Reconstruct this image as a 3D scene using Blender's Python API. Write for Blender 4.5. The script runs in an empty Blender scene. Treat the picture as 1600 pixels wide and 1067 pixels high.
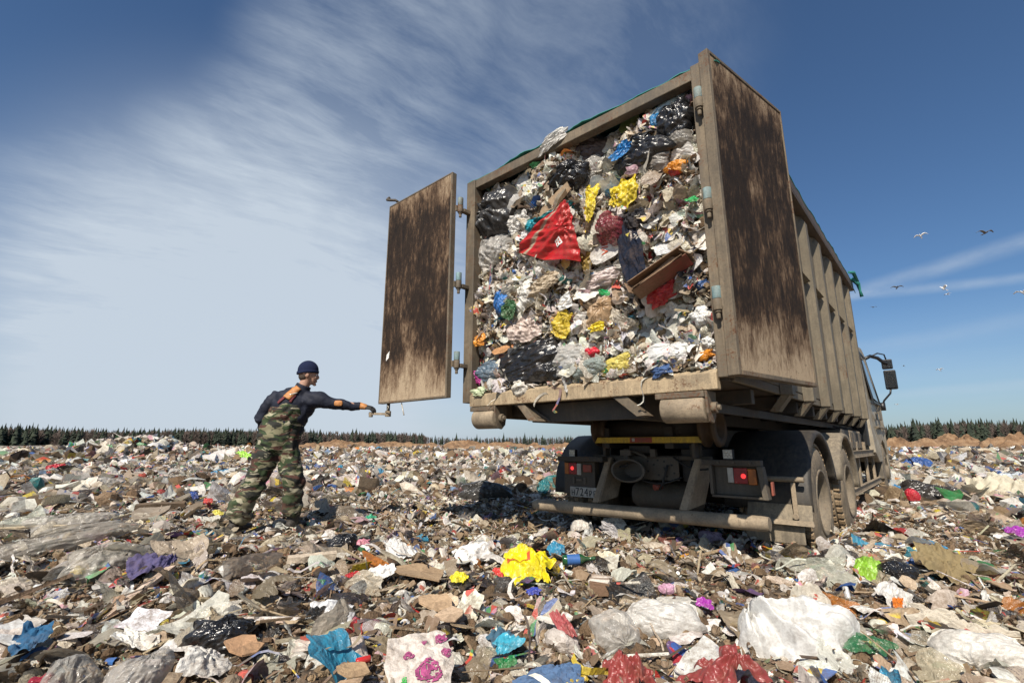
import bpy, bmesh, math, random
import numpy as np
from mathutils import Vector, Matrix, Quaternion
R = math.radians
PI = math.pi
sc = bpy.context.scene
C = sc.collection

# ------------------------------------------------------------------ camera
CAM_H = 0.86
cam = bpy.data.cameras.new('camera')
cam.sensor_width = 36.0
cam.lens = 749.8 / 1600 * 36.0
cam.clip_start = 0.05
cam.clip_end = 6000
cam_o = bpy.data.objects.new('camera', cam)
C.objects.link(cam_o)
cam_o.location = (0, 0, CAM_H)
cam_o.rotation_euler = (R(90 + 12.107), 0, 0)
sc.camera = cam_o

# ------------------------------------------------------------------ light
SUN_DIR = Vector((-0.405, -0.98, 1.02)).normalized()
sun_el = math.asin(SUN_DIR.z)
sun_az = math.atan2(SUN_DIR.x, SUN_DIR.y)          # clockwise from +Y
sd = bpy.data.lights.new('sun', 'SUN')
sd.energy = 5.0
sd.angle = R(0.53)
sd.color = (1.0, 0.92, 0.80)
so = bpy.data.objects.new('sun', sd)
C.objects.link(so)
so.rotation_euler = SUN_DIR.to_track_quat('Z', 'Y').to_euler()
so.location = (0, 0, 30)

sc.view_settings.view_transform = 'Standard'
sc.view_settings.look = 'None'
sc.view_settings.exposure = 0.42
sc.view_settings.gamma = 1.0
sc.view_settings.use_curve_mapping = False

# ------------------------------------------------------------------ node helper
class NT:
    def __init__(s, tree):
        s.t = tree
        s.n = tree.nodes
        s.l = tree.links
    def node(s, typ, **kw):
        n = s.n.new(typ)
        for k, v in kw.items():
            if k == 'ins':
                for a, b in v.items():
                    if isinstance(b, bpy.types.NodeSocket):
                        s.l.new(b, n.inputs[a])
                    else:
                        n.inputs[a].default_value = b
            else:
                setattr(n, k, v)
        return n
    def math(s, op, a, b=0.0, c=0.0, clamp=False):
        n = s.node('ShaderNodeMath', operation=op, use_clamp=clamp)
        for i, x in enumerate((a, b, c)):
            if isinstance(x, bpy.types.NodeSocket): s.l.new(x, n.inputs[i])
            else: n.inputs[i].default_value = x
        return n.outputs[0]
    def vmath(s, op, a, b=(0, 0, 0), out=0):
        n = s.node('ShaderNodeVectorMath', operation=op)
        for i, x in enumerate((a, b)):
            if isinstance(x, bpy.types.NodeSocket): s.l.new(x, n.inputs[i])
            else: n.inputs[i].default_value = x
        return n.outputs[out]
    def noise(s, vec, scale, detail=4, rough=0.55, dist=0.0, out='Fac'):
        n = s.node('ShaderNodeTexNoise', ins={'Vector': vec, 'Scale': scale, 'Detail': detail, 'Roughness': rough, 'Distortion': dist})
        return n.outputs[out]
    def ramp(s, fac, stops, interp='LINEAR'):
        n = s.node('ShaderNodeValToRGB')
        n.color_ramp.interpolation = interp
        els = n.color_ramp.elements
        while len(els) < len(stops): els.new(0.5)
        for e, (p, c) in zip(els, stops):
            e.position = p
            e.color = (c, c, c, 1) if isinstance(c, (int, float)) else (*c, 1)
        s.l.new(fac, n.inputs[0])
        return n.outputs[0]
    def mix(s, fac, a, b, blend='MIX'):
        n = s.node('ShaderNodeMix', data_type='RGBA', blend_type=blend)
        for i, x in ((0, fac), (6, a), (7, b)):
            if isinstance(x, bpy.types.NodeSocket): s.l.new(x, n.inputs[i])
            elif i == 0: n.inputs[0].default_value = x
            else: n.inputs[i].default_value = (*x, 1) if len(x) == 3 else x
        return n.outputs[2]
    def mapping(s, vec, scale=(1, 1, 1), rot=(0, 0, 0), loc=(0, 0, 0)):
        n = s.node('ShaderNodeMapping', ins={'Vector': vec, 'Scale': scale, 'Rotation': rot, 'Location': loc})
        return n.outputs[0]

# ------------------------------------------------------------------ sky
wd = bpy.data.worlds.new('World')
sc.world = wd
wd.use_nodes = True
w = NT(wd.node_tree)
w.n.clear()
sky = w.node('ShaderNodeTexSky', sky_type='NISHITA', sun_disc=False)
sky.sun_elevation = sun_el
sky.sun_rotation = sun_az
sky.altitude = 150
sky.air_density = 1.0
sky.dust_density = 1.2
sky.ozone_density = 3.0
tc = w.node('ShaderNodeTexCoord')
D = w.vmath('NORMALIZE', tc.outputs['Generated'])
sep = w.node('ShaderNodeSeparateXYZ', ins={0: D})
dz = w.math('MAXIMUM', sep.outputs[2], 0.0)
den = w.math('ADD', dz, 0.18)
px_ = w.math('DIVIDE', sep.outputs[0], den)
py_ = w.math('DIVIDE', sep.outputs[1], den)
P2 = w.node('ShaderNodeCombineXYZ', ins={0: px_, 1: py_, 2: 0.0}).outputs[0]
def lobe(d, r0, r1):
    """1 inside the cone of directions about d, easing to 0"""
    v = Vector(d).normalized()
    dt = w.vmath('DOT_PRODUCT', D, tuple(v), out=1)
    n = w.node('ShaderNodeMapRange', interpolation_type='SMOOTHERSTEP', ins={0: dt, 1: math.cos(R(r1)), 2: math.cos(R(r0)), 3: 0.0, 4: 1.0})
    return n.outputs[0]
Pw = w.mapping(P2, scale=(1, 1, 1), rot=(0, 0, R(-38)))
warp = w.noise(Pw, 1.3, 3, 0.5, 0, 'Color')
Pw2 = w.vmath('ADD', Pw, w.vmath('MULTIPLY', warp, (0.30, 0.30, 0.0)))
streak = w.noise(w.mapping(Pw2, scale=(1.0, 2.1, 1)), 2.6, 8, 0.60, 0.0)
fine = w.noise(w.mapping(Pw2, scale=(1.6, 6.0, 1), rot=(0, 0, R(14))), 3.4, 9, 0.70, 0.12)
broad = w.noise(P2, 1.15, 4, 0.5, 0.3)
st = w.math('ADD', w.math('MULTIPLY', streak, 0.75), w.math('MULTIPLY', fine, 0.35))
st = w.ramp(st, [(0.44, 0.0), (0.68, 1.0)])
mask = None
for d_, r1_, k_ in (((-0.20, 0.69, 0.70), 15, .95), ((-0.274, 0.745, 0.608), 14, 1.0), ((0.02, 0.72, 0.69), 27, .55), ((-0.13, 0.82, 0.56), 22, .6), ((-0.371, 0.781, 0.503), 13, 1.0), ((-0.485, 0.782, 0.391), 14, 1.0), ((-0.594, 0.752, 0.285), 16, .9), ((-0.40, 0.86, 0.30), 19, .85)):
    l_ = w.math('MULTIPLY', lobe(d_, 0, r1_), k_)
    mask = l_ if mask is None else w.math('MAXIMUM', mask, l_)
mask = w.math('MULTIPLY', mask, w.ramp(broad, [(0.30, 0.45), (0.60, 1.0)]))
cir = w.math('MULTIPLY', mask, w.math('ADD', 0.17, w.math('MULTIPLY', st, 0.46)))
veil = w.math('ADD', w.math('MULTIPLY', lobe((-0.42, 0.90, 0.10), 0, 38), 0.50), w.math('MULTIPLY', lobe((-0.50, 0.85, 0.14), 0, 26), 0.30))
amt = w.math('ADD', cir, veil)
def trail(d1, d2, wid, s, fade_from):
    a, b = Vector(d1).normalized(), Vector(d2).normalized()
    n = a.cross(b).normalized()
    q = w.math('ABSOLUTE', w.math('ADD', w.vmath('DOT_PRODUCT', D, tuple(n), out=1), w.math('MULTIPLY', w.math('SUBTRACT', broad, 0.5), 0.01)))
    prof = w.node('ShaderNodeMapRange', interpolation_type='SMOOTHSTEP', ins={0: q, 1: 0.0, 2: wid, 3: 1.0, 4: 0.0}).outputs[0]
    dx = w.node('ShaderNodeMapRange', ins={0: sep.outputs[0], 1: fade_from, 2: fade_from + 0.18, 3: 0.0, 4: 1.0}).outputs[0]
    tex = w.ramp(w.noise(w.mapping(D, scale=(6, 6, 14)), 3.0, 5, 0.6), [(0.3, 0.45), (0.65, 1.0)])
    return w.math('MULTIPLY', w.math('MULTIPLY', prof, dx), w.math('MULTIPLY', tex, s))
t1 = trail((0.568, 0.785, 0.248), (0.724, 0.636, 0.267 + 0.012), 0.019, 0.32, 0.42)
t2 = trail((0.575, 0.779, 0.246), (0.727, 0.648, 0.230), 0.012, 0.30, 0.42)
t3 = trail((0.55, 0.80, 0.150), (0.75, 0.64, 0.175), 0.020, 0.13, 0.40)
t4 = trail((0.55, 0.80, 0.075), (0.75, 0.64, 0.085), 0.012, 0.15, 0.40)
for t_ in (t1, t2, t3, t4): amt = w.math('ADD', amt, t_)
# thin pale bank low over the right horizon
low = w.node('ShaderNodeMapRange', interpolation_type='SMOOTHSTEP', ins={0: sep.outputs[2], 1: 0.0, 2: 0.26, 3: 1.0, 4: 0.0}).outputs[0]
lowtex = w.noise(w.mapping(D, scale=(2, 2, 16)), 2.2, 6, 0.55)
amt = w.math('ADD', amt, w.math('MULTIPLY', low, w.math('ADD', 0.18, w.math('MULTIPLY', lowtex, 0.28))))
amt = w.math('MINIMUM', amt, 0.93)
SKY_K = 0.067
skyc = w.mix(1.0, sky.outputs[0], (0.76, 0.96, 1.12), 'MULTIPLY')
cloudc = w.node('ShaderNodeRGB')
cloudc.outputs[0].default_value = (6.6, 7.5, 8.5, 1)
col = w.mix(amt, skyc, cloudc.outputs[0])
bg = w.node('ShaderNodeBackground', ins={'Color': col, 'Strength': SKY_K})
wo = w.node('ShaderNodeOutputWorld', ins={0: bg.outputs[0]})

# ------------------------------------------------------------------ mesh helpers
class MB:
    """collects shapes, then build() links them as one mesh object"""
    def __init__(s):
        s.v = []; s.f = []; s.sm = []
    def add(s, v, f, smooth=False):
        o = len(s.v)
        s.v += [tuple(p) for p in v]
        s.f += [tuple(i + o for i in q) for q in f]
        s.sm += [smooth] * len(f)
        return s
    def box(s, a, b, rot=None, piv=None):
        """a, b opposite corners; rot = Matrix about piv"""
        x0, y0, z0 = (min(a[i], b[i]) for i in range(3)); x1, y1, z1 = (max(a[i], b[i]) for i in range(3))
        v = [Vector(p) for p in ((x0, y0, z0), (x1, y0, z0), (x1, y1, z0), (x0, y1, z0), (x0, y0, z1), (x1, y0, z1), (x1, y1, z1), (x0, y1, z1))]
        if rot is not None:
            c = Vector(piv) if piv is not None else Vector(((x0 + x1) / 2, (y0 + y1) / 2, (z0 + z1) / 2))
            v = [c + rot @ (p - c) for p in v]
        return s.add(v, [(0, 3, 2, 1), (4, 5, 6, 7), (0, 1, 5, 4), (1, 2, 6, 5), (2, 3, 7, 6), (3, 0, 4, 7)])
    def beam(s, p, q, wd, ht, up=(0, 0, 1)):
        p, q = Vector(p), Vector(q); d = (q - p).normalized()
        x = d.cross(Vector(up)).normalized() * wd / 2; y = x.cross(d).normalized() * ht / 2
        v = [p - x - y, p + x - y, p + x + y, p - x + y, q - x - y, q + x - y, q + x + y, q - x + y]
        return s.add(v, [(0, 1, 2, 3), (7, 6, 5, 4), (0, 4, 5, 1), (1, 5, 6, 2), (2, 6, 7, 3), (3, 7, 4, 0)])
    def prism(s, pts, d):
        """polygon of 3-D points pushed along d"""
        n = len(pts); d = Vector(d); P = [Vector(p) for p in pts]
        nr = Vector()
        for i in range(n): nr += P[i].cross(P[(i + 1) % n])
        if nr.dot(d) > 0: P = P[::-1]
        v = P + [p + d for p in P]
        f = [tuple(range(n)), tuple(range(2 * n - 1, n - 1, -1))]
        f = [tuple(range(n)), tuple(reversed(range(n, 2 * n)))] + [(i, i + n, (i + 1) % n + n, (i + 1) % n) for i in range(n)]
        return s.add(v, f)
    def tube(s, pts, r, seg=10, caps=True, smooth=True, squash=1.0):
        pts = [Vector(p) for p in pts]; n = len(pts)
        rs = r if isinstance(r, (list, tuple)) else [r] * n
        v = []; f = []
        prev = None
        for i, p in enumerate(pts):
            d = (pts[min(i + 1, n - 1)] - pts[max(i - 1, 0)]).normalized()
            if prev is None:
                a = Vector((0, 0, 1)) if abs(d.z) < 0.9 else Vector((1, 0, 0))
                x = d.cross(a).normalized()
            else:
                x = (prev - d * prev.dot(d)).normalized()
            prev = x
            y = d.cross(x)
            for k in range(seg):
                t = 2 * PI * k / seg
                v.append(p + (x * math.cos(t) + y * math.sin(t) * squash) * rs[i])
        for i in range(n - 1):
            for k in range(seg):
                a = i * seg + k; b = i * seg + (k + 1) % seg
                f.append((a, b, b + seg, a + seg))
        s.add(v, f, smooth)
        if caps:
            o = len(s.v) - len(v)
            s.f.append(tuple(o + k for k in reversed(range(seg)))); s.sm.append(False)
            s.f.append(tuple(o + (n - 1) * seg + k for k in range(seg))); s.sm.append(False)
        return s
    def cyl(s, p, q, r, seg=20, r2=None):
        return s.tube([p, q], [r, r if r2 is None else r2], seg)
    def lathe(s, p, axis, prof, seg=28, smooth=True):
        """prof: list of (along, radius)"""
        p = Vector(p); d = Vector(axis).normalized()
        a = Vector((0, 0, 1)) if abs(d.z) < 0.9 else Vector((1, 0, 0))
        x = d.cross(a).normalized(); y = d.cross(x); v = []; f = []
        for (t, r) in prof:
            for k in range(seg):
                an = 2 * PI * k / seg
                v.append(p + d * t + (x * math.cos(an) + y * math.sin(an)) * max(r, 1e-4))
        for i in range(len(prof) - 1):
            for k in range(seg):
                q = i * seg + k; b = i * seg + (k + 1) % seg
                f.append((q, b, b + seg, q + seg))
        return s.add(v, f, smooth)
    def build(s, name, m=None, parent=None, bevel=0.0, off=None):
        me = bpy.data.meshes.new(name)
        v = s.v if off is None else [(p[0] - off[0], p[1] - off[1], p[2] - off[2]) for p in s.v]
        me.from_pydata(v, [], s.f)
        me.polygons.foreach_set('use_smooth', s.sm)
        me.update()
        o = bpy.data.objects.new(name, me)
        C.objects.link(o)
        if m is not None:
            for q in (m if isinstance(m, (list, tuple)) else [m]): me.materials.append(q)
        if parent is not None: o.parent = parent
        if bevel:
            b = o.modifiers.new('bevel', 'BEVEL'); b.width = bevel; b.segments = 2; b.limit_method = 'ANGLE'; b.angle_limit = R(50)
            b.harden_normals = False
        return o

def tag(o, label=None, cat=None, group=None, kind=None):
    if label: o['label'] = label
    if cat: o['category'] = cat
    if group: o['group'] = group
    if kind: o['kind'] = kind
    return o
def empty(name, loc=(0, 0, 0), rz=0.0):
    o = bpy.data.objects.new(name, None)
    C.objects.link(o); o.location = loc; o.rotation_euler = (0, 0, rz)
    o.empty_display_size = 0.2
    return o

# frame of the lorry: u to its right, v towards its front, w up; origin at the container's rear lower left corner
YAW = R(-41.727)
ORG = Vector((-0.4526, 4.6274, CAM_H + 0.4194))
TM = Matrix.Translation(ORG) @ Matrix.Rotation(YAW, 4, 'Z')
def T(u, v, w_): return TM @ Vector((u, v, w_))

# ------------------------------------------------------------------ noise in numpy
_rng0 = np.random.default_rng(7)
_G = _rng0.random((256, 256))
def vnoise(x, y):
    x = np.asarray(x, float); y = np.asarray(y, float)
    xi = np.floor(x).astype(int); yi = np.floor(y).astype(int)
    fx = x - xi; fy = y - yi
    fx = fx * fx * (3 - 2 * fx); fy = fy * fy * (3 - 2 * fy)
    a = _G[xi & 255, yi & 255]; b = _G[(xi + 1) & 255, yi & 255]; c = _G[xi & 255, (yi + 1) & 255]; d = _G[(xi + 1) & 255, (yi + 1) & 255]
    return (a * (1 - fx) + b * fx) * (1 - fy) + (c * (1 - fx) + d * fx) * fy - 0.5
def fbm(x, y, o=4, g=0.5):
    s = 0; a = 1.0
    for i in range(o):
        s = s + a * vnoise(x * 2 ** i + 17.3 * i, y * 2 ** i + 5.1 * i); a *= g
    return s
# ------------------------------------------------------------------ materials
def new_mat(name):
    m = bpy.data.materials.new(name); m.use_nodes = True
    t = NT(m.node_tree); t.n.clear()
    b = t.node('ShaderNodeBsdfPrincipled'); o = t.node('ShaderNodeOutputMaterial', ins={0: b.outputs[0]})
    return m, t, b
def bump(t, b, h, strength, dist=0.01):
    n = t.node('ShaderNodeBump', ins={'Strength': strength, 'Distance': dist, 'Height': h})
    t.l.new(n.outputs[0], b.inputs['Normal'])
def worn(name, base, dust=(0.30, 0.24, 0.165), dust_amt=0.5, rust=0.0, rough=0.75, metal=0.0, scale=1.0, vert=True, bmp=0.25):
    """painted or bare surface under dried mud, dust, streaks and rust"""
    m, t, b = new_mat(name)
    P = t.node('ShaderNodeTexCoord').outputs['Object']
    big = t.noise(P, 1.6 * scale, 5, 0.6)
    med = t.noise(P, 9 * scale, 6, 0.65)
    fin = t.noise(P, 60 * scale, 4, 0.6)
    stv = t.noise(t.mapping(P, scale=(14, 14, 1.2) if vert else (3, 3, 3)), 2.2 * scale, 6, 0.6)
    f = t.math('ADD', t.math('MULTIPLY', big, 0.5), t.math('ADD', t.math('MULTIPLY', med, 0.3), t.math('MULTIPLY', stv, 0.2)))
    lo = 0.62 - 0.35 * dust_amt
    k = t.ramp(f, [(lo, 0.0), (min(0.98, lo + 0.16), 1.0)])
    c = t.mix(t.math('MULTIPLY', k, min(1.0, 0.35 + dust_amt)), base, dust)
    c = t.mix(t.ramp(stv, [(0.35, 0.55), (0.6, 0.0)]), c, tuple(x * 0.55 for x in dust))
    if rust:
        rk = t.ramp(t.math('ADD', t.math('MULTIPLY', t.noise(P, 3.1 * scale, 7, 0.7), 0.6), t.math('MULTIPLY', fin, 0.4)), [(0.62 - 0.18 * rust, 0.0), (0.68 - 0.14 * rust, 1.0)])
        c = t.mix(rk, c, (0.10, 0.045, 0.02))
    c = t.mix(t.ramp(fin, [(0.3, 0.35), (0.55, 0.0)]), c, (0.05, 0.04, 0.03))
    sc1 = t.noise(t.mapping(P, scale=(3, 3, 55), rot=(0.3, 0.5, 0)), 1.7 * scale, 5, 0.65)
    sc2 = t.noise(t.mapping(P, scale=(30, 30, 1.1), loc=(4, 4, 4)), 1.5 * scale, 6, 0.7)
    c = t.mix(t.ramp(sc1, [(0.66, 0.0), (0.70, 0.45)]), c, (0.06, 0.04, 0.028))
    c = t.mix(t.math('MULTIPLY', t.ramp(sc2, [(0.56, 0.0), (0.68, 0.7)]), t.ramp(big, [(0.40, 0.0), (0.62, 1.0)])), c, tuple(x * 0.35 for x in dust))
    c = t.mix(t.ramp(t.noise(P, 2.6 * scale, 6, 0.7), [(0.30, 0.65), (0.45, 0.0)]), c, tuple(x * 0.45 for x in dust))
    t.l.new(c, b.inputs['Base Color'])
    t.l.new(t.math('ADD', rough - 0.1, t.math('MULTIPLY', k, 0.2), clamp=True), b.inputs['Roughness'])
    b.inputs['Metallic'].default_value = metal
    bump(t, b, t.math('ADD', t.math('ADD', t.math('MULTIPLY', med, 0.6), fin), t.math('MULTIPLY', big, 6.0)), bmp, 0.006)
    return m
def simple(name, col, rough=0.6, metal=0.0, var=0.3, scale=20, spec=0.5, emit=None, alpha=None):
    m, t, b = new_mat(name)
    P = t.node('ShaderNodeTexCoord').outputs['Object']
    n = t.noise(P, scale, 5, 0.6)
    c = t.mix(t.ramp(n, [(0.35, 1.0), (0.65, 0.0)]), col, tuple(x * (1 - var) for x in col))
    t.l.new(c, b.inputs['Base Color'])
    b.inputs['Roughness'].default_value = rough; b.inputs['Metallic'].default_value = metal
    b.inputs['Specular IOR Level'].default_value = spec
    if emit: b.inputs['Emission Color'].default_value = (*emit[0], 1); b.inputs['Emission Strength'].default_value = emit[1]
    bump(t, b, n, 0.15, 0.004)
    return m
def door_mat():
    m, t, b = new_mat('rubbish_stained_steel')
    P = t.node('ShaderNodeTexCoord').outputs['Object']
    st = t.noise(t.mapping(P, scale=(6, 6, 1.5)), 3.4, 9, 0.76, 0.5)
    st2 = t.noise(t.mapping(P, scale=(16, 16, 4.5), loc=(3, 1, 5)), 3.2, 9, 0.8, 0.5)
    big = t.noise(t.mapping(P, scale=(1.3, 1.3, 0.8), loc=(7, 2, 1)), 1.7, 5, 0.6)
    fin = t.noise(P, 90, 4, 0.7)
    sp = t.node('ShaderNodeSeparateXYZ', ins={0: P})
    hz = t.node('ShaderNodeMapRange', ins={0: sp.outputs[2], 1: 0.0, 2: 0.55, 3: 0.20, 4: 0.0}).outputs[0]
    hz2 = t.node('ShaderNodeMapRange', ins={0: sp.outputs[2], 1: 2.0, 2: 2.35, 3: 0.0, 4: 0.10}).outputs[0]
    mot = t.noise(t.mapping(P, scale=(1, 1, .45), loc=(2, 9, 4)), 9, 8, 0.72)
    f = t.math('ADD', t.math('MULTIPLY', st, 0.34), t.math('ADD', t.math('MULTIPLY', big, 0.26), t.math('ADD', t.math('MULTIPLY', st2, 0.26), t.math('MULTIPLY', mot, 0.26))))
    f = t.math('ADD', f, t.math('ADD', hz, hz2))
    c = t.ramp(f, [(0.46, (0.009, 0.006, 0.005)), (0.555, (0.024, 0.015, 0.010)), (0.60, (0.070, 0.042, 0.025)), (0.65, (0.17, 0.115, 0.073)), (0.74, (0.34, 0.26, 0.175))])
    c = t.mix(t.ramp(t.noise(P, 14, 7, 0.8), [(0.66, 0.0), (0.73, 0.75)]), c, (0.42, 0.34, 0.24))
    c = t.mix(t.ramp(fin, [(0.70, 0.0), (0.76, 0.6)]), c, (0.55, 0.50, 0.42))
    c = t.mix(t.ramp(t.noise(P, 38, 5, 0.7), [(0.30, 0.7), (0.42, 0.0)]), c, (0.012, 0.009, 0.007))
    t.l.new(c, b.inputs['Base Color'])
    t.l.new(t.ramp(f, [(0.45, 0.78), (0.7, 0.92)]), b.inputs['Roughness'])
    b.inputs['Specular IOR Level'].default_value = 0.2
    bump(t, b, t.math('ADD', f, t.math('MULTIPLY', fin, 0.3)), 0.6, 0.012)
    return m
M = {}
M['paint'] = worn('mud_dusted_khaki_paint', (0.075, 0.060, 0.042), (0.20, 0.155, 0.104), 0.55, 0.5)
M['paint_side'] = worn('dusty_side_paint', (0.13, 0.108, 0.073), (0.215, 0.175, 0.12), 0.5, 0.3)
M['sill'] = worn('scraped_sill', (0.20, 0.155, 0.10), (0.42, 0.32, 0.20), 0.7, 0.5, scale=1.6)
M['inner'] = worn('dark_inside', (0.05, 0.04, 0.03), (0.10, 0.075, 0.05), 0.4, 0.4)
M['grime'] = door_mat()
M['chassis'] = worn('chassis_grime', (0.035, 0.03, 0.024), (0.13, 0.10, 0.07), 0.42, 0.2)
M['chassis_dark'] = worn('oily_chassis', (0.022, 0.019, 0.017), (0.075, 0.058, 0.042), 0.35, 0.3)
M['plate_steel'] = worn('drilled_plate', (0.085, 0.073, 0.058), (0.15, 0.118, 0.08), 0.4, 0.2)
M['bumper'] = worn('muddy_tube', (0.16, 0.13, 0.092), (0.34, 0.265, 0.18), 0.65, 0.15, vert=False)
M['fender'] = worn('dusty_black_plastic', (0.016, 0.015, 0.014), (0.13, 0.105, 0.075), 0.34, 0.0, rough=0.72)
M['fender_mud'] = worn('mud_caked_plastic', (0.06, 0.052, 0.043), (0.25, 0.205, 0.145), 0.65, 0.0)
M['tyre'] = worn('muddy_rubber', (0.045, 0.04, 0.034), (0.25, 0.195, 0.13), 0.72, 0.0, bmp=0.7)
M['tread'] = worn('mud_packed_tread', (0.09, 0.065, 0.04), (0.34, 0.24, 0.14), 0.8, 0.0, bmp=1.0, scale=1.8)
M['rim'] = worn('rim_mud', (0.10, 0.085, 0.065), (0.24, 0.19, 0.13), 0.6, 0.2)
M['cab'] = worn('cab_paint', (0.48, 0.44, 0.36), (0.28, 0.22, 0.14), 0.66, 0.0, rough=0.5)
M['white'] = simple('white_roof', (0.78, 0.78, 0.76), 0.4)
M['black'] = simple('black_plastic', (0.012, 0.012, 0.013), 0.42)
M['rubber'] = simple('black_rubber', (0.02, 0.02, 0.02), 0.7)
M['yellow'] = worn('yellow_reflective', (0.62, 0.40, 0.03), (0.35, 0.26, 0.10), 0.25, 0.0)
M['redstrip'] = worn('red_reflective', (0.32, 0.05, 0.03), (0.25, 0.15, 0.09), 0.3, 0.0)
M['amber'] = simple('amber_lens', (0.45, 0.12, 0.01), 0.25, var=0.4)
M['clear'] = simple('clear_lens', (0.45, 0.42, 0.36), 0.3, var=0.3)
M['glass'] = simple('cab_glass', (0.02, 0.025, 0.03), 0.08)
M['mirror'] = simple('mirror_glass', (0.7, 0.75, 0.8), 0.06, metal=1.0, var=0.0)
M['hinge_blue'] = worn('worn_blue_hinge', (0.16, 0.30, 0.33), (0.28, 0.22, 0.15), 0.35, 0.3)
M['red_lens'] = simple('red_lens', (0.28, 0.008, 0.012), 0.25, var=0.3)
M['red_glow'] = simple('lit_red_lens', (0.8, 0.03, 0.03), 0.3, emit=((1.0, 0.05, 0.05), 0.9))
M['text'] = simple('plate_black', (0.02, 0.02, 0.02), 0.6)
M['plate_white'] = worn('plate_white', (0.42, 0.40, 0.36), (0.30, 0.25, 0.18), 0.25, 0.0)
# ================================================================== CONTAINER (roll-off skip on the lorry)
W_, L_, H_ = 2.45, 6.8, 2.30
box_root = empty('container', T(1.225, 3.4, 0), YAW)
tag(box_root, 'tall khaki steel roll-off container on the lorry, packed with rubbish, rear doors open', 'container')
BO = (1.225, 3.4, 0.0)
def bp(mb, name, m, bevel=0.006, parent=None, off=None):
    o = mb.build(name, m, parent or box_root, bevel, off or BO)
    return o
# shell: floor, walls
mb = MB()
mb.box((0.03, 0.05, -0.02), (2.42, L_, 0.045))
bp(mb, 'floor_plate', M['inner'])
mb = MB().box((0.0, 0.11, 0.05), (0.06, L_, 2.20)); bp(mb, 'wall', M['paint'])
mb = MB().box((2.39, 0.11, 0.05), (2.445, L_, 2.20))
o = bp(mb, 'wall', M['paint_side']); o['label'] = 'ribbed side wall with a horizontal rail and dusty panels'
mb = MB().box((0.061, L_ - 0.08, 0.05), (2.389, L_ - 0.002, 2.30)); bp(mb, 'front_wall', M['paint'])
# rear frame
mb = MB()
mb.box((-0.035, 0.0, -0.03), (0.085, 0.108, 2.30)); bp(mb, 'rear_post', M['paint'])
mb = MB()
mb.box((2.37, 0.0, 0.0), (2.452, 0.108, 2.315)); bp(mb, 'rear_post', M['paint'])
mb = MB()
mb.prism([(0.0855, -0.02, -0.075), (0.0855, 0.05, -0.075), (0.0855, 0.05, 0.058), (0.0855, 0.012, 0.058), (0.0855, -0.02, 0.03)], (2.284, 0, 0))
bp(mb, 'sill', M['sill'])
mb = MB().box((0.0855, 0.012, 2.205), (2.3695, 0.10, 2.298)); bp(mb, 'top_bar', M['paint'])
# top rails
for s_ in (0, 1):
    mb = MB()
    a, b_ = ((-0.07, 0.058), (2.392, 2.545))[s_]
    mb.box((a, 0.11, 2.202), (b_, L_, 2.235)); mb.box((a + (0 if s_ == 0 else 0.10), 0.11, 2.237), (b_ - (0.10 if s_ == 0 else 0), L_, 2.36))
    bp(mb, 'top_rail', worn('dark_rail_%d' % s_, (0.07, 0.05, 0.035), (0.20, 0.14, 0.09), 0.4, 0.5))
# side ribs, hat section with tapered feet
ribv = [1.35, 2.2, 3.05, 3.85, 4.68, 5.5, 6.35]
for v0 in ribv:
    mb = MB()
    a, b_, d = v0 - 0.13, v0 + 0.13, 0.075
    # cross-section in (v,u), swept in w, foot tapers back to the wall
    ws = [(-0.02, 1.0, 0.95), (0.10, 1.0, 1.0), (2.12, 0.95, 1.0), (2.20, 0.4, 1.0)]
    vv = []; ff = []
    for (wz, dd, wd) in ws:
        vv += [(2.4455, v0 - 0.13 * wd, wz), (2.4455 + d * dd, v0 - 0.055 * wd, wz), (2.4455 + d * dd, v0 + 0.055 * wd, wz), (2.4455, v0 + 0.13 * wd, wz)]
    for i in range(3):
        for k in range(3):
            q = i * 4 + k; ff.append((q, q + 1, q + 5, q + 4))
    ff.append((3, 2, 1, 0)); ff.append((12, 13, 14, 15))
    mb.add(vv, ff); bp(mb, 'rib', M['paint_side'], 0.004)
    mb = MB()
    mb.prism([(2.4455, v0 - 0.10, -0.022), (2.5, v0 - 0.06, -0.022), (2.5, v0 + 0.06, -0.022), (2.4455, v0 + 0.10, -0.022)], (-0.10, 0, -0.13))
    bp(mb, 'rib_foot', M['paint_side'], 0.0)
# mid rail between ribs: a ledge that throws the short dark shadow
for i, v0 in enumerate(ribv[:-1]):
    mb = MB()
    v1 = ribv[i + 1]
    mb.prism([(2.4456, v0 + 0.128, 1.44), (2.4456, v0 + 0.128, 1.36), (2.505, v0 + 0.128, 1.375)], (0, v1 - v0 - 0.256, 0))
    bp(mb, 'ledge', M['paint_side'], 0.0)
mb = MB().box((2.39, 0.11, -0.02), (2.44, L_, 0.048)); bp(mb, 'side_skirt', M['paint_side'])
mb = MB().box((2.20, 0.2, -0.20), (2.23, L_, -0.131)); bp(mb, 'side_runner', M['chassis_dark'])
mb = MB().box((0.01, 0.11, -0.16), (0.055, L_, 0.048)); bp(mb, 'side_skirt', M['paint'])
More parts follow.
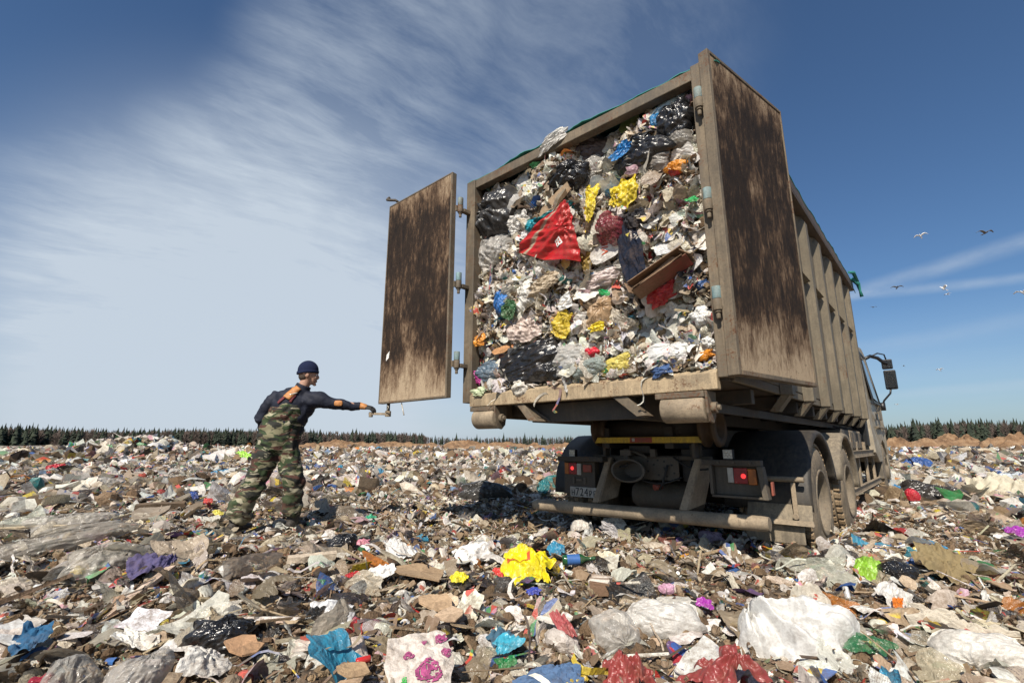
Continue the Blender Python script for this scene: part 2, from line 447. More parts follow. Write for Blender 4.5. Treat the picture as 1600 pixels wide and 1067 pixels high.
# underside: two runners, cross members, slanted rear gusset frame
for u0 in (0.70, 1.58):
    mb = MB(); mb.box((u0, 0.16, -0.23), (u0 + 0.10, L_ - 0.1, -0.022)); bp(mb, 'runner', M['chassis'])
for k in range(9):
    v0 = 0.62 + k * 0.72
    mb = MB(); mb.box((0.056, v0, -0.13), (0.698, v0 + 0.08, -0.0215)); mb.box((0.802, v0, -0.13), (1.578, v0 + 0.08, -0.0215)); mb.box((1.682, v0, -0.13), (2.388, v0 + 0.08, -0.0215))
    bp(mb, 'cross_member', M['chassis'])
mb = MB()
mb.prism([(0.66, 0.14, -0.078), (1.79, 0.14, -0.078), (1.79, 0.14, -0.235), (0.82, 0.14, -0.235)], (0, 0.018, 0))
mb.prism([(0.60, 0.02, -0.077), (0.70, 0.02, -0.077), (0.92, 0.138, -0.234), (0.82, 0.138, -0.234)], (0, 0.0, 0.02))
bp(mb, 'rear_gusset', M['chassis'], 0.004)
mb = MB()
mb.prism([(1.60, 0.0, -0.077), (1.72, 0.0, -0.077), (1.86, 0.0, -0.22), (1.79, 0.0, -0.225)], (0, 0.13, 0)); bp(mb, 'gusset_plate', M['paint'], 0.003)
mb = MB()
mb.prism([(0.655, 0.0, -0.077), (0.74, 0.0, -0.077), (0.88, 0.0, -0.228), (0.79, 0.0, -0.225)], (0, 0.13, 0)); bp(mb, 'gusset_plate', M['paint'], 0.003)
# rear rollers
for (u0, u1) in ((0.125, 0.455), (1.975, 2.335)):
    rr = MB()
    rr.lathe((u0, 0.055, -0.185), (1, 0, 0), [(0, 0.02), (0, 0.086), (0.012, 0.094), (u1 - u0 - 0.07, 0.094), (u1 - u0 - 0.06, 0.086), (u1 - u0 - 0.06, 0.02)], 28)
    ro = bp(rr, 'roller', M['bumper'])
    br = MB()
    br.box((u0 - 0.03, -0.022, -0.118), (u1 - 0.055, 0.15, -0.079))
    br.build('roller_plate', M['paint'], ro, 0.004, BO)
    br = MB()
    br.prism([(u1 - 0.052, -0.02, -0.078), (u1 - 0.052, 0.15, -0.078), (u1 - 0.052, 0.12, -0.245), (u1 - 0.052, 0.075, -0.285), (u1 - 0.052, 0.02, -0.275), (u1 - 0.052, -0.01, -0.22)], (0.016, 0, 0))
    br.cyl((u1 - 0.036, 0.055, -0.185), (u1 + 0.0, 0.055, -0.185), 0.036, 14)
    br.cyl((u1 + 0.0, 0.055, -0.185), (u1 + 0.02, 0.055, -0.185), 0.02, 6)
    br.build('roller_bracket', M['paint'], ro, 0.003, BO)

def hinge(u0, v0, w0, parent):
    h = MB()
    h.cyl((u0, v0, w0 - 0.075), (u0, v0, w0 + 0.0), 0.03, 16)
    h.cyl((u0, v0, w0 - 0.085), (u0, v0, w0 - 0.13), 0.014, 8)
    h.cyl((u0, v0, w0 - 0.076), (u0, v0, w0 - 0.090), 0.022, 8)
    ho = h.build('hinge', M['paint'], parent, 0.002, BO)
    h = MB(); h.cyl((u0, v0, w0 + 0.002), (u0, v0, w0 + 0.085), 0.0285, 16)
    h.build('hinge_sleeve', M['hinge_blue'], ho, 0.002, BO)
    return ho
# left door, swung round level with the rear
DS = 0.03
BOL = (BO[0] - DS, BO[1], BO[2])
dl = MB()
dl.box((-1.175, -0.205, 0.028), (-0.085, -0.175, 2.325))
d1 = bp(dl, 'door', M['grime'], 0.003, off=BOL); d1['label'] = 'open door swung out to the left, brown with ground-in filth'
fr = MB()
fr.box((-1.188, -0.209, 0.01), (-1.1755, -0.150, 2.342)); fr.box((-0.0845, -0.209, 0.01), (-0.062, -0.150, 2.342))
fr.box((-1.175, -0.209, 0.01), (-0.085, -0.150, 0.0275)); fr.box((-1.175, -0.209, 2.3255), (-0.085, -0.150, 2.342))
fr.build('door_frame', M['paint'], d1, 0.003, BOL)
pp = MB()
pp.prism([(-1.085, -0.209, 0.47), (-1.035, -0.209, 0.50), (-1.025, -0.209, 0.575), (-1.075, -0.209, 0.54)], (0, 0.003, 0))
tag(pp.build('paper_scrap', simple('scrap_white', (0.75, 0.74, 0.7), 0.8), None, 0.0), 'small white paper scrap stuck low on the left door', 'paper scrap')
bpy.data.objects['paper_scrap'].matrix_world = TM @ Matrix.Translation((DS, 0, 0))
bar = MB()
bar.tube([(-1.10, -0.135, -0.07), (-1.10, -0.135, 2.40)], 0.018, 10)
bar.tube([(-1.10, -0.135, 2.39), (-1.13, -0.17, 2.42), (-1.20, -0.20, 2.435), (-1.245, -0.21, 2.45), (-1.265, -0.19, 2.475), (-1.255, -0.17, 2.50)], 0.016, 8)
lb = bar.build('lock_bar', M['chassis'], d1, 0.0, BOL)
hd = MB()
hd.cyl((-1.10, -0.135, -0.125), (-1.10, -0.135, -0.065), 0.032, 14)
hd.beam((-1.09, -0.145, -0.098), (-1.345, -0.215, -0.088), 0.016, 0.024)
hd.cyl((-1.315, -0.21, -0.125), (-1.315, -0.21, -0.07), 0.022, 12)
hd.build('door_handle', M['bumper'], d1, 0.003, BOL)
wr = MB(); wr.tube([(-1.06, -0.18, 0.0), (-1.03, -0.18, -0.03), (-1.05, -0.18, -0.06), (-1.085, -0.18, -0.075)], 0.006, 6)
wr.tube([(-0.80, -0.18, 0.0), (-0.765, -0.185, -0.07), (-0.735, -0.19, -0.125)], 0.007, 6)
wr.build('cable', M['clear'], d1, 0, BOL)
for wz in (1.985, 1.17, 0.37):
    h = hinge(-0.002, -0.115, wz, d1)
    a = MB(); a.box((-0.031, -0.16, wz - 0.065), (-0.012, -0.13, wz - 0.005)); a.box((-0.02, -0.09, wz - 0.065), (0.03, -0.002, wz - 0.03))
    a.build('hinge_arm', M['paint'], h, 0.002, BO)
# right door, swung right round beside the wall
ang = R(11.5)
rd = bpy.data.objects.new('door', None)
def rdl(p):  # door frame: s along the door from the hinge, n outward, w up
    s, n, z = p
    return (2.478 + s * math.sin(ang) + n * math.cos(ang), -0.05 + s * math.cos(ang) - n * math.sin(ang), z)
def rbox(mb, a, b):
    x0, y0, z0 = a; x1, y1, z1 = b
    v = [rdl(p) for p in ((x0, y0, z0), (x1, y0, z0), (x1, y1, z0), (x0, y1, z0), (x0, y0, z1), (x1, y0, z1), (x1, y1, z1), (x0, y1, z1))]
    return mb.add(v, [(0, 1, 2, 3), (7, 6, 5, 4), (0, 4, 5, 1), (1, 5, 6, 2), (2, 6, 7, 3), (3, 7, 4, 0)])
bpy.data.objects.remove(rd)
mb = rbox(MB(), (0.036, 0.0, 0.03), (1.10, 0.035, 2.32)); d2 = bp(mb, 'door', M['grime'], 0.003)
d2['label'] = 'open door folded right round along the side, dark with streaked filth'
fr = MB()
rbox(fr, (0.0, -0.03, 0.0), (0.035, 0.042, 2.345)); rbox(fr, (1.101, -0.02, 0.0), (1.115, 0.042, 2.345))
rbox(fr, (0.036, -0.02, 0.0), (1.10, 0.048, 0.029)); rbox(fr, (0.036, -0.02, 2.321), (1.10, 0.042, 2.345))
fr.build('door_frame', M['paint'], d2, 0.003, BO)
for wz in (1.985, 1.20, 0.50):
    hh = hinge(2.425, -0.045, wz, d2); 
    a = MB(); a.box((2.435, -0.047, wz - 0.055), (2.472, -0.035, wz + 0.07)); a.box((2.41, -0.02, wz - 0.065), (2.44, -0.001, wz + 0.0)); a.build('hinge_arm', M['paint'], hh, 0, BO)

# green cover net over the top
g = np.random.default_rng(3)
net, tn, bn = new_mat('green_net')
P = tn.node('ShaderNodeTexCoord').outputs['Object']
nn = tn.noise(P, 6, 5, 0.6)
tn.l.new(tn.mix(nn, (0.01, 0.10, 0.085), (0.03, 0.25, 0.20)), bn.inputs['Base Color'])
bn.inputs['Roughness'].default_value = 0.7
ngx, ngy = 60, 110
us = np.linspace(-0.06, 2.55, ngx); vs = np.linspace(0.03, 6.95, ngy)
V = []; F = []
for j, v0 in enumerate(vs):
    for i, u0 in enumerate(us):
        zz = 2.375 + 0.05 * fbm(np.array(u0 * 2.2), np.array(v0 * 2.2), 3) + 0.07 * math.sin(PI * min(1, max(0, u0 / 2.45)))
        if v0 < 0.4: zz = min(zz, 2.315 + 0.05 * max(0, fbm(np.array(u0 * 5.2), np.array(v0 * 2.2), 3)) + 0.03 * math.sin(PI * min(1, max(0, u0 / 2.45))) + (v0 / 0.4) * 0.06)
        if u0 > 2.53: zz -= 0.01 + (0.25 * max(0, (v0 - 6.2)) if v0 > 6.2 else 0) + 0.05 * float(vnoise(np.array(v0 * 6), np.array(1.0)))
        if v0 < 0.06: zz -= 0.015
        V.append((u0, v0 + 0.03 * float(vnoise(np.array(u0 * 9), np.array(3.3))) * (1 if v0 < 0.1 else 0), zz))
for j in range(ngy - 1):
    for i in range(ngx - 1):
        a = j * ngx + i; F.append((a, a + 1, a + ngx + 1, a + ngx))
mb = MB(); mb.add(V, F, True)
cv = mb.build('cover_net', net, None, 0, BO)
cv.location = T(*BO); cv.rotation_euler = (0, 0, YAW)
so_ = cv.modifiers.new('thick', 'SOLIDIFY'); so_.thickness = 0.008
tag(cv, 'green net sheet stretched over the top of the container', 'cover net')
kn = MB()
kn.tube([(2.56, 6.6, 2.36), (2.62, 6.75, 2.30), (2.63, 6.80, 2.18), (2.64, 6.82, 2.08)], [0.03, 0.035, 0.02, 0.03], 8)
kn.tube([(2.56, 6.3, 2.40), (2.60, 6.5, 2.44), (2.62, 6.72, 2.33)], [0.02, 0.03, 0.025], 8)
kn.build('hanging_corner', net, cv, 0, BO)

# ================================================================== LORRY
tr = empty('truck', T(1.225, 4.5, -1.279), YAW)
tag(tr, 'mud-caked heavy hooklift lorry seen from behind, carrying the rubbish container', 'truck')
TO = (1.225, 4.5, -1.279)
def tp(mb, name, m, bevel=0.004, parent=None):
    return mb.build(name, m, parent or tr, bevel, TO)
# chassis rails and hook frame
for u0 in (0.80, 1.60):
    tp(MB().box((u0, 1.18, -0.74), (u0 + 0.08, 8.6, -0.46)), 'chassis_rail', M['chassis_dark'])
for u0 in (0.88, 1.52):
    tp(MB().box((u0, 1.02, -0.455), (u0 + 0.08, 8.0, -0.26)), 'hook_frame_rail', M['chassis_dark'])
for v0 in (1.9, 2.8, 3.7, 4.8, 6.0, 7.1): tp(MB().box((0.881, v0, -0.70), (1.599, v0 + 0.10, -0.50)), 'cross_member', M['chassis_dark'])
# dark mass of the lift arm and hoses
mb = MB(); mb.box((0.98, 1.35, -0.42), (1.50, 6.9, -0.27)); mb.tube([(1.05, 1.6, -0.50), (1.3, 3.0, -0.52), (1.2, 6.8, -0.48)], 0.06, 10); tp(mb, 'lift_arm', M['chassis_dark'])
mb = MB()
for k in range(9):
    y = 5.2 + k * 0.19
    mb.tube([(1.75, y, -0.35), (2.0 + 0.1 * math.sin(k), y + 0.1, -0.22 - 0.05 * math.cos(k * 2)), (2.2, y + 0.05, -0.30), (2.35, y + 0.2, -0.34)], 0.016, 6)
    mb.cyl((2.25, y, -0.36), (2.25, y + 0.05, -0.22), 0.03, 8)
tp(mb, 'hydraulic_hose', M['rubber'], 0)
# rear drilled cross plate
tp(MB().box((0.885, 1.12, -0.735), (1.592, 1.135, -0.53)), 'rear_cross_plate', M['plate_steel'])
ho = MB()
rnd = random.Random(4)
for (hu, hw) in [(0.93, -0.56), (0.97, -0.60), (0.93, -0.66), (0.97, -0.70), (1.03, -0.57), (1.30, -0.57), (1.36, -0.60), (1.30, -0.66), (1.40, -0.69), (1.46, -0.57), (1.53, -0.60), (1.55, -0.67), (1.48, -0.70), (1.40, -0.56), (1.05, -0.70)]:
    tp(MB().cyl((hu, 1.1195, hw), (hu, 1.1145, hw), 0.009, 8), 'bolt_hole', M['text'], 0)
for (tu, tw_, s_) in ((0.985, -0.645, 1), (1.47, -0.64, -1)):
    ho = MB(); ho.prism([(tu - 0.022, 1.1195, tw_ - 0.02 * s_), (tu + 0.022, 1.1195, tw_ - 0.02 * s_), (tu, 1.1195, tw_ + 0.03 * s_)], (0, -0.004, 0)); tp(ho, 'triangular_hole', M['text'], 0)
# tow hitch: flared ring
hk = MB()
pts = []
for k in range(25):
    a = 2 * PI * k / 24
    pts.append((1.16 + 0.15 * math.cos(a) + 0.02 * math.sin(2 * a), 1.03 + 0.02 * math.sin(a), -0.655 + 0.092 * math.sin(a)))
vv = []; ff = []
for k in range(24):
    a = 2 * PI * k / 24
    for (rr, vz) in ((1.0, 0.98), (0.86, 0.975), (0.60, 1.10), (0.66, 1.118), (1.0, 1.01)):
        vv.append((1.16 + 0.175 * rr * math.cos(a), vz, -0.655 + 0.108 * rr * math.sin(a)))
for k in range(24):
    for j in range(5):
        a = k * 5 + j; b_ = k * 5 + (j + 1) % 5; c_ = ((k + 1) % 24) * 5 + (j + 1) % 5; d_ = ((k + 1) % 24) * 5 + j
        ff.append((a, b_, c_, d_))
hk.add(vv, ff, False)
hk.cyl((1.12, 1.06, -0.57), (1.12, 1.06, -0.46), 0.028, 12); hk.box((1.07, 1.02, -0.52), (1.18, 1.10, -0.47)); hk.tube([(1.18, 1.06, -0.48), (1.30, 1.05, -0.52), (1.33, 1.05, -0.545)], 0.014, 8)
hk.box((1.36, 1.05, -0.53), (1.41, 1.10, -0.46))
tp(hk, 'tow_hitch', M['plate_steel'], 0.002)
tp(MB().lathe((0.99, 1.42, -0.90), (1, 0, 0), [(0, 0.01), (0.02, 0.10), (0.07, 0.135), (0.62, 0.135), (0.67, 0.10), (0.69, 0.01)], 26), 'air_tank', M['plate_steel'], 0)
mb = MB(); mb.cyl((1.40, 1.16, -0.79), (1.36, 1.10, -0.80), 0.028, 12); tp(mb, 'coupling', M['redstrip'], 0)
# yellow bar
mb = MB(); mb.prism([(0.85, 0.985, -0.352), (1.83, 0.985, -0.352), (1.86, 0.985, -0.405), (0.82, 0.985, -0.405)], (0, 0.03, 0)); yb = tp(mb, 'marker_bar', M['yellow'])
mb = MB().box((1.20, 0.9815, -0.402), (1.42, 0.9845, -0.356)); mb.build('marker_strip', M['redstrip'], yb, 0, TO)
mb = MB(); mb.box((1.225, 0.978, -0.392), (1.25, 0.981, -0.362)); mb.build('marker_stud', M['clear'], yb, 0, TO)
mb = MB(); mb.box((0.885, 1.02, -0.53), (0.915, 1.10, -0.406)); mb.box((1.76, 1.02, -0.53), (1.79, 1.10, -0.406)); mb.box((0.70, 1.125, -0.555), (1.885, 1.16, -0.52)); tp(mb, 'hanger', M['chassis'])
# big guide rollers of the hook frame
for (u0, u1) in ((0.80, 0.88), (1.86, 1.95)):
    rr = MB()
    rr.lathe((u0, 1.16, -0.27), (1, 0, 0), [(-0.03, 0.02), (-0.03, 0.17), (0.0, 0.175), (0.012, 0.12), (0.07, 0.12), (0.085, 0.175), (0.11, 0.165), (0.11, 0.10), (0.05, 0.09), (0.05, 0.01)], 32)
    tp(rr, 'guide_roller', worn('roller_rust', (0.06, 0.035, 0.02), (0.16, 0.10, 0.05), 0.4, 0.6), 0)
tp(MB().cyl((0.87, 1.16, -0.27), (1.86, 1.16, -0.27), 0.085, 20), 'roller_axle', M['chassis_dark'], 0)
for (a_, b_, c_, sag, rr) in (((0.95, 1.10, -0.55), (1.14, 1.04, -0.60), 0, .05, .009), ((1.50, 1.10, -0.60), (1.40, 1.12, -0.82), 0, .04, .010), ((1.56, 1.10, -0.53), (1.95, 1.05, -0.60), 0, .06, .008), ((0.92, 1.12, -0.70), (0.70, 1.06, -0.62), 0, .07, .008), ((1.20, 1.11, -0.73), (1.62, 1.12, -0.70), 0, .05, .009)):
    A_, B_ = Vector(a_), Vector(b_)
    pts = [A_.lerp(B_, k / 8) - Vector((0, 0.02 * math.sin(PI * k / 8), sag * math.sin(PI * k / 8))) for k in range(9)]
    tp(MB().tube(pts, rr, 8), 'brake_hose', M['rubber'], 0)
for (a_, b_) in (((0.70, 1.17, -0.83), (0.86, 1.17, -0.75)), ((1.68, 1.17, -0.52), (1.78, 1.21, -0.42)), ((1.10, 1.14, -0.50), (1.32, 1.17, -0.43))):
    tp(MB().box(a_, b_), 'bracket', M['chassis'], 0.006)
for u_ in (2.0, 2.12, 2.24): tp(MB().cyl((u_, 0.925, -0.56), (u_, 0.941, -0.56), .010, 6), 'bolt', M['plate_steel'], 0)
# bumper tube and arms
mb = MB(); mb.tube([(0.075, 0.95, -1.035), (0.13, 0.95, -1.032), (2.28, 0.95, -1.002), (2.335, 0.95, -1.0)], [0.042, 0.056, 0.056, 0.05], 22); tp(mb, 'bumper', M['bumper'], 0)
for (ut, ub) in ((0.905, 0.80), (1.77, 1.65)):
    mb = MB()
    mb.prism([(ut, 1.04, -0.54), (ut + 0.05, 1.04, -0.54), (ub + 0.07, 0.93, -0.951), (ub, 0.93, -0.955)], (0, 0.02, 0))
    mb.prism([(ut + 0.045, 1.045, -0.54), (ut + 0.045, 1.30, -0.60), (ub + 0.10, 1.22, -0.92), (ub + 0.065, 0.94, -0.952)], (0.014, 0, 0))
    tp(mb, 'bumper_arm', M['bumper'], 0.002)
    
# left light box
lbx = tp(MB().box((0.425, 1.01, -0.90), (0.79, 1.10, -0.585)), 'lamp_box', M['chassis'])
mb = MB().box((0.40, 0.93, -0.582), (0.93, 1.03, -0.535)); tp(mb, 'lamp_beam', M['chassis'])
def lamps(parts, v0):
    for (nm, m, a, b_, c_, d_) in parts:
        mb = MB().box((a, v0 - 0.018, c_), (b_, v0, d_)); tp(mb, nm, m, 0.004)
lamps([('tail_light', M['amber'], 0.445, 0.492, -0.71, -0.60), ('tail_light', M['red_lens'], 0.495, 0.590, -0.71, -0.60), ('tail_light', M['clear'], 0.593, 0.640, -0.715, -0.605), ('tail_light', M['redstrip'], 0.665, 0.76, -0.685, -0.615)], 1.008)
tp(MB().lathe((0.538, 0.986, -0.652), (0, 1, 0), [(0, 0.001), (0.001, 0.018), (0.006, 0.02)], 16), 'lamp_glow', M['red_glow'], 0)
mb = MB().box((0.535, 0.995, -0.80), (0.56, 1.009, -0.735)); mb.box((0.66, 0.995, -0.80), (0.69, 1.009, -0.735)); mb.box((0.58, 0.99, -0.775), (0.65, 1.0, -0.75)); tp(mb, 'plate_bracket', M['plate_steel'])
pl = MB().box((0.505, 0.992, -0.925), (0.86, 1.004, -0.83)); pl = pl.build('number_plate', M['plate_white'], tr, 0.003, TO)
def text(body, size, loc, rotm, m, parent, off, name, ext=0.001, sx=1.0):
    cu = bpy.data.curves.new(name, 'FONT'); cu.body = body; cu.size = size; cu.extrude = ext; cu.align_x = 'LEFT'
    cu.materials.append(m)
    o = bpy.data.objects.new(name, cu); C.objects.link(o)
    dg = bpy.context.evaluated_depsgraph_get()
    me = bpy.data.meshes.new_from_object(o.evaluated_get(dg))
    bpy.data.objects.remove(o)
    me.transform(Matrix.Diagonal((sx, 1, 1, 1)))
    me.transform(rotm.to_4x4()); me.transform(Matrix.Translation(Vector(loc) - Vector(off)))
    o = bpy.data.objects.new(name, me); C.objects.link(o); o.parent = parent
    return o
RX90 = Matrix.Rotation(R(90), 3, 'X')
x = 0.522
for chs, sz in (('\u041d', 0.074), ('7', 0.107), ('2', 0.107), ('4', 0.107), ('\u0420', 0.074), ('\u0415', 0.074)):
    text(chs, sz, (x, 0.990, -0.912), RX90, M['text'], pl, TO, 'plate_character', 0.0015, 0.80)
    x += 0.052 if sz > 0.1 else 0.049
text('150', 0.05, (x + 0.0, 0.990, -0.880), RX90, M['text'], pl, TO, 'plate_character', 0.0015, 0.8) if False else None
# right light box frame
mb = MB()
mb.box((1.865, 0.94, -0.585), (2.315, 1.02, -0.54)); tp(mb, 'lamp_beam', M['chassis'])
mb = MB()
mb.prism([(2.285, 0.93, -0.586), (2.325, 0.93, -0.586), (2.35, 0.93, -0.83), (2.31, 0.93, -0.83)], (0, 0.09, 0))
mb.box((1.93, 0.94, -0.83), (2.309, 1.02, -0.812)); mb.box((1.92, 0.94, -0.81), (1.945, 1.02, -0.586)); mb.box((1.946, 1.0, -0.811), (2.284, 1.012, -0.586))
tp(mb, 'lamp_box', M['plate_steel'])
lamps([('tail_light', M['clear'], 2.055, 2.10, -0.715, -0.60), ('tail_light', M['red_lens'], 2.103, 2.205, -0.72, -0.60), ('tail_light', M['amber'], 2.208, 2.27, -0.725, -0.605)], 0.985)
tp(MB().lathe((2.175, 0.963, -0.662), (0, 1, 0), [(0, 0.001), (0.001, 0.018), (0.006, 0.02)], 16), 'lamp_glow', M['red_glow'], 0)
mb = MB().box((2.355, 1.0, -0.80), (2.37, 1.05, -0.70)); tp(mb, 'reflector', M['redstrip'])
for (u0, w0, s_) in ((0.565, -0.505, 0.036), (2.075, -0.495, 0.038)):
    mb = MB().box((u0 - s_, 0.955, w0 - s_), (u0 + s_, 1.0, w0 + s_)); mb.box((u0 - 0.008, 0.98, w0 - s_ - 0.03), (u0 + 0.008, 1.0, w0 - s_))
    wl = tp(mb, 'work_lamp', M['black'])
    mb = MB()
    led = [(0, 0)] + [(0.62 * math.cos(a), 0.62 * math.sin(a)) for a in [k * PI / 3 for k in range(6)]]
    for (a, b_) in led: mb.lathe((u0 + a * s_, 0.950, w0 + b_ * s_), (0, 1, 0), [(0, 0.001), (0.0, 0.0085), (0.004, 0.0095)], 10)
    mb.build('led', simple('led_lens', (0.75, 0.72, 0.62), 0.2), wl, 0, TO)
    mb = MB().box((u0 - s_ * 0.93, 0.9525, w0 - s_ * 0.93), (u0 + s_ * 0.93, 0.9545, w0 + s_ * 0.93)); mb.build('lens', M['clear'], wl, 0, TO)

# mudguards: arches over the dual wheels
WV = (2.12, 3.66)
def arch(u0, u1, vc, rad, a0, a1, m, name='mudguard', flap=0.0, lip=True):
    mb = MB(); n = 26; vv = []; ff = []
    uu = [u0, u0 + (u1 - u0) * .33, u0 + (u1 - u0) * .66, u1 - 0.03, u1]
    dr = [0, 0.004, 0.004, 0.0, -0.016]
    uin = u1 - 0.010
    for i in range(n + 1):
        a = a0 + (a1 - a0) * i / n
        for j, u_ in enumerate(uu):
            rr = rad + dr[j] + (0.004 if i % 4 == 0 and j < 4 else 0)
            vv.append((u_, vc - rr * math.cos(a), -0.93 + rr * math.sin(a)))
        vv.append((uin, vc - (rad - 0.055) * math.cos(a), -0.93 + (rad - 0.055) * math.sin(a)))
        vv.append((uin - 0.02, vc - (rad - 0.055) * math.cos(a), -0.93 + (rad - 0.055) * math.sin(a)))
        vv.append((u0, vc - (rad - 0.02) * math.cos(a), -0.93 + (rad - 0.02) * math.sin(a)))
    k = 8
    for i in range(n):
        for j in range(k):
            a = i * k + j; b_ = i * k + (j + 1) % k
            ff.append((a, a + k, b_ + k, b_))
    ff.append(tuple(range(k))); ff.append(tuple(reversed(range(n * k, n * k + k))))
    mb.add(vv, ff, True)
    o = mb.build(name, m, tr, 0, TO)
    return o
for side in (0, 1):
    u0, u1 = ((-0.03, 0.62), (1.84, 2.53))[side]
    for i, vc in enumerate(WV):
        if side == 1:
            arch(u0, u1, vc, 0.64, R(-2 if i == 0 else 14), R(164 if i == 0 else 180), M['fender'] if i == 0 else M['fender_mud'])
        else:
            arch(u1, u0, vc, 0.62, R(-2 if i == 0 else 12), R(168 if i == 0 else 180), M['fender'])
# rear vertical panel and flap of the right guard, with its strap and lower lip
mb = MB()
mb.prism([(2.04, 1.46, -0.90), (2.525, 1.46, -0.90), (2.53, 1.40, -1.045), (2.04, 1.40, -1.045)], (0, 0.015, 0))
tp(mb, 'mud_flap', M['fender_mud'])
mb = MB(); mb.prism([(1.95, 1.395, -1.015), (2.535, 1.395, -1.015), (2.545, 1.36, -1.05), (1.95, 1.36, -1.05)], (0, 0.03, 0.0)); tp(mb, 'flap_lip', M['bumper'], 0.004)
mb = MB().box((2.02, 1.42, -1.20), (2.46, 1.435, -1.052)); tp(mb, 'spray_flap', M['fender_mud'])
mb = MB(); mb.cyl((2.00, 1.44, -0.70), (2.50, 1.42, -0.70), 0.022, 12); mb.box((2.40, 1.40, -0.985), (2.435, 1.415, -0.725)); mb.cyl((2.417, 1.40, -0.985), (2.417, 1.385, -0.985), 0.024, 10); tp(mb, 'guard_stay', M['bumper'])

# wheels
def wheel(u_out, width, vc, rad, twin, wz=-0.93, face=1):
    s = 1 if face > 0 else -1
    mb = MB()
    prof = [(0.0, rad * 0.60), (0.0, rad * 0.72), (0.022, rad * 0.93), (0.05, rad * 0.985)]
    def tyre(us, name):
        mb = MB()
        w0 = width
        pr = [(0, rad * .56), (-0.012, rad * .64), (-0.004, rad * .8), (0.012, rad * .93), (0.035, rad * .985), (0.06, rad), (w0 - .06, rad), (w0 - .035, rad * .985), (w0 - .012, rad * .93), (w0 + .004, rad * .8), (w0 + 0.012, rad * .64), (w0, rad * .56)]
        mb.lathe((us, vc, wz), (-s, 0, 0), pr, 56)
        o = mb.build(name, M['tyre'], whl, 0, TO)
        tb = MB()
        nb = 44
        for k in range(nb):
            a = 2 * PI * k / nb
            for (t0, t1, sh) in ((0.012, 0.075, 0), (0.085, 0.14, .5), (0.15, 0.205, 0), (0.215, w0 - 0.012, .5)):
                a0 = a + sh * 2 * PI / nb; a1 = a0 + 2 * PI / nb * 0.66
                r0 = rad - 0.012; r1 = rad + 0.018
                q = []
                for (tt, aa, rr) in ((t0, a0, r0), (t1, a0, r0), (t1, a1, r0), (t0, a1, r0), (t0 + .006, a0 + .01, r1), (t1 - .006, a0 + .01, r1), (t1 - .006, a1 - .01, r1), (t0 + .006, a1 - .01, r1)):
                    q.append((us - s * tt, vc + rr * math.cos(aa), wz + rr * math.sin(aa)))
                tb.add(q, [(0, 3, 2, 1), (4, 5, 6, 7), (0, 1, 5, 4), (1, 2, 6, 5), (2, 3, 7, 6), (3, 0, 4, 7)])
        tb.build('tread', M['tread'], whl, 0, TO)
    rm = MB()
    dp = 0.13 if twin else 0.02
    rm.lathe((u_out, vc, wz), (-s, 0, 0), [(0.0, rad * .575), (-0.012, rad * .57), (-0.012, rad * .53), (0.03, rad * .50), (dp, rad * .47), (dp + .02, rad * .40), (dp + .02, rad * .27), (dp - .05, rad * .25), (dp - .07, rad * .16), (dp - .07, 0.001)], 40)
    for k in range(10):
        a = 2 * PI * k / 10
        c_ = (vc + rad * .335 * math.cos(a), wz + rad * .335 * math.sin(a))
        rm.cyl((u_out - s * (dp + .02), c_[0], c_[1]), (u_out - s * (dp - .015), c_[0], c_[1]), 0.016, 6)
    whl = rm.build('wheel', M['rim'], tr, 0, TO)
    tyre(u_out, 'tyre')
    if twin: tyre(u_out - s * (width + 0.045), 'tyre')
for vc in WV:
    wheel(2.49, 0.27, vc, 0.505, True)
    wheel(-0.02, 0.27, vc, 0.505, True, face=-1)
wheel(2.46, 0.29, 8.55, 0.505, False)
wheel(0.0, 0.29, 8.55, 0.505, False, face=-1)
for vc in WV + (8.55,):
    mb = MB(); mb.cyl((0.5, vc, -0.93), (1.95, vc, -0.93), 0.08, 14)
    if vc < 8: mb.lathe((1.1, vc, -0.93), (1, 0, 0), [(0, .05), (.08, .2), (.25, .2), (.33, .05)], 20)
    tp(mb, 'axle', M['chassis_dark'], 0)

# side guard beams and equipment
for (a, b_) in ((-0.50, -0.60), (-0.97, -1.06)):
    mb = MB()
    mb.box((2.40, 4.45, b_), (2.43, 7.75, a)); mb.box((2.431, 4.45, a - 0.012), (2.445, 7.75, a)); mb.box((2.431, 4.45, b_), (2.445, 7.75, b_ + 0.012))
    tp(mb, 'side_guard', M['bumper'])
for v0 in (4.7, 5.6, 6.5, 7.4): tp(MB().box((2.36, v0, -1.05), (2.398, v0 + 0.09, -0.38)), 'guard_post', M['bumper'])
mb = MB().box((1.95, 4.55, -0.47), (2.38, 5.15, -0.22)); tb_ = tp(mb, 'battery_box', M['plate_steel'], 0.012)
mb = MB().box((1.95, 5.2, -0.49), (2.38, 6.3, -0.22)); tb_ = tp(mb, 'tool_box', M['bumper'], 0.012)
mb = MB()
for k in range(4):
    mb.box((2.381, 5.28 + k * 0.25, -0.47), (2.392, 5.46 + k * 0.25, -0.25))
tp(mb, 'box_panel', M['plate_steel'])
mb = MB().box((1.7, 6.4, -0.52), (2.34, 7.3, -0.24)); tp(mb, 'fuel_tank', M['chassis'], 0.03)
mb = MB().lathe((2.0, 4.9, -0.82), (0, 1, 0), [(0, .01), (.02, .15), (.06, .19), (1.0, .19), (1.04, .15), (1.06, .01)], 24); tp(mb, 'air_tank', M['chassis'], 0)
mb = MB(); 
for k in range(14):
    y = 4.9 + k * .17
    mb.tube([(1.9, y, -0.25), (2.15, y + .05, -0.13 - .03 * (k % 3)), (2.3, y + .1, -0.2)], 0.014, 6)
tp(mb, 'valve_pipe', M['chassis_dark'], 0)

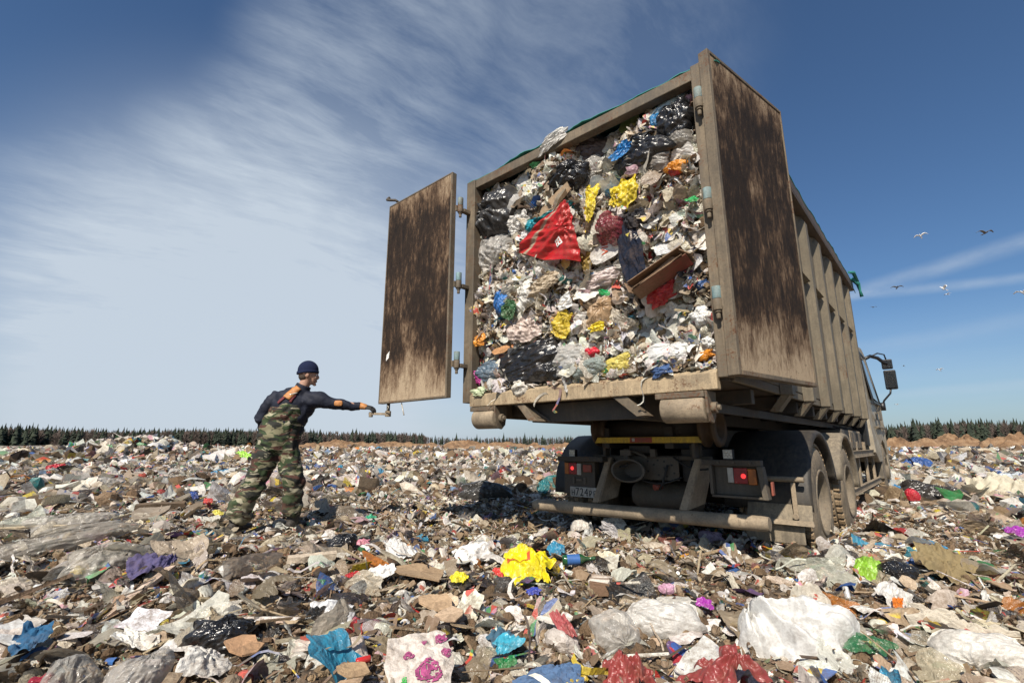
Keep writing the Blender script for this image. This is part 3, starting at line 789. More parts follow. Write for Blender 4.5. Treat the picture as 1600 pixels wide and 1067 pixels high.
# cab
def cab_section():
    # side profile (v, w) of the cab: back, roof, screen, nose
    return [(7.15, -0.55), (7.15, 1.20), (7.30, 1.42), (8.6, 1.50), (8.95, 1.36), (9.30, 0.35), (9.38, -0.15), (9.36, -0.85), (9.05, -0.95), (9.05, -0.62), (8.9, -0.42), (8.55, -0.33), (8.2, -0.42), (8.05, -0.62), (8.05, -0.72), (7.6, -0.72)]
cs = cab_section()
mb = MB(); vv = []; ff = []
lay = [(-0.02, 0.10), (0.0, 0.05), (0.06, 0.0), (2.39, 0.0), (2.45, 0.05), (2.47, 0.10)]
n = len(cs)
cx_, cz_ = 8.25, 0.3
for (u_, ins) in lay:
    for (v_, z_) in cs:
        tz = max(0, (z_ - 0.35)) * 0.10
        k = 1 - ins * 0.35
        uu_ = u_ - (tz if u_ > 1.2 else -tz)
        vv.append((uu_, cx_ + (v_ - cx_) * k, cz_ + (z_ - cz_) * k if z_ > 0 else z_))
for i in range(len(lay) - 1):
    for k in range(n):
        a = i * n + k; b_ = i * n + (k + 1) % n
        ff.append((a, b_, b_ + n, a + n))
ff.append(tuple(reversed(range(n)))); ff.append(tuple(range((len(lay) - 1) * n, len(lay) * n)))
mb.add([(a, b_, c_) for a, b_, c_ in vv], ff)
cabo = tp(mb, 'cab', M['cab'], 0.012)
mb = MB(); 
mb.prism([(2.45 - .095, 8.0, 1.25), (2.45 - .095, 8.75, 1.22), (2.455 - .0, 9.12, 0.40), (2.47, 8.0, 0.42)], (0.012, 0, 0.0)); wn = mb.build('window', M['glass'], cabo, 0.004, TO)
mb = MB()
fp = [(2.37, 7.93, 1.30), (2.365, 8.82, 1.28), (2.474, 9.20, 0.36), (2.474, 7.93, 0.36)]
for i in range(4):
    a, b_ = fp[i], fp[(i + 1) % 4]; mb.beam(a, b_, 0.035, 0.02, (1, 0, 0))
mb.build('window_frame', M['black'], cabo, 0, TO)
mb = MB().box((2.468, 8.02, 0.02), (2.492, 8.22, 0.14)); mb.build('door_handle', M['black'], cabo, 0.006, TO)
mb = MB().box((2.462, 7.9, -0.12), (2.50, 9.2, -0.09)); mb.box((2.462, 8.5, 0.05), (2.485, 8.95, 0.20)); mb.build('trim_strip', M['fender_mud'], cabo, 0.005, TO)
mb = MB().box((0.2, 7.4, 1.40), (2.2, 8.6, 1.62)); rf = mb.build('roof_fairing', M['white'], cabo, 0.09, TO)
mb = MB(); mb.box((2.18, 6.86, 0.62), (2.44, 7.12, 1.24)); mb.box((2.16, 6.88, 0.10), (2.44, 7.10, 0.61)); mb.box((2.22, 6.90, -0.45), (2.42, 7.08, 0.09)); tp(mb, 'air_intake', M['black'], 0.02)
mb = MB()
mb.tube([(2.35, 8.95, 1.30), (2.44, 9.1, 1.37), (2.55, 9.2, 1.33), (2.62, 9.25, 1.25), (2.68, 9.3, 1.20)], 0.035, 10)
mb.tube([(2.44, 9.1, 1.36), (2.56, 9.2, 1.43), (2.66, 9.28, 1.40), (2.68, 9.3, 1.28)], 0.014, 8)
mb.tube([(2.68, 9.3, 0.70), (2.66, 9.3, 0.60), (2.54, 9.3, 0.46), (2.50, 9.3, 0.36)], 0.018, 8)
mb.cyl((2.50, 9.3, 0.26), (2.50, 9.3, 0.42), 0.05, 12)
ma = tp(mb, 'mirror_arm', M['black'], 0)
mb = MB().box((2.59, 9.28, 1.10), (2.77, 9.36, 1.30)); mr = mb.build('mirror', M['black'], tr, 0.02, TO)
mb = MB().box((2.605, 9.274, 1.12), (2.755, 9.279, 1.28)); mb.build('mirror_glass', M['mirror'], mr, 0.0, TO)
mb = MB().box((2.60, 9.26, 0.68), (2.80, 9.36, 1.075)); mr = mb.build('mirror', M['black'], tr, 0.025, TO)
mb = MB().box((2.615, 9.254, 0.71), (2.785, 9.259, 1.05)); mb.build('mirror_glass', M['mirror'], mr, 0.0, TO)
mb = MB(); mb.box((2.36, 8.2, -1.02), (2.46, 8.0, -0.70)); mb.box((2.36, 9.1, -0.95), (2.46, 9.36, -0.50)); tp(mb, 'step', M['fender_mud'], 0.01)
# ================================================================== GROUND
def ground_h(x, y):
    x = np.asarray(x, float); y = np.asarray(y, float)
    r = np.hypot(x, y)
    big = fbm(x * 0.22 + 3, y * 0.22, 3) * 0.22
    med = fbm(x * 0.9, y * 0.9 + 9, 3) * 0.14
    sml = fbm(x * 4.0 + 2, y * 4.0, 3) * 0.05
    h = big + med + sml
    # trampled flat around the lorry and under the man
    fl = np.exp(-(((x - 1.6) / 2.6) ** 2 + ((y - 6.2) / 2.4) ** 2))
    fl2 = np.exp(-(((x + 2.5) / 0.9) ** 2 + ((y - 5.2) / 0.9) ** 2))
    k = np.clip(1 - fl - fl2, 0.12, 1)
    h = h * k - 0.03 * fl - 0.05 * fl2
    near = np.clip((r - 0.8) / 2.0, 0.3, 1)
    h = h * near
    far = np.clip((r - 25) / 60, 0, 1)
    h = h + far * 0.35 * (0.6 + fbm(x * 0.05, y * 0.05, 3))
    # a low heap of rubbish on the left skyline
    h = h + 0.95 * np.exp(-(((x + 25.5) / 3.4) ** 2 + ((y - 34) / 4.0) ** 2)) * (1 + 0.5 * vnoise(x * 1.3, y * 1.3))
    return h
gm, t, b = new_mat('tipped_earth_and_shreds')
P = t.node('ShaderNodeTexCoord').outputs['Object']
n1 = t.noise(P, 1.3, 6, 0.6); n2 = t.noise(P, 11, 6, 0.7); n3 = t.noise(P, 55, 5, 0.7)
c = t.ramp(n2, [(0.32, (0.022, 0.015, 0.010)), (0.48, (0.075, 0.052, 0.033)), (0.60, (0.20, 0.14, 0.09)), (0.74, (0.34, 0.27, 0.19))])
vo = t.node('ShaderNodeTexVoronoi', ins={'Vector': t.vmath('ADD', P, t.vmath('MULTIPLY', t.noise(P, 8, 2, 0.5, 0, 'Color'), (0.12, 0.12, 0.12))), 'Scale': 17.0, 'Randomness': 1.0})
hs = t.node('ShaderNodeSeparateXYZ', ins={0: vo.outputs['Color']})
lit = t.ramp(hs.outputs[0], [(0.0, (0.30, 0.24, 0.17)), (0.25, (0.52, 0.47, 0.38)), (0.4, (0.09, 0.07, 0.05)), (0.55, (0.68, 0.66, 0.60)), (0.75, (0.22, 0.15, 0.09)), (0.90, (0.10, 0.17, 0.22)), (0.96, (0.35, 0.05, 0.04))], 'CONSTANT')
c = t.mix(t.ramp(hs.outputs[1], [(0.45, 0.0), (0.5, 1.0)]), c, lit)
c = t.mix(t.ramp(n1, [(0.40, 0.35), (0.62, 0.0)]), c, (0.06, 0.045, 0.03))
c = t.mix(t.ramp(n3, [(0.35, 0.5), (0.5, 0.0)]), c, (0.03, 0.022, 0.015))
t.l.new(c, b.inputs['Base Color']); b.inputs['Roughness'].default_value = 0.9
bump(t, b, t.math('ADD', n2, t.math('MULTIPLY', n3, 0.5)), 1.0, 0.03)
NA, NR = 560, 300
ang_ = np.linspace(0, 2 * PI, NA, endpoint=False)
rad_ = np.concatenate([[0.0], np.geomspace(0.35, 2600, NR)])
A_, R_ = np.meshgrid(ang_, rad_)
GX, GY = R_ * np.sin(A_), R_ * np.cos(A_)
GZ = ground_h(GX, GY)
Vt = np.stack([GX, GY, GZ], -1).reshape(-1, 3)
i_, j_ = np.meshgrid(np.arange(NR), np.arange(NA), indexing='ij')
q = np.stack([i_ * NA + j_, i_ * NA + (j_ + 1) % NA, (i_ + 1) * NA + (j_ + 1) % NA, (i_ + 1) * NA + j_], -1).reshape(-1, 4)
me = bpy.data.meshes.new('ground')
me.from_pydata(Vt.tolist(), [], q[:, ::-1].tolist()); me.update()
me.polygons.foreach_set('use_smooth', [True] * len(me.polygons))
go = bpy.data.objects.new('ground', me); C.objects.link(go); me.materials.append(gm); tag(go, kind='structure')

# ================================================================== RUBBISH SHAPES
def unit3(r, n): 
    v = r.normal(size=(n, 3)); return v / np.linalg.norm(v, axis=1, keepdims=True)
def crease2(x, y, r, k, amp):
    z = np.zeros_like(x)
    for i in range(k):
        a = r.uniform(0, 2 * PI); c_ = r.uniform(-0.75, 0.75)
        z += r.choice([-1, 1]) * r.uniform(0.35, 1) * amp * np.abs(x * math.cos(a) + y * math.sin(a) - c_)
    return z - z.mean()
def grid_faces(n, m):
    i, j = np.meshgrid(np.arange(n - 1), np.arange(m - 1), indexing='ij')
    a = i * m + j
    return np.stack([a, a + m, a + m + 1, a + 1], -1).reshape(-1, 4)
def sheet(r, n, folds=6, amp=0.30, curl=0.6, ragged=0.3, aspect=1.0, fine=0.05):
    g_ = np.linspace(-1, 1, n); x, y = np.meshgrid(g_, g_, indexing='ij')
    th = np.arctan2(y, x); s = np.ones_like(x)
    for k in range(2, 9): s += ragged * r.normal() / k * np.cos(k * th + r.uniform(0, 6.3))
    rr = np.maximum(np.abs(x), np.abs(y))
    s = 1 + (s - 1) * rr
    if r.random() < 0.5:  # rounder outline
        rd_ = np.hypot(x, y); k = np.where(rd_ > 0, rr / np.maximum(rd_, 1e-6), 1); s = s * (0.35 + 0.65 * k)
    lx, ly = x.copy(), y.copy()
    x = x * s * aspect; y = y * s
    z = crease2(x, y, r, folds, amp) + crease2(x, y, r, folds + 2, amp * 0.22)
    if n > 6: z += fine * r.normal(size=z.shape)
    x = x + crease2(lx, ly, r, 3, amp * 0.3); y = y + crease2(lx, ly, r, 3, amp * 0.3)
    if curl > 0:
        cr = curl * r.uniform(-0.4, 1.0)
        if abs(cr) > 0.05:
            Rr = 1 / cr; a = r.uniform(0, PI)
            u_ = x * math.cos(a) + y * math.sin(a); v_ = -x * math.sin(a) + y * math.cos(a)
            ph = u_ / Rr; u2 = (Rr - z) * np.sin(ph) if True else u_; z = Rr - (Rr - z) * np.cos(ph)
            x = u2 * math.cos(a) - v_ * math.sin(a); y = u2 * math.sin(a) + v_ * math.cos(a); z = -z
    z -= z.mean()
    return np.stack([x, y, z], -1).reshape(-1, 3), grid_faces(n, n), np.stack([lx, ly], -1).reshape(-1, 2)
_ico = {}
def ico(level):
    if level not in _ico:
        bm = bmesh.new(); bmesh.ops.create_icosphere(bm, subdivisions=level, radius=1.0)
        _ico[level] = (np.array([v.co[:] for v in bm.verts]), np.array([[v.index for v in f.verts] for f in bm.faces])); bm.free()
    return _ico[level]
def blob(r, level, amp=0.45, k=9, flat=0.6, stretch=(1, 1, 1), fine=0.0, tie=False):
    P, F = ico(level); P = P.copy(); base = P.copy()
    d = np.zeros(len(P))
    for i in range(k):
        n_ = unit3(r, 1)[0]; c_ = r.uniform(-0.6, 0.6)
        d += r.choice([-1, 1]) * r.uniform(0.3, 1) * amp / math.sqrt(k) * np.abs(P @ n_ - c_)
    for i in range(k * 2):
        n_ = unit3(r, 1)[0] * r.uniform(2, 5); c_ = r.uniform(-3, 3)
        tri = np.abs(((P @ n_ - c_) % 2) - 1)
        d += amp * 0.10 * (tri - 0.5)
    d -= d.mean()
    P = P * (1 + d)[:, None]
    if tie:
        t_ = np.clip((base[:, 1] - 0.55) / 0.45, 0, 1)
        az = np.arctan2(base[:, 2], base[:, 0])
        P[:, 0] *= 1 - 0.75 * t_; P[:, 2] *= 1 - 0.75 * t_; P[:, 1] += 0.35 * t_ ** 3
        P += (base * (0.05 * np.sin(az * 11 + 3 * r.random()) * np.clip(base[:, 1] + 0.7, 0, 1))[:, None])
    if fine: P += fine * r.normal(size=P.shape)
    P *= np.array(stretch); P[:, 2] *= flat
    return P, F, base[:, :2]
def plank(r, asp=8):
    x = np.array([-1, 1, 1, -1, -1, 1, 1, -1.]); y = np.array([-1, -1, 1, 1, -1, -1, 1, 1.]) / asp; z = np.array([-1, -1, -1, -1, 1, 1, 1, 1.]) / asp * r.uniform(.2, .7)
    P = np.stack([x, y, z], -1) + r.normal(size=(8, 3)) * np.array([.06, .015, .01])
    return P, np.array([[0, 3, 2, 1], [4, 5, 6, 7], [0, 1, 5, 4], [1, 2, 6, 5], [2, 3, 7, 6], [3, 0, 4, 7]]), P[:, :2]
def slab(r, th=0.06):
    """torn cardboard: ragged thick polygon"""
    n = r.integers(4, 8); a = np.sort(r.uniform(0, 2 * PI, n)) ; a = np.linspace(0, 2 * PI, n, endpoint=False) + r.uniform(-.3, .3, n)
    rr = r.uniform(0.65, 1.1, n); x = rr * np.cos(a); y = rr * np.sin(a) * r.uniform(.5, 1)
    b_ = r.uniform(-.25, .25); z = b_ * (x * r.uniform(-1, 1)) ** 2
    top = np.stack([x, y, z + th], -1); bot = np.stack([x, y, z], -1)
    P = np.concatenate([top, bot, [[0, 0, th + z.mean() * .5]], [[0, 0, z.mean() * .5]]])
    F = []
    for i in range(n):
        j = (i + 1) % n; F += [(2 * n, i, j, j), (2 * n + 1, n + j, n + i, n + i), (i, n + i, n + j, j)]
    return P, np.array(F), P[:, :2]
def can(r, seg=9):
    prof = [(-1, .05), (-1, .36), (-.2, .38), (.35, .36), (.6, .16), (.95, .14), (1, .02)]
    if r.random() < .4: prof = [(-.6, .05), (-.6, .4), (.6, .5), (.55, .42), (-.5, .3)]
    P = []; F = []
    for (t_, q_) in prof:
        for k in range(seg):
            a = 2 * PI * k / seg; P.append((t_, q_ * math.cos(a) * (1 + .15 * r.normal() * .4), q_ * math.sin(a) * r.uniform(.8, 1)))
    for i in range(len(prof) - 1):
        for k in range(seg):
            a = i * seg + k; c_ = i * seg + (k + 1) % seg; F.append((a, c_, c_ + seg, a + seg))
    P = np.array(P); return P, np.array(F), P[:, :2]
def ribbon(r, n=9):
    t_ = np.linspace(-1, 1, n); x = t_ + .15 * np.sin(t_ * r.uniform(2, 5)); y = .3 * np.sin(t_ * r.uniform(1, 4) + r.uniform(0, 6)); z = .12 * np.sin(t_ * r.uniform(2, 7))
    wd_ = r.uniform(.04, .12)
    P = np.concatenate([np.stack([x, y - wd_, z], -1), np.stack([x, y + wd_, z + wd_ * r.normal()], -1)])
    F = [(i, i + 1, n + i + 1, n + i) for i in range(n - 1)]
    return P, np.array(F), P[:, :2]
rs = np.random.default_rng(11)
def quadify(F):
    F = np.asarray(F)
    if F.shape[1] == 3: F = np.concatenate([F, F[:, 2:3]], 1)
    return F
LIB = {}
def lib(key, fn, n):
    LIB[key] = [(a, quadify(b_), c_) for a, b_, c_ in (fn() for _ in range(n))]
lib('film_h', lambda: sheet(rs, 15, 8, .30, .8, .3, rs.uniform(.5, 1), .02), 12)
lib('film_m', lambda: sheet(rs, 9, 6, .32, .8, .3, rs.uniform(.5, 1), .03), 16)
lib('film_l', lambda: sheet(rs, 4, 4, .45, .6, .3, rs.uniform(.5, 1)), 20)
lib('paper_h', lambda: sheet(rs, 11, 4, .18, .9, .22, rs.uniform(.5, 1), .012), 12)
lib('paper_m', lambda: sheet(rs, 6, 3, .2, .9, .22, rs.uniform(.5, 1)), 16)
lib('paper_l', lambda: sheet(rs, 3, 2, .3, .7, .2, rs.uniform(.4, 1)), 16)
lib('lump_h', lambda: blob(rs, 4, .6, 12, rs.uniform(.5, .8), (1, rs.uniform(.6, 1), 1)), 10)
lib('lump_m', lambda: blob(rs, 3, .6, 10, rs.uniform(.5, .8), (1, rs.uniform(.6, 1), 1)), 12)
lib('lump_l', lambda: blob(rs, 2, .6, 7, rs.uniform(.45, .8), (1, rs.uniform(.6, 1), 1)), 12)
lib('clod', lambda: blob(rs, 2, .7, 7, rs.uniform(.6, .9), (1, rs.uniform(.5, 1), 1)), 12)
lib('crumb', lambda: blob(rs, 1, .7, 6, rs.uniform(.5, .9), (1, rs.uniform(.5, 1), 1)), 12)
lib('slab', lambda: slab(rs, rs.uniform(.03, .12)), 16)
lib('stick', lambda: plank(rs, rs.uniform(7, 22)), 10)
lib('can', lambda: can(rs), 10)
lib('ribbon', lambda: ribbon(rs), 12)

# colour tables (base colour, weight)
PAL = {
 'film': [((.72, .66, .56), 6), ((.60, .51, .38), 4), ((.36, .28, .19), 3.6), ((.82, .79, .72), 5.5), ((.025, .025, .025), 3.0), ((.03, .12, .36), .26), ((.04, .28, .44), .30), ((.02, .18, .18), .22), ((.04, .25, .08), .2), ((.42, .03, .03), .22), ((.66, .50, .04), .26), ((.60, .38, .42), .16), ((.60, .22, .04), .16), ((.15, .09, .20), .08), ((.26, .10, .08), .25)],
 'paper': [((.72, .69, .62), 6), ((.55, .48, .38), 4), ((.80, .79, .76), 5.5), ((.36, .27, .18), 3), ((.62, .10, .08), .35), ((.70, .55, .10), .35), ((.12, .25, .42), .3), ((.14, .34, .18), .25), ((.62, .42, .46), .3), ((.5, .28, .12), .5)],
 'slab': [((.42, .30, .19), 5), ((.52, .41, .29), 4), ((.30, .21, .13), 3), ((.62, .55, .44), 2.5), ((.72, .70, .64), 1.2), ((.12, .09, .07), 1)],
 'crumbs': [((.55, .45, .32), 3), ((.70, .64, .54), 3), ((.28, .20, .13), 3), ((.14, .10, .065), 3), ((.42, .30, .19), 2)],
 'earth': [((.17, .115, .07), 4), ((.25, .175, .11), 4), ((.11, .078, .05), 3.4), ((.34, .26, .17), 2), ((.06, .045, .032), 2)],
 'stick': [((.46, .36, .23), 4), ((.25, .18, .11), 3), ((.60, .52, .38), 2), ((.08, .06, .045), 2), ((.7, .68, .62), 1)],
 'hard': [((.02, .10, .05), 1.2), ((.55, .55, .52), 3), ((.60, .05, .04), .6), ((.04, .14, .40), .6), ((.7, .68, .62), 2.5), ((.16, .10, .05), 1), ((.65, .5, .08), .4), ((.05, .05, .05), 1), ((.7, .3, .05), .3)],
}
def pick(r, name, n):
    cs_ = np.array([c_ for c_, w_ in PAL[name]]); ws_ = np.array([w_ for c_, w_ in PAL[name]], float); ws_ /= ws_.sum()
    c_ = cs_[r.choice(len(ws_), n, p=ws_)]
    c_ = c_ * r.uniform(.72, 1.12, (n, 1)) * (1 + r.normal(size=(n, 3)) * .03)
    return np.clip(c_, .005, .9)
def rot_batch(yaw, tx, ty):
    """tilt about x and y, then yaw: (n,3,3)"""
    cx, sx, cy, sy, cz, sz = np.cos(tx), np.sin(tx), np.cos(ty), np.sin(ty), np.cos(yaw), np.sin(yaw)
    o = np.zeros_like(yaw); e = o + 1
    X = np.stack([np.stack([e, o, o], -1), np.stack([o, cx, -sx], -1), np.stack([o, sx, cx], -1)], 1)
    Y = np.stack([np.stack([cy, o, sy], -1), np.stack([o, e, o], -1), np.stack([-sy, o, cy], -1)], 1)
    Z = np.stack([np.stack([cz, -sz, o], -1), np.stack([sz, cz, o], -1), np.stack([o, o, e], -1)], 1)
    return Z @ Y @ X
class Pile:
    def __init__(s): s.V = []; s.F = []; s.C = []; s.L = []; s.S = []; s.n = 0
    def scatter(s, r, key, pos, size, cols, slot, tilt=0.35, basis=None, col2=None):
        """place len(pos) pieces drawn from the shapes of `key`"""
        var = LIB[key]; n = len(pos)
        if n == 0: return
        which = r.integers(0, len(var), n)
        yaw = r.uniform(0, 2 * PI, n); tx = r.normal(size=n) * tilt; ty = r.normal(size=n) * tilt
        Rm = rot_batch(yaw, tx, ty)
        if basis is not None: Rm = basis[None] @ Rm
        sz = np.broadcast_to(np.asarray(size), (n,))
        if col2 is None: col2 = cols[r.permutation(n)]
        for k, (P, F, L) in enumerate(var):
            idx = np.where(which == k)[0]
            if not len(idx): continue
            m = len(idx)
            an = np.stack([r.uniform(.8, 1.2, m), r.uniform(.75, 1.2, m), r.uniform(.7, 1.2, m)], -1)
            v = np.einsum('nij,nkj->nki', Rm[idx], P[None] * an[:, None, :]) * sz[idx, None, None] + pos[idx][:, None, :]
            s.V.append(v.reshape(-1, 3))
            f = F[None] + (s.n + np.arange(m) * len(P))[:, None, None]
            s.F.append(f.reshape(-1, 4)); s.n += m * len(P)
            s.C.append(np.repeat(cols[idx], len(P), 0))
            # second colour and pattern coordinate for printed wrappers
            lc = np.concatenate([np.broadcast_to(L[None], (m,) + L.shape), np.zeros((m, len(L), 1))], -1) + r.uniform(-20, 20, (m, 1, 3))
            s.L.append(lc.reshape(-1, 3))
            s.S.append(np.full(m * len(F), slot, np.int32))
    def build(s, name, mats, smooth=False):
        V = np.concatenate(s.V).astype(np.float32); F = np.concatenate(s.F); Cc = np.concatenate(s.C); Lc = np.concatenate(s.L).astype(np.float32); S = np.concatenate(s.S)
        tri = F[:, 2] == F[:, 3]
        lt = np.where(tri, 3, 4).astype(np.int32)
        keep = np.ones(F.shape, bool); keep[tri, 3] = False
        loops = F[keep].astype(np.int32)
        me = bpy.data.meshes.new(name)
        me.vertices.add(len(V)); me.vertices.foreach_set('co', V.ravel())
        me.loops.add(len(loops)); me.loops.foreach_set('vertex_index', loops)
        me.polygons.add(len(F))
        ls = np.concatenate([[0], np.cumsum(lt)[:-1]]).astype(np.int32)
        me.polygons.foreach_set('loop_start', ls)
        me.polygons.foreach_set('material_index', S)
        me.polygons.foreach_set('use_smooth', np.full(len(F), smooth))
        me.update(calc_edges=True)
        a = me.attributes.new('tint', 'FLOAT_COLOR', 'POINT'); a.data.foreach_set('color', np.concatenate([Cc, np.ones((len(Cc), 1))], 1).astype(np.float32).ravel())
        a = me.attributes.new('local', 'FLOAT_VECTOR', 'POINT'); a.data.foreach_set('vector', Lc.ravel())
        for q_ in mats: me.materials.append(q_)
        o = bpy.data.objects.new(name, me); C.objects.link(o)
        return o
def litter_mat(name, rough, dirt, trans=0.0, clear=0.0, prnt=0.0, bmp=0.3, spec=0.5):
    m, t, b = new_mat(name)
    at = t.node('ShaderNodeAttribute', attribute_name='tint').outputs['Color']
    lo = t.node('ShaderNodeAttribute', attribute_name='local').outputs['Vector']
    P = t.node('ShaderNodeTexCoord').outputs['Object']
    c = at
    if prnt:
        vr = t.node('ShaderNodeTexVoronoi', ins={'Vector': lo, 'Scale': 1.7})
        s2 = t.node('ShaderNodeSeparateXYZ', ins={0: vr.outputs['Color']})
        pc = t.ramp(s2.outputs[0], [(0.0, (.55, .04, .03)), (.22, (.03, .12, .40)), (.4, (.75, .73, .68)), (.55, (.03, .28, .10)), (.68, (.72, .52, .04)), (.8, (.05, .04, .04)), (.9, (.60, .25, .35))], 'CONSTANT')
        big = t.noise(lo, 0.13, 0, 0.5)
        on = t.math('MULTIPLY', t.ramp(s2.outputs[1], [(0.62, 0.0), (0.64, 1.0)]), t.ramp(big, [(0.60, 0.0), (0.63, prnt)]))
        c = t.mix(on, c, pc)
        # lines of small print
        ln = t.node('ShaderNodeTexWave', bands_direction='Y', ins={'Vector': lo, 'Scale': 2.6, 'Distortion': 0.0})
        brk = t.noise(t.mapping(lo, scale=(9, 2.6, 1)), 2.0, 2, 0.5)
        tx = t.math('MULTIPLY', t.ramp(ln.outputs['Fac'], [(0.72, 0.0), (0.78, 1.0)]), t.ramp(brk, [(0.48, 0.0), (0.52, 0.75)]))
        tx = t.math('MULTIPLY', tx, t.ramp(t.noise(lo, 0.2, 0, .5), [(0.62, 0.0), (0.65, 1.0)]))
        c = t.mix(tx, c, (0.10, 0.07, 0.10))
    d1 = t.noise(P, 7, 5, 0.7); d2 = t.noise(P, 45, 5, 0.75)
    k = t.ramp(t.math('ADD', t.math('MULTIPLY', d1, 0.5), t.math('MULTIPLY', d2, 0.5)), [(0.50 - .1 * dirt, 0.0), (0.66 - .1 * dirt, dirt)])
    c = t.mix(k, c, (0.155, 0.10, 0.058))
    c = t.mix(t.ramp(t.noise(P, 120, 3, 0.7), [(0.63, 0.0), (0.70, 0.5 * dirt)]), c, (0.04, 0.03, 0.02))
    t.l.new(c, b.inputs['Base Color'])
    b.inputs['Specular IOR Level'].default_value = spec
    t.l.new(t.math('ADD', rough, t.math('MULTIPLY', k, 0.5), clamp=True), b.inputs['Roughness'])
    rg = t.math('ABSOLUTE', t.math('SUBTRACT', t.noise(P, 24, 3, 0.55, 0.8), 0.5)); rg2 = t.math('ABSOLUTE', t.math('SUBTRACT', t.noise(P, 60, 3, 0.6, 0.8), 0.5))
    bump(t, b, t.math('ADD', t.math('MULTIPLY', rg, 2.0), rg2), bmp, 0.022)
    out = [x for x in t.n if x.type == 'OUTPUT_MATERIAL'][0]
    sh = b.outputs[0]
    if trans:
        tl = t.node('ShaderNodeBsdfTranslucent', ins={'Color': c})
        sh = t.node('ShaderNodeMixShader', ins={0: trans, 1: sh, 2: tl.outputs[0]}).outputs[0]
    if clear:
        tp_ = t.node('ShaderNodeBsdfTransparent', ins={'Color': (0.92, 0.9, 0.86, 1)})
        fr_ = t.node('ShaderNodeLayerWeight', ins={'Blend': 0.35}).outputs['Facing']
        fac = t.math('MULTIPLY', t.math('SUBTRACT', 1.0, fr_), t.ramp(d1, [(0.35, clear), (0.62, clear * 0.25)]))
        sh = t.node('ShaderNodeMixShader', ins={0: fac, 1: sh, 2: tp_.outputs[0]}).outputs[0]
    t.l.new(sh, out.inputs[0])
    return m
LM = [litter_mat('soiled_paper', 0.75, 0.75, 0.12, 0, 0.9, 0.35),
      litter_mat('soiled_plastic', 0.30, 0.50, 0.24, 0, 0.8, 0.38, 0.6),
      litter_mat('cloudy_film', 0.16, 0.38, 0.3, 0.62, 0.0, 0.45, 0.8),
      litter_mat('dry_earth', 0.92, 0.8, 0, 0, 0, 0.9, 0.2),
      litter_mat('hard_plastic', 0.22, 0.45, 0, 0, 0.6, 0.1, 0.6)]
PAPER, PLAST, FILM, EARTH, HARD = range(5)

# ------------------------------------------------------------------ litter over the ground, in rings
def ring(r, n, r0, r1, half):
    """random points in a sector in front of the camera, even per area"""
    a = r.uniform(-half, half, n); q_ = np.sqrt(r.uniform(r0 ** 2, r1 ** 2, n))
    return np.stack([q_ * np.sin(a), q_ * np.cos(a)], -1)
def clumpy(r, p, key=0.0, s=0.8, th=-0.12):
    k = fbm(p[:, 0] * s + key, p[:, 1] * s - key, 2) + r.normal(size=len(p)) * 0.10
    return p[k > th]
def on_ground(p, lift): return np.stack([p[:, 0], p[:, 1], ground_h(p[:, 0], p[:, 1]) + lift], -1)
def lay(pile, r, key, pal, slot, n, r0, r1, s0, s1, tilt, half, lift=0.25, cl=None, th=-0.12, flatcol=None):
    p = ring(r, n, r0, r1, half)
    if cl is not None: p = clumpy(r, p, cl, 0.7, th)
    sz = s0 * (s1 / s0) ** (r.random(len(p)) ** 1.7)
    pile.scatter(r, key, on_ground(p, 0) + np.stack([0 * sz, 0 * sz, sz * lift * r.uniform(-.2, 1.6, len(p))], -1), sz, pick(r, pal, len(p)), slot, tilt)
H = R(62)
r = np.random.default_rng(21)
near = Pile()
DN = 1.0
lay(near, r, 'crumb', 'crumbs', EARTH, 26000, 1.0, 7.5, .006, .022, 1.5, H, .6)
lay(near, r, 'clod', 'earth', EARTH, 2600, 1.0, 7.0, .02, .06, 1.0, H, .1)
lay(near, r, 'slab', 'slab', PAPER, 4200, 1.0, 8.5, .015, .085, .5, H, .5)
lay(near, r, 'slab', 'slab', PAPER, 11000, 1.0, 8.5, .008, .028, .8, H, .9)
lay(near, r, 'crumb', 'earth', EARTH, 16000, 1.0, 7.5, .01, .032, 1.5, H, .6)
lay(near, r, 'stick', 'stick', PAPER, 6500, 1.0, 8.5, .02, .13, .25, H, .45)
lay(near, r, 'ribbon', 'film', PLAST, 2600, 1.0, 8.0, .03, .13, .4, H, .5)
lay(near, r, 'paper_m', 'paper', PAPER, 15000, 1.0, 8.5, .012, .055, .6, H, .7, 3.0, -.02)
lay(near, r, 'paper_h', 'paper', PAPER, 260, 1.0, 5.0, .05, .10, .4, H, .5)
lay(near, r, 'film_m', 'film', PLAST, 8000, 1.0, 8.5, .020, .075, .6, H, .5, 7.0, -.02)
lay(near, r, 'ribbon', 'stick', PAPER, 3500, 1.0, 8.0, .02, .09, .5, H, .5)
lay(near, r, 'film_h', 'film', PLAST, 330, 1.0, 5.5, .06, .14, .4, H, .3)
lay(near, r, 'film_m', 'film', FILM, 900, 1.0, 8.5, .04, .12, .45, H, .4)
lay(near, r, 'lump_m', 'film', PLAST, 330, 1.0, 8.5, .03, .08, .5, H, .1)
lay(near, r, 'lump_l', 'paper', PAPER, 1300, 1.0, 8.5, .018, .05, .8, H, .4)
lay(near, r, 'can', 'hard', HARD, 900, 1.0, 8.5, .016, .055, 1.2, H, .5)
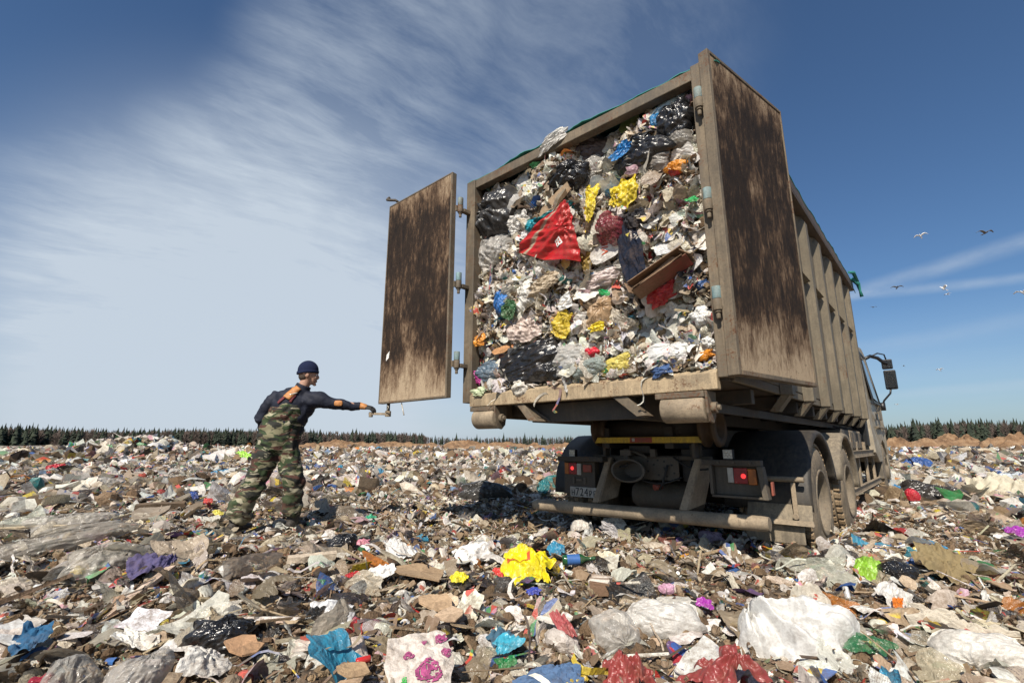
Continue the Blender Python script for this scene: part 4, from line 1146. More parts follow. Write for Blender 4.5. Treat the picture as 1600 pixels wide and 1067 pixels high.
# drifts of greyish film to the left, loose bags to the right
def side_lay(key, pal, slot, n, s0, s1, tilt, lft, lift=.3):
    p = ring(r, n * 2, 1.3, 9.0, H); az = np.arctan2(p[:, 0], p[:, 1])
    p = p[(az < R(-17)) if lft else (az > R(24))][:n]
    sz = s0 * (s1 / s0) ** r.random(len(p))
    near.scatter(r, key, on_ground(p, 0) + np.stack([0 * sz, 0 * sz, sz * lift * r.random(len(p))], -1), sz, pick(r, pal, len(p)), slot, tilt)
PAL['grey_film'] = [((.56, .49, .38), 4), ((.42, .35, .26), 4), ((.68, .62, .51), 3), ((.26, .20, .14), 2), ((.04, .035, .03), 1.5)]
side_lay('film_h', 'grey_film', FILM, 230, .08, .24, .3, True)
side_lay('film_h', 'grey_film', PLAST, 160, .06, .18, .35, True)
side_lay('film_h', 'film', FILM, 120, .07, .20, .3, False)
side_lay('film_h', 'film', PLAST, 120, .06, .17, .4, False)
side_lay('stick', 'stick', PAPER, 260, .08, .22, .2, True)
mid = Pile()
lay(mid, r, 'film_l', 'film', PLAST, 16000, 8.3, 26, .05, .20, .55, H, .5, 2.0, -.3)
lay(mid, r, 'paper_l', 'paper', PAPER, 16000, 8.3, 26, .03, .13, .65, H, .7)
lay(mid, r, 'slab', 'slab', PAPER, 6000, 8.3, 24, .04, .16, .5, H, .5)
lay(mid, r, 'lump_l', 'film', PLAST, 2000, 8.3, 26, .06, .20, .5, H, .2)
lay(mid, r, 'clod', 'earth', EARTH, 4500, 8.3, 26, .05, .18, 1.0, H, .3, 1.0, -.05)
lay(mid, r, 'crumb', 'crumbs', EARTH, 9000, 8.3, 20, .02, .07, 1.0, H, .6)
lay(mid, r, 'film_m', 'film', FILM, 900, 8.3, 20, .10, .28, .3, H, .3)
lay(mid, r, 'stick', 'stick', PAPER, 3500, 8.3, 22, .06, .25, .3, H, .5)
far = Pile()
lay(far, r, 'film_l', 'film', PLAST, 17000, 25, 95, .12, .42, .5, H, .5, 2.0, -.3)
lay(far, r, 'paper_l', 'paper', PAPER, 11000, 25, 80, .10, .32, .6, H, .6)
lay(far, r, 'crumb', 'earth', EARTH, 6000, 25, 90, .15, .45, 1.0, H, .3, 1.0, -.05)
lay(far, r, 'crumb', 'film', PLAST, 3500, 25, 95, .12, .45, .5, H, .4)
# the heap on the skyline is thick with bags
hp = np.stack([r.normal(-25.5, 2.6, 900), r.normal(34, 2.6, 900)], -1)
far.scatter(r, 'film_l', on_ground(hp, 0.08), r.uniform(.12, .45, 900), pick(r, 'film', 900), PLAST, .7)
far.scatter(r, 'lump_l', on_ground(hp[:250], 0.05), r.uniform(.15, .5, 250), pick(r, 'film', 250), PLAST, .7)
tag(near.build('litter', LM), kind='stuff')
tag(mid.build('litter', LM), kind='stuff')
tag(far.build('litter', LM), kind='stuff')

# ================================================================== LOAD IN THE CONTAINER
def load_v(u, w_):
    """depth of the rubbish face behind the rear frame"""
    u = np.asarray(u, float); w_ = np.asarray(w_, float)
    b_ = 0.095 + fbm(u * 2.1 + 4, w_ * 2.1 + 1, 3) * 0.20 + fbm(u * 6.5, w_ * 6.5, 3) * 0.09
    b_ = b_ + np.clip((w_ - 1.85) / 0.4, 0, 1) ** 2 * (0.04 + 0.13 * u / 2.45)
    b_ = b_ - np.clip(0.18 - w_, 0, .2) * 0.35
    return np.clip(b_, -0.03, 0.6)
def load_top(u): return 2.15 + 0.05 * math.sin(u * 5) - 0.03 * u
nu, nw = 90, 84
uu = np.linspace(0.062, 2.388, nu); ww = np.linspace(0.05, 2.20, nw)
UU, WW = np.meshgrid(uu, ww, indexing='ij')
VV = load_v(UU, WW) + 0.07
V = np.stack([UU, VV, WW], -1).reshape(-1, 3).tolist(); F = grid_faces(nu, nw).tolist()
mb = MB(); mb.add(V, F, True)
lt_ = len(V)
# top of the load running back under the net
v2 = np.linspace(0, 1, 40); U2, S2 = np.meshgrid(uu, v2, indexing='ij')
V2v = load_v(U2, 2.20 + 0 * U2) + 0.07 + S2 * 6.1; W2 = 2.20 + 0.05 * fbm(U2 * 2, V2v * 2, 3) * (S2 > 0)
mb.add(np.stack([U2, V2v, W2], -1).reshape(-1, 3).tolist(), grid_faces(nu, 40).tolist(), True)
lo_ = mb.build('rubbish_load', gm, None, 0, BO); lo_.location = T(*BO); lo_.rotation_euler = (0, 0, YAW); tag(lo_, kind='stuff')
BAS = np.array([[1, 0, 0], [0, 0, -1], [0, 1, 0]], float)   # piece x->u, y->w, z-> out of the load
r = np.random.default_rng(5)
lp = Pile()
def stack(key, pal, slot, n, s0, s1, tilt, lift=0.3, wlo=0.09, whi=2.19, keep=None):
    u_ = r.uniform(0.10, 2.35, n); w_ = r.uniform(wlo, whi, n)
    if keep is not None:
        k = keep(u_, w_); u_, w_ = u_[k], w_[k]
    n = len(u_)
    sz = s0 * (s1 / s0) ** (r.random(n) ** 1.6)
    m_ = np.minimum(np.minimum(u_ - 0.05, 2.40 - u_), 0.5)
    sz = np.minimum(sz, np.maximum(m_, 0.02) * 1.1)
    v_ = load_v(u_, w_) + 0.04 - sz * lift * r.uniform(-.3, 1.5, n)
    v_ = np.maximum(v_, 0.0 - 0.05 * r.random(n))
    lp.scatter(r, key, np.stack([u_ - BO[0], v_ - BO[1], w_], -1), sz, pick(r, pal, n), slot, tilt, BAS)
stack('clod', 'earth', EARTH, 800, .015, .05, 1.0, .1)
stack('crumb', 'crumbs', EARTH, 4200, .005, .018, 1.0, 1.0)
stack('slab', 'slab', PAPER, 1300, .010, .055, .8, .5)
stack('stick', 'stick', PAPER, 900, .02, .08, .4, .5)
stack('ribbon', 'film', PLAST, 700, .02, .08, .5, .6)
stack('paper_m', 'paper', PAPER, 3000, .012, .055, .8, .7)
stack('film_m', 'film', PLAST, 2600, .018, .07, .8, .6)
PAL['pale'] = [((.80, .78, .72), 5), ((.72, .66, .56), 4), ((.60, .54, .44), 2), ((.84, .84, .82), 3), ((.45, .36, .26), 1.5), ((.03, .03, .03), 1.2)]
stack('film_h', 'pale', PLAST, 330, .05, .12, .45, .35)
stack('film_h', 'pale', FILM, 170, .05, .13, .45, .45)
stack('lump_m', 'film', PLAST, 130, .03, .07, .7, .1)
stack('lump_l', 'paper', PAPER, 500, .015, .045, .8, .4)
stack('can', 'hard', HARD, 380, .014, .045, 1.2, .5)
# bits lying on the sill
n = 150
u_ = r.uniform(0.12, 2.33, n)
lp.scatter(r, 'paper_m', np.stack([u_ - BO[0], r.uniform(-.01, .06, n) - BO[1], np.full(n, .075)], -1), r.uniform(.015, .04, n), pick(r, 'paper', n), PAPER, .5)
# film and rags trailing over the sill
for (u_, ln, cc) in ((0.95, .10, (.62, .58, .5)), (1.12, .13, (.30, .20, .18)), (1.86, .11, (.70, .68, .6)), (0.42, .07, (.6, .55, .45))):
    lp.scatter(r, 'ribbon', np.array([[u_ - BO[0], -.035 - BO[1], -.01 - ln * .4]]), ln, np.array([cc]), PLAST, .1, BAS @ np.array([[0, 1, 0], [-1, 0, 0], [0, 0, 1.]]))
LML = [litter_mat('load_paper', 0.7, 0.5, 0.15, 0, 0.9, 0.35), litter_mat('load_plastic', 0.28, 0.34, 0.25, 0, 0.8, 0.35, 0.6), litter_mat('load_film', 0.15, 0.3, 0.3, 0.5, 0.0, 0.4, 0.8), LM[3], LM[4]]
lo2 = lp.build('packed_rubbish', LML); lo2.location = T(*BO); lo2.rotation_euler = (0, 0, YAW); tag(lo2, kind='stuff')
LOAD_ITEMS = [
 ('sheet', 'red_sack', 'sack', 'big bright red sack with a small white checkered diamond in the middle of the load', 1.163, 1.369, 0.652, 0.439, -22, (0.50, 0.016, 0.018)),
 ('sheet', 'yellow_bag', 'plastic bag', 'square-folded yellow plastic sheet right of the red sack, near the blue striped bag', 1.802, 1.474, 0.24, 0.216, 20, (0.68, 0.52, 0.02)),
 ('sheet', 'yellow_strip', 'plastic strip', 'narrow upright yellow strip just above the right corner of the red sack', 1.475, 1.533, 0.123, 0.275, -10, (0.72, 0.56, 0.03)),
 ('bag', 'bin_bag', 'bin bag', 'large black bin bag at the bottom left of the load above the sill', 0.727, 0.259, 0.62, 0.354, 10, (0.012, 0.012, 0.013)),
 ('bag', 'bin_bag', 'bin bag', 'glossy black bin bag high in the right corner of the load', 2.199, 1.992, 0.242, 0.297, 0, (0.012, 0.012, 0.013)),
 ('bag', 'bin_bag', 'bin bag', 'wide black bin bag with a blue strip across it, upper right of the load', 1.926, 1.814, 0.426, 0.284, -15, (0.012, 0.012, 0.013)),
 ('bag', 'bin_bag', 'bin bag', 'dark grey bin bag against the left post in the upper left of the load', 0.316, 1.866, 0.52, 0.547, 25, (0.035, 0.034, 0.034)),
 ('bag', 'bin_bag', 'bin bag', 'small black bin bag in the upper middle, under the purplish bag', 1.232, 1.876, 0.326, 0.209, 10, (0.012, 0.012, 0.013)),
 ('fbag', 'clear_bag', 'plastic bag', 'clouded clear plastic bag bulging beside the left post halfway up', 0.224, 1.439, 0.452, 0.411, 0, (0.5, 0.48, 0.45)),
 ('bag', 'white_bag', 'plastic bag', 'plump bright white bag near the top left of the load', 0.608, 2.135, 0.4, 0.262, -10, (0.66, 0.65, 0.62)),
 ('cloth', 'roll_of_cloth', 'cloth', 'long dirty cream cloth bundle with two wires, high in the load left of centre', 1.055, 2.205, 0.614, 0.326, 32, (0.55, 0.48, 0.38)),
 ('sheet', 'white_bag', 'plastic bag', 'thin white bag caught over the top bar beside the green net', 1.074, 2.395, 0.41, 0.185, 20, (0.62, 0.60, 0.56)),
 ('bag', 'purplish_bag', 'plastic bag', 'dark purplish grey bag high in the load right of the cream cloth', 1.363, 2.159, 0.317, 0.273, -30, (0.1, 0.075, 0.08)),
 ('bag', 'white_bag', 'plastic bag', 'white and grey bag with loose folds high in the load, under the green disc', 1.571, 2.174, 0.271, 0.264, 10, (0.68, 0.64, 0.58)),
 ('fbag', 'clear_bag', 'plastic bag', 'teardrop-shaped clear bag below the purplish bag in the upper load', 1.381, 1.915, 0.194, 0.266, -10, (0.46, 0.44, 0.41)),
 ('slab', 'green_hat', 'lid', 'green round lid with a tan rim near the top bar', 1.775, 2.245, 0.195, 0.175, 30, (0.16, 0.22, 0.06)),
 ('cloth', 'blue_bundle', 'cloth', 'pale blue and white bundle tucked in the top right corner of the load', 2.174, 2.211, 0.327, 0.142, 18, (0.42, 0.55, 0.64)),
 ('bag', 'pink_bag', 'plastic bag', 'small pink bag at the very top right of the load', 2.3, 2.144, 0.066, 0.085, 0, (0.62, 0.34, 0.4)),
 ('sheet', 'blue_strip', 'plastic strip', 'curved bright blue strip lying across the wide black bin bag', 1.822, 1.831, 0.188, 0.1, 30, (0.02, 0.2, 0.5)),
 ('bag', 'blue_bag', 'plastic bag', 'little blue bag beside the highest black bin bag', 2.044, 2.069, 0.072, 0.099, 0, (0.03, 0.22, 0.48)),
 ('sheet', 'teal_sheet', 'plastic sheet', 'crumpled teal plastic spread above the left end of the red sack', 1.027, 1.545, 0.471, 0.123, 8, (0.01, 0.2, 0.22)),
 ('sheet', 'turquoise_bag', 'plastic bag', 'turquoise bag corner just left of the top of the red sack', 0.881, 1.549, 0.164, 0.101, 0, (0.02, 0.36, 0.46)),
 ('sheet', 'white_wrap', 'plastic bag', 'white and turquoise wrapper left of the red sack', 0.672, 1.647, 0.24, 0.17, 20, (0.7, 0.68, 0.64)),
 ('bag', 'blue_bag', 'plastic bag', 'bright blue bag low left of the load centre, above the orange scraps', 0.462, 0.924, 0.198, 0.228, -20, (0.02, 0.17, 0.5)),
 ('cloth', 'jeans', 'jeans', 'pair of dark blue jeans hanging down right of the middle of the load', 1.8, 1.045, 0.181, 0.6, 8, (0.010, 0.015, 0.030)),
 ('cloth', 'dark_sleeve', 'cloth', 'black rag hanging above the dark jeans under the yellow sheet', 1.873, 1.271, 0.158, 0.157, 0, (0.03, 0.03, 0.035)),
 ('boxx', 'cardboard_box', 'cardboard box', 'flattened brown cardboard box jutting out right of the jeans', 2.046, 0.779, 0.403, 0.212, 27, (0.24, 0.15, 0.09)),
 ('sheet', 'red_packet', 'packet', 'shiny red and white packet under the cardboard box', 2.017, 0.639, 0.221, 0.114, 24, (0.55, 0.03, 0.035)),
 ('fbag', 'crimson_bag', 'plastic bag', 'see-through crimson bag right of the point of the red sack', 1.61, 1.284, 0.209, 0.23, 10, (0.28, 0.04, 0.06)),
 ('bag', 'orange_bag', 'plastic bag', 'orange bag against the right post, high in the load', 2.217, 1.551, 0.141, 0.081, -10, (0.7, 0.26, 0.02)),
 ('sheet', 'lettered_packet', 'packet', 'white packet with red letters under the right tip of the red sack', 1.549, 1.109, 0.27, 0.141, 14, (0.72, 0.7, 0.66)),
 ('sheet', 'tan_packet', 'packet', 'mustard and tan packet joined to the white packet with red letters', 1.353, 1.123, 0.188, 0.191, 20, (0.38, 0.27, 0.07)),
 ('fbag', 'clear_bag', 'plastic bag', 'pale see-through bag heap beside the large black bin bag at the bottom', 1.205, 0.262, 0.379, 0.243, 0, (0.6, 0.59, 0.56)),
 ('fbag', 'bottle_bag', 'plastic bag', 'greenish clear bag of bottles on the sill left of the netting', 1.426, 0.145, 0.244, 0.131, 10, (0.35, 0.42, 0.4)),
 ('bag', 'yellow_netting', 'net bag', 'yellow vegetable netting bag on the sill below the middle of the load', 1.623, 0.151, 0.228, 0.127, 10, (0.6, 0.5, 0.12)),
 ('bag', 'white_bag', 'plastic bag', 'long white and pale blue bag low in the load right of the brown bread bag', 1.997, 0.199, 0.293, 0.137, 5, (0.7, 0.7, 0.68)),
 ('bag', 'paper_bag', 'paper bag', 'crushed brown paper bag in the lower middle of the load', 1.456, 0.596, 0.189, 0.231, -10, (0.42, 0.28, 0.16)),
 ('sheet', 'yellow_packet', 'packet', 'small banana yellow packet just under the crushed brown paper bag', 1.468, 0.468, 0.163, 0.067, 10, (0.75, 0.58, 0.03)),
 ('sheet', 'yellow_bag', 'plastic bag', 'thin trailing yellow bag left of the crushed brown paper bag', 1.109, 0.574, 0.185, 0.211, -20, (0.62, 0.46, 0.04)),
 ('bag', 'white_bag', 'plastic bag', 'egg-shaped white bag beside the bright blue bag', 0.776, 0.897, 0.254, 0.229, 30, (0.72, 0.7, 0.64)),
 ('sheet', 'orange_scrap', 'plastic scrap', 'orange scrap by the left post low in the load', 0.186, 0.572, 0.158, 0.127, 0, (0.7, 0.28, 0.03)),
 ('slab', 'cardboard_strip', 'cardboard', 'short orange-brown cardboard strip above the large black bin bag', 0.4, 0.444, 0.222, 0.067, 10, (0.55, 0.28, 0.12)),
 ('bag', 'blue_grey_bag', 'plastic bag', 'grey-blue bag in the bottom left corner of the load', 0.235, 0.267, 0.291, 0.209, 0, (0.1, 0.15, 0.2)),
 ('sheet', 'magenta_packet', 'packet', 'magenta packet in the bottom left corner by the post', 0.115, 0.204, 0.176, 0.099, -30, (0.55, 0.05, 0.3)),
 ('sheet', 'white_carton', 'carton', 'creased white carton hanging over the sill under the large black bin bag', 0.718, 0.056, 0.132, 0.135, 30, (0.7, 0.66, 0.58)),
 ('sheet', 'pale_green_tub', 'tub', 'pale green tub lying on the left end of the sill', 0.213, 0.056, 0.153, 0.073, 0, (0.52, 0.6, 0.38)),
 ('bag', 'red_beret', 'cap', 'small red cap low in the middle of the load', 1.436, 0.266, 0.111, 0.087, 0, (0.55, 0.01, 0.03)),
 ('sheet', 'green_scrap', 'plastic scrap', 'bright green scrap in the middle of the load above the paper bag', 1.522, 0.769, 0.087, 0.058, 0, (0.01, 0.36, 0.1)),
 ('sheet', 'white_sheet', 'paper sheet', 'two bright white paper sheets lying left of the green scrap', 1.173, 0.747, 0.144, 0.134, 10, (0.82, 0.82, 0.8)),
 ('fbag', 'striped_bag', 'plastic bag', 'light blue bag with white stripes below the wide black bin bag', 1.691, 1.633, 0.206, 0.179, 0, (0.1, 0.36, 0.52)),
 ('fbag', 'clear_bag', 'plastic bag', 'dull clear bag under the blue strip in the upper right of the load', 1.962, 1.688, 0.323, 0.139, -10, (0.36, 0.33, 0.3)),
 ('fbag', 'clear_bag', 'plastic bag', 'grey see-through bag against the right post beneath the highest bin bag', 2.223, 1.77, 0.209, 0.176, -10, (0.3, 0.28, 0.25)),
 ('slab', 'cardboard_flap', 'cardboard', 'folded brown cardboard flap left of the narrow yellow strip', 1.102, 1.688, 0.351, 0.136, 25, (0.34, 0.24, 0.15)),
 ('sheet', 'white_film', 'plastic sheet', 'long twisted white film running under the lettered packet', 1.605, 0.947, 0.376, 0.106, -5, (0.60, 0.58, 0.54)),
 ('sheet', 'pink_film', 'plastic bag', 'pinkish white bag with red print below the white film', 1.455, 0.886, 0.335, 0.119, 5, (0.68, 0.58, 0.55)),
 ('bag', 'white_bag', 'plastic bag', 'clean white bag against the right post in the lower load', 2.277, 0.427, 0.111, 0.115, 30, (0.78, 0.77, 0.74)),
 ('sheet', 'white_packet', 'packet', 'small square white packet by the right post near the sill', 2.314, 0.253, 0.067, 0.065, 30, (0.8, 0.8, 0.78)),
 ('bag', 'orange_peel', 'scrap', 'orange scrap by the right post just above the sill', 2.282, 0.166, 0.088, 0.052, 20, (0.75, 0.28, 0.02)),
 ('cloth', 'blue_rag', 'rag', 'blue denim rag lying over the right part of the sill', 2.007, 0.071, 0.149, 0.063, 12, (0.06, 0.11, 0.24)),
 ('sheet', 'green_bag', 'plastic bag', 'dark green bottle shape low left of the trailing yellow bag', 0.63, 0.774, 0.156, 0.17, -30, (0.04, 0.13, 0.05)),
 ('sheet', 'cream_film', 'plastic bag', 'cream film with pink stains in the lower left middle of the load', 0.751, 0.603, 0.298, 0.247, 0, (0.62, 0.5, 0.44)),
 ('sheet', 'brown_sack', 'sack', 'pale brown sacking right of the egg-shaped white bag', 1.015, 0.917, 0.32, 0.151, 20, (0.46, 0.37, 0.26)),
 ('sheet', 'green_foil', 'plastic scrap', 'green foil by the right post in the middle of the load', 2.307, 1.253, 0.08, 0.058, 0, (0.04, 0.4, 0.12)),
]
GROUND_ITEMS = [
 ('sheet', 'yellow_bag', 'plastic bag', 'bright yellow carrier bag with a faded red mark, on the ground before the bumper', 0.091, 3.365, 0.357, 0.258, 5, (0.78, 0.66, 0.01)),
 ('cloth', 'white_sheet', 'plastic sheet', 'biggest white plastic sheet, heaped in folds at the lower right', 1.279, 2.407, 0.5, 0.285, -8, (0.74, 0.73, 0.70)),
 ('bag', 'white_bag', 'plastic bag', 'long white carrier bag lying left of the biggest white sheet', 0.738, 2.638, 0.353, 0.16, -4, (0.60, 0.58, 0.54)),
 ('fbag', 'clear_sheet', 'plastic sheet', 'torn milky sheet hanging off the long white carrier bag', 0.481, 2.483, 0.198, 0.168, -20, (0.6, 0.57, 0.52)),
 ('cloth', 'red_rag', 'rag', 'crumpled dull red plastic rag at the bottom edge right of centre', 0.462, 2.041, 0.223, 0.16, 10, (0.3, 0.055, 0.05)),
 ('cloth', 'red_rag', 'rag', 'larger dull red rag by the bottom edge, below the biggest white sheet', 0.812, 2.037, 0.252, 0.15, 25, (0.28, 0.05, 0.048)),
 ('bottle', 'green_bottle', 'bottle', 'dark green glass bottle with a blue label beside the yellow carrier bag', 0.459, 3.531, 0.227, 0.066, 12, (0.01, 0.07, 0.025)),
 ('sack', 'printed_sack', 'sack', 'dirty white sack with round magenta print near the bottom edge', -0.339, 1.972, 0.234, 0.197, 5, (0.62, 0.56, 0.5)),
 ('cloth', 'blue_cloth', 'cloth', 'blue and yellow cloth at the bottom edge below the yellow carrier bag', 0.143, 1.949, 0.222, 0.083, 8, (0.08, 0.14, 0.25)),
 ('sheet', 'yellow_cloth', 'cloth', 'mustard yellow fold beside the blue cloth at the bottom edge', 0.22, 1.957, 0.084, 0.079, -30, (0.5, 0.36, 0.04)),
 ('sheet', 'white_packet', 'packet', 'white packet with a black patch left of the middle foreground', -0.88, 2.564, 0.205, 0.106, -10, (0.76, 0.76, 0.76)),
 ('slab', 'cardboard_piece', 'cardboard', 'large tan cardboard piece in the centre foreground', -0.42, 2.865, 0.189, 0.077, 5, (0.55, 0.38, 0.23)),
 ('slab', 'cardboard_piece', 'cardboard', 'torn tan cardboard right of the large tan piece, beside black plastic', -0.304, 2.605, 0.127, 0.07, -20, (0.58, 0.42, 0.28)),
 ('slab', 'cardboard_wedge', 'cardboard', 'brown cardboard wedge standing up above the tan pieces', -0.6, 3.394, 0.201, 0.151, 60, (0.36, 0.25, 0.15)),
 ('foam', 'foam_block', 'foam block', 'long dirty beige foam block lying left of the centre', -1.402, 3.612, 0.313, 0.058, 2, (0.6, 0.5, 0.38)),
 ('bag', 'bin_bag', 'bin bag', 'torn black bin bag in the left foreground with blue bits on it', -1.267, 2.313, 0.212, 0.15, -10, (0.012, 0.012, 0.013)),
 ('bag', 'bin_bag', 'bin bag', 'small black bin bag above the beige foam block', -1.373, 4.108, 0.205, 0.154, 20, (0.012, 0.012, 0.013)),
 ('bag', 'bin_bag', 'bin bag', 'grey-black crushed bag touching the lower left of the yellow carrier bag', -0.042, 3.094, 0.129, 0.122, 0, (0.06, 0.055, 0.05)),
 ('bag', 'bin_bag', 'bin bag', 'dark heap of bags left of the bumper end', -0.418, 7.639, 0.681, 0.311, -5, (0.05, 0.048, 0.045)),
 ('sheet', 'white_cloth', 'cloth', 'bunched white cloth right of the foam block', -0.859, 3.88, 0.183, 0.164, 20, (0.7, 0.69, 0.66)),
 ('sheet', 'white_sheet', 'plastic sheet', 'curved bright white sheet below the bunched white cloth', -0.865, 3.368, 0.2, 0.075, 10, (0.82, 0.82, 0.8)),
 ('sheet', 'white_paper', 'paper', 'torn white papers between the brown wedge and the yellow carrier bag', -0.299, 3.876, 0.27, 0.135, 20, (0.82, 0.81, 0.78)),
 ('sheet', 'pink_piece', 'plastic scrap', 'pink plastic scrap above the bunched white cloth', -1.296, 4.371, 0.153, 0.066, 5, (0.7, 0.28, 0.36)),
 ('sheet', 'yellow_wrapper', 'wrapper', 'yellow and white wrapper between the cardboard wedge and the yellow carrier bag', -0.341, 3.292, 0.102, 0.073, -20, (0.82, 0.72, 0.04)),
 ('sheet', 'red_scrap', 'plastic scrap', 'dark red scrap below the white sheet left of centre', -1.027, 3.328, 0.09, 0.041, 20, (0.45, 0.02, 0.03)),
 ('cloth', 'blue_cloth', 'cloth', 'blue cloth with a white board on it at the left edge', -2.133, 2.365, 0.125, 0.114, -5, (0.025, 0.1, 0.2)),
 ('slab', 'white_board', 'board', 'stained white board resting on the blue cloth at the left edge', -2.262, 2.402, 0.151, 0.116, 20, (0.62, 0.62, 0.6)),
 ('cloth', 'purple_cloth', 'cloth', 'purple cloth with a yellowed bottle on it in the left foreground', -2.182, 3.144, 0.255, 0.101, -8, (0.085, 0.075, 0.16)),
 ('fbag', 'clear_sheet', 'plastic sheet', 'wide crumpled clear sheet left of the purple cloth', -2.528, 3.231, 0.39, 0.207, 8, (0.46, 0.43, 0.38)),
 ('fbag', 'clear_sheet', 'plastic sheet', 'domed clear plastic sheet with planks before it, at the left', -4.237, 4.853, 0.561, 0.195, 0, (0.5, 0.47, 0.42)),
 ('fbag', 'clear_sheet', 'plastic sheet', 'long grey film stretched below the domed clear sheet at the left', -3.393, 3.842, 0.765, 0.191, 12, (0.4, 0.37, 0.32)),
 ('plank', 'wood_plank', 'plank', 'split pale plank lying at the far left before the domed sheet', -4.575, 4.77, 0.395, 0.042, -8, (0.56, 0.46, 0.3)),
 ('plank', 'wood_plank', 'plank', 'thin pale lath right of the split plank', -4.015, 4.654, 0.28, 0.035, -10, (0.58, 0.48, 0.32)),
 ('plank', 'wood_plank', 'plank', 'thin lath lying above the orange scrap in the left foreground', -2.264, 3.651, 0.362, 0.027, 10, (0.56, 0.46, 0.32)),
 ('sheet', 'paper_cone', 'paper', 'white cone of rolled paper pointing up in the left foreground', -1.676, 2.371, 0.097, 0.126, 50, (0.74, 0.72, 0.66)),
 ('fbag', 'clear_bag', 'plastic bag', 'shiny clear bag in the bottom left, right of the red box', -1.628, 1.993, 0.147, 0.142, 0, (0.42, 0.4, 0.36)),
 ('fbag', 'clear_bag', 'plastic bag', 'larger shiny clear bag below the paper cone', -1.353, 1.949, 0.185, 0.139, 15, (0.46, 0.44, 0.41)),
 ('sheet', 'red_box', 'box', 'dark red carton with black patch at the bottom left corner', -1.713, 1.949, 0.129, 0.079, -20, (0.3, 0.02, 0.04)),
 ('slab', 'cardboard_piece', 'cardboard', 'orange-tan cardboard curl right of the torn black bin bag', -1.113, 2.196, 0.147, 0.079, 20, (0.48, 0.28, 0.15)),
 ('sheet', 'grey_paper', 'paper', 'pale grey torn paper below the torn black bin bag', -1.195, 2.071, 0.163, 0.084, -5, (0.58, 0.56, 0.52)),
 ('slab', 'cardboard_piece', 'cardboard', 'round-cornered brown cardboard at the bottom edge left of the printed sack', -0.573, 1.949, 0.115, 0.051, 0, (0.44, 0.3, 0.17)),
 ('bottle', 'red_can', 'can', 'small red can lying left of the printed sack', -0.564, 2.033, 0.053, 0.027, 15, (0.45, 0.02, 0.02)),
 ('sheet', 'lime_bag', 'plastic bag', 'lime green plastic bag behind the biggest white sheet on the right', 2.366, 3.435, 0.149, 0.144, -10, (0.28, 0.52, 0.05)),
 ('bag', 'bin_bag', 'bin bag', 'black bag with a grey strap right of the lime green bag', 2.474, 3.319, 0.18, 0.131, 0, (0.012, 0.012, 0.013)),
 ('film', 'green_film', 'plastic sheet', 'see-through green film in the right foreground below the white sheet', 1.488, 2.216, 0.175, 0.069, -10, (0.03, 0.22, 0.09)),
 ('bag', 'white_bag', 'plastic bag', 'heap of dirty white bags at the lower right edge', 1.865, 2.131, 0.275, 0.132, 10, (0.66, 0.63, 0.57)),
 ('cloth', 'striped_fabric', 'cloth', 'long pale fabric with green and wine red ends at the right', 2.162, 2.547, 0.377, 0.074, -3, (0.48, 0.43, 0.35)),
 ('cloth', 'olive_heap', 'cloth', 'streaky olive brown cloth heap right of the black bag', 2.894, 3.452, 0.384, 0.188, -20, (0.22, 0.17, 0.09)),
 ('sheet', 'teal_bag', 'plastic bag', 'teal plastic bag above the black bag on the right', 3.197, 4.082, 0.214, 0.087, -5, (0.03, 0.2, 0.26)),
 ('sheet', 'cyan_strip', 'plastic strip', 'bright blue plastic strip above the teal bag on the right', 3.647, 4.508, 0.248, 0.051, -12, (0.02, 0.26, 0.5)),
 ('sheet', 'orange_scrap', 'plastic scrap', 'orange scrap on a white bag below the black bag on the right', 2.084, 2.832, 0.048, 0.076, 0, (0.72, 0.2, 0.02)),
 ('sheet', 'white_scrap', 'plastic bag', 'white bag holding an orange scrap on the right', 2.14, 2.922, 0.129, 0.114, 30, (0.68, 0.66, 0.62)),
 ('sheet', 'cyan_bag', 'plastic bag', 'turquoise bag left of the milky sheet in the foreground', -0.022, 2.319, 0.123, 0.078, 10, (0.05, 0.38, 0.52)),
 ('cloth', 'navy_rag', 'rag', 'dull blue rag curled round the turquoise bag', -0.05, 2.416, 0.128, 0.07, -20, (0.05, 0.11, 0.16)),
 ('sheet', 'green_film', 'plastic sheet', 'dark green film below the turquoise bag', -0.026, 2.164, 0.088, 0.036, 10, (0.02, 0.2, 0.06)),
 ('sheet', 'teal_bag', 'plastic bag', 'teal bag on the dark heap left of the bumper end', 0.55, 8.289, 0.233, 0.233, 0, (0.02, 0.18, 0.2)),
 ('bag', 'white_bag', 'plastic bag', 'white-grey bag sitting just under the left of the bumper', 0.667, 4.914, 0.173, 0.161, -10, (0.62, 0.58, 0.52)),
 ('sheet', 'white_paper', 'paper', 'folded white paper under the middle of the bumper', 0.974, 4.907, 0.234, 0.123, -30, (0.78, 0.74, 0.66)),
 ('bag', 'lilac_bag', 'plastic bag', 'lilac bag in the shade under the right end of the bumper', 1.753, 4.488, 0.18, 0.101, -10, (0.34, 0.25, 0.33)),
 ('sheet', 'maroon_packet', 'packet', 'dusty pink-red plastic piece right of the white lump in the foreground', 0.235, 2.43, 0.082, 0.112, 20, (0.42, 0.1, 0.1)),
 ('slab', 'white_lump', 'foam piece', 'broken white foam piece joined to the dusty red plastic', 0.186, 2.483, 0.066, 0.108, 70, (0.76, 0.72, 0.64)),
 ('sheet', 'blue_scrap', 'plastic scrap', 'royal blue scrap below the yellow carrier bag', 0.122, 3.013, 0.081, 0.037, -5, (0.03, 0.06, 0.4)),
 ('sheet', 'blue_wrap', 'plastic bag', 'blue bag between the yellow carrier bag and the green bottle', 0.347, 3.822, 0.124, 0.095, 30, (0.03, 0.24, 0.4)),
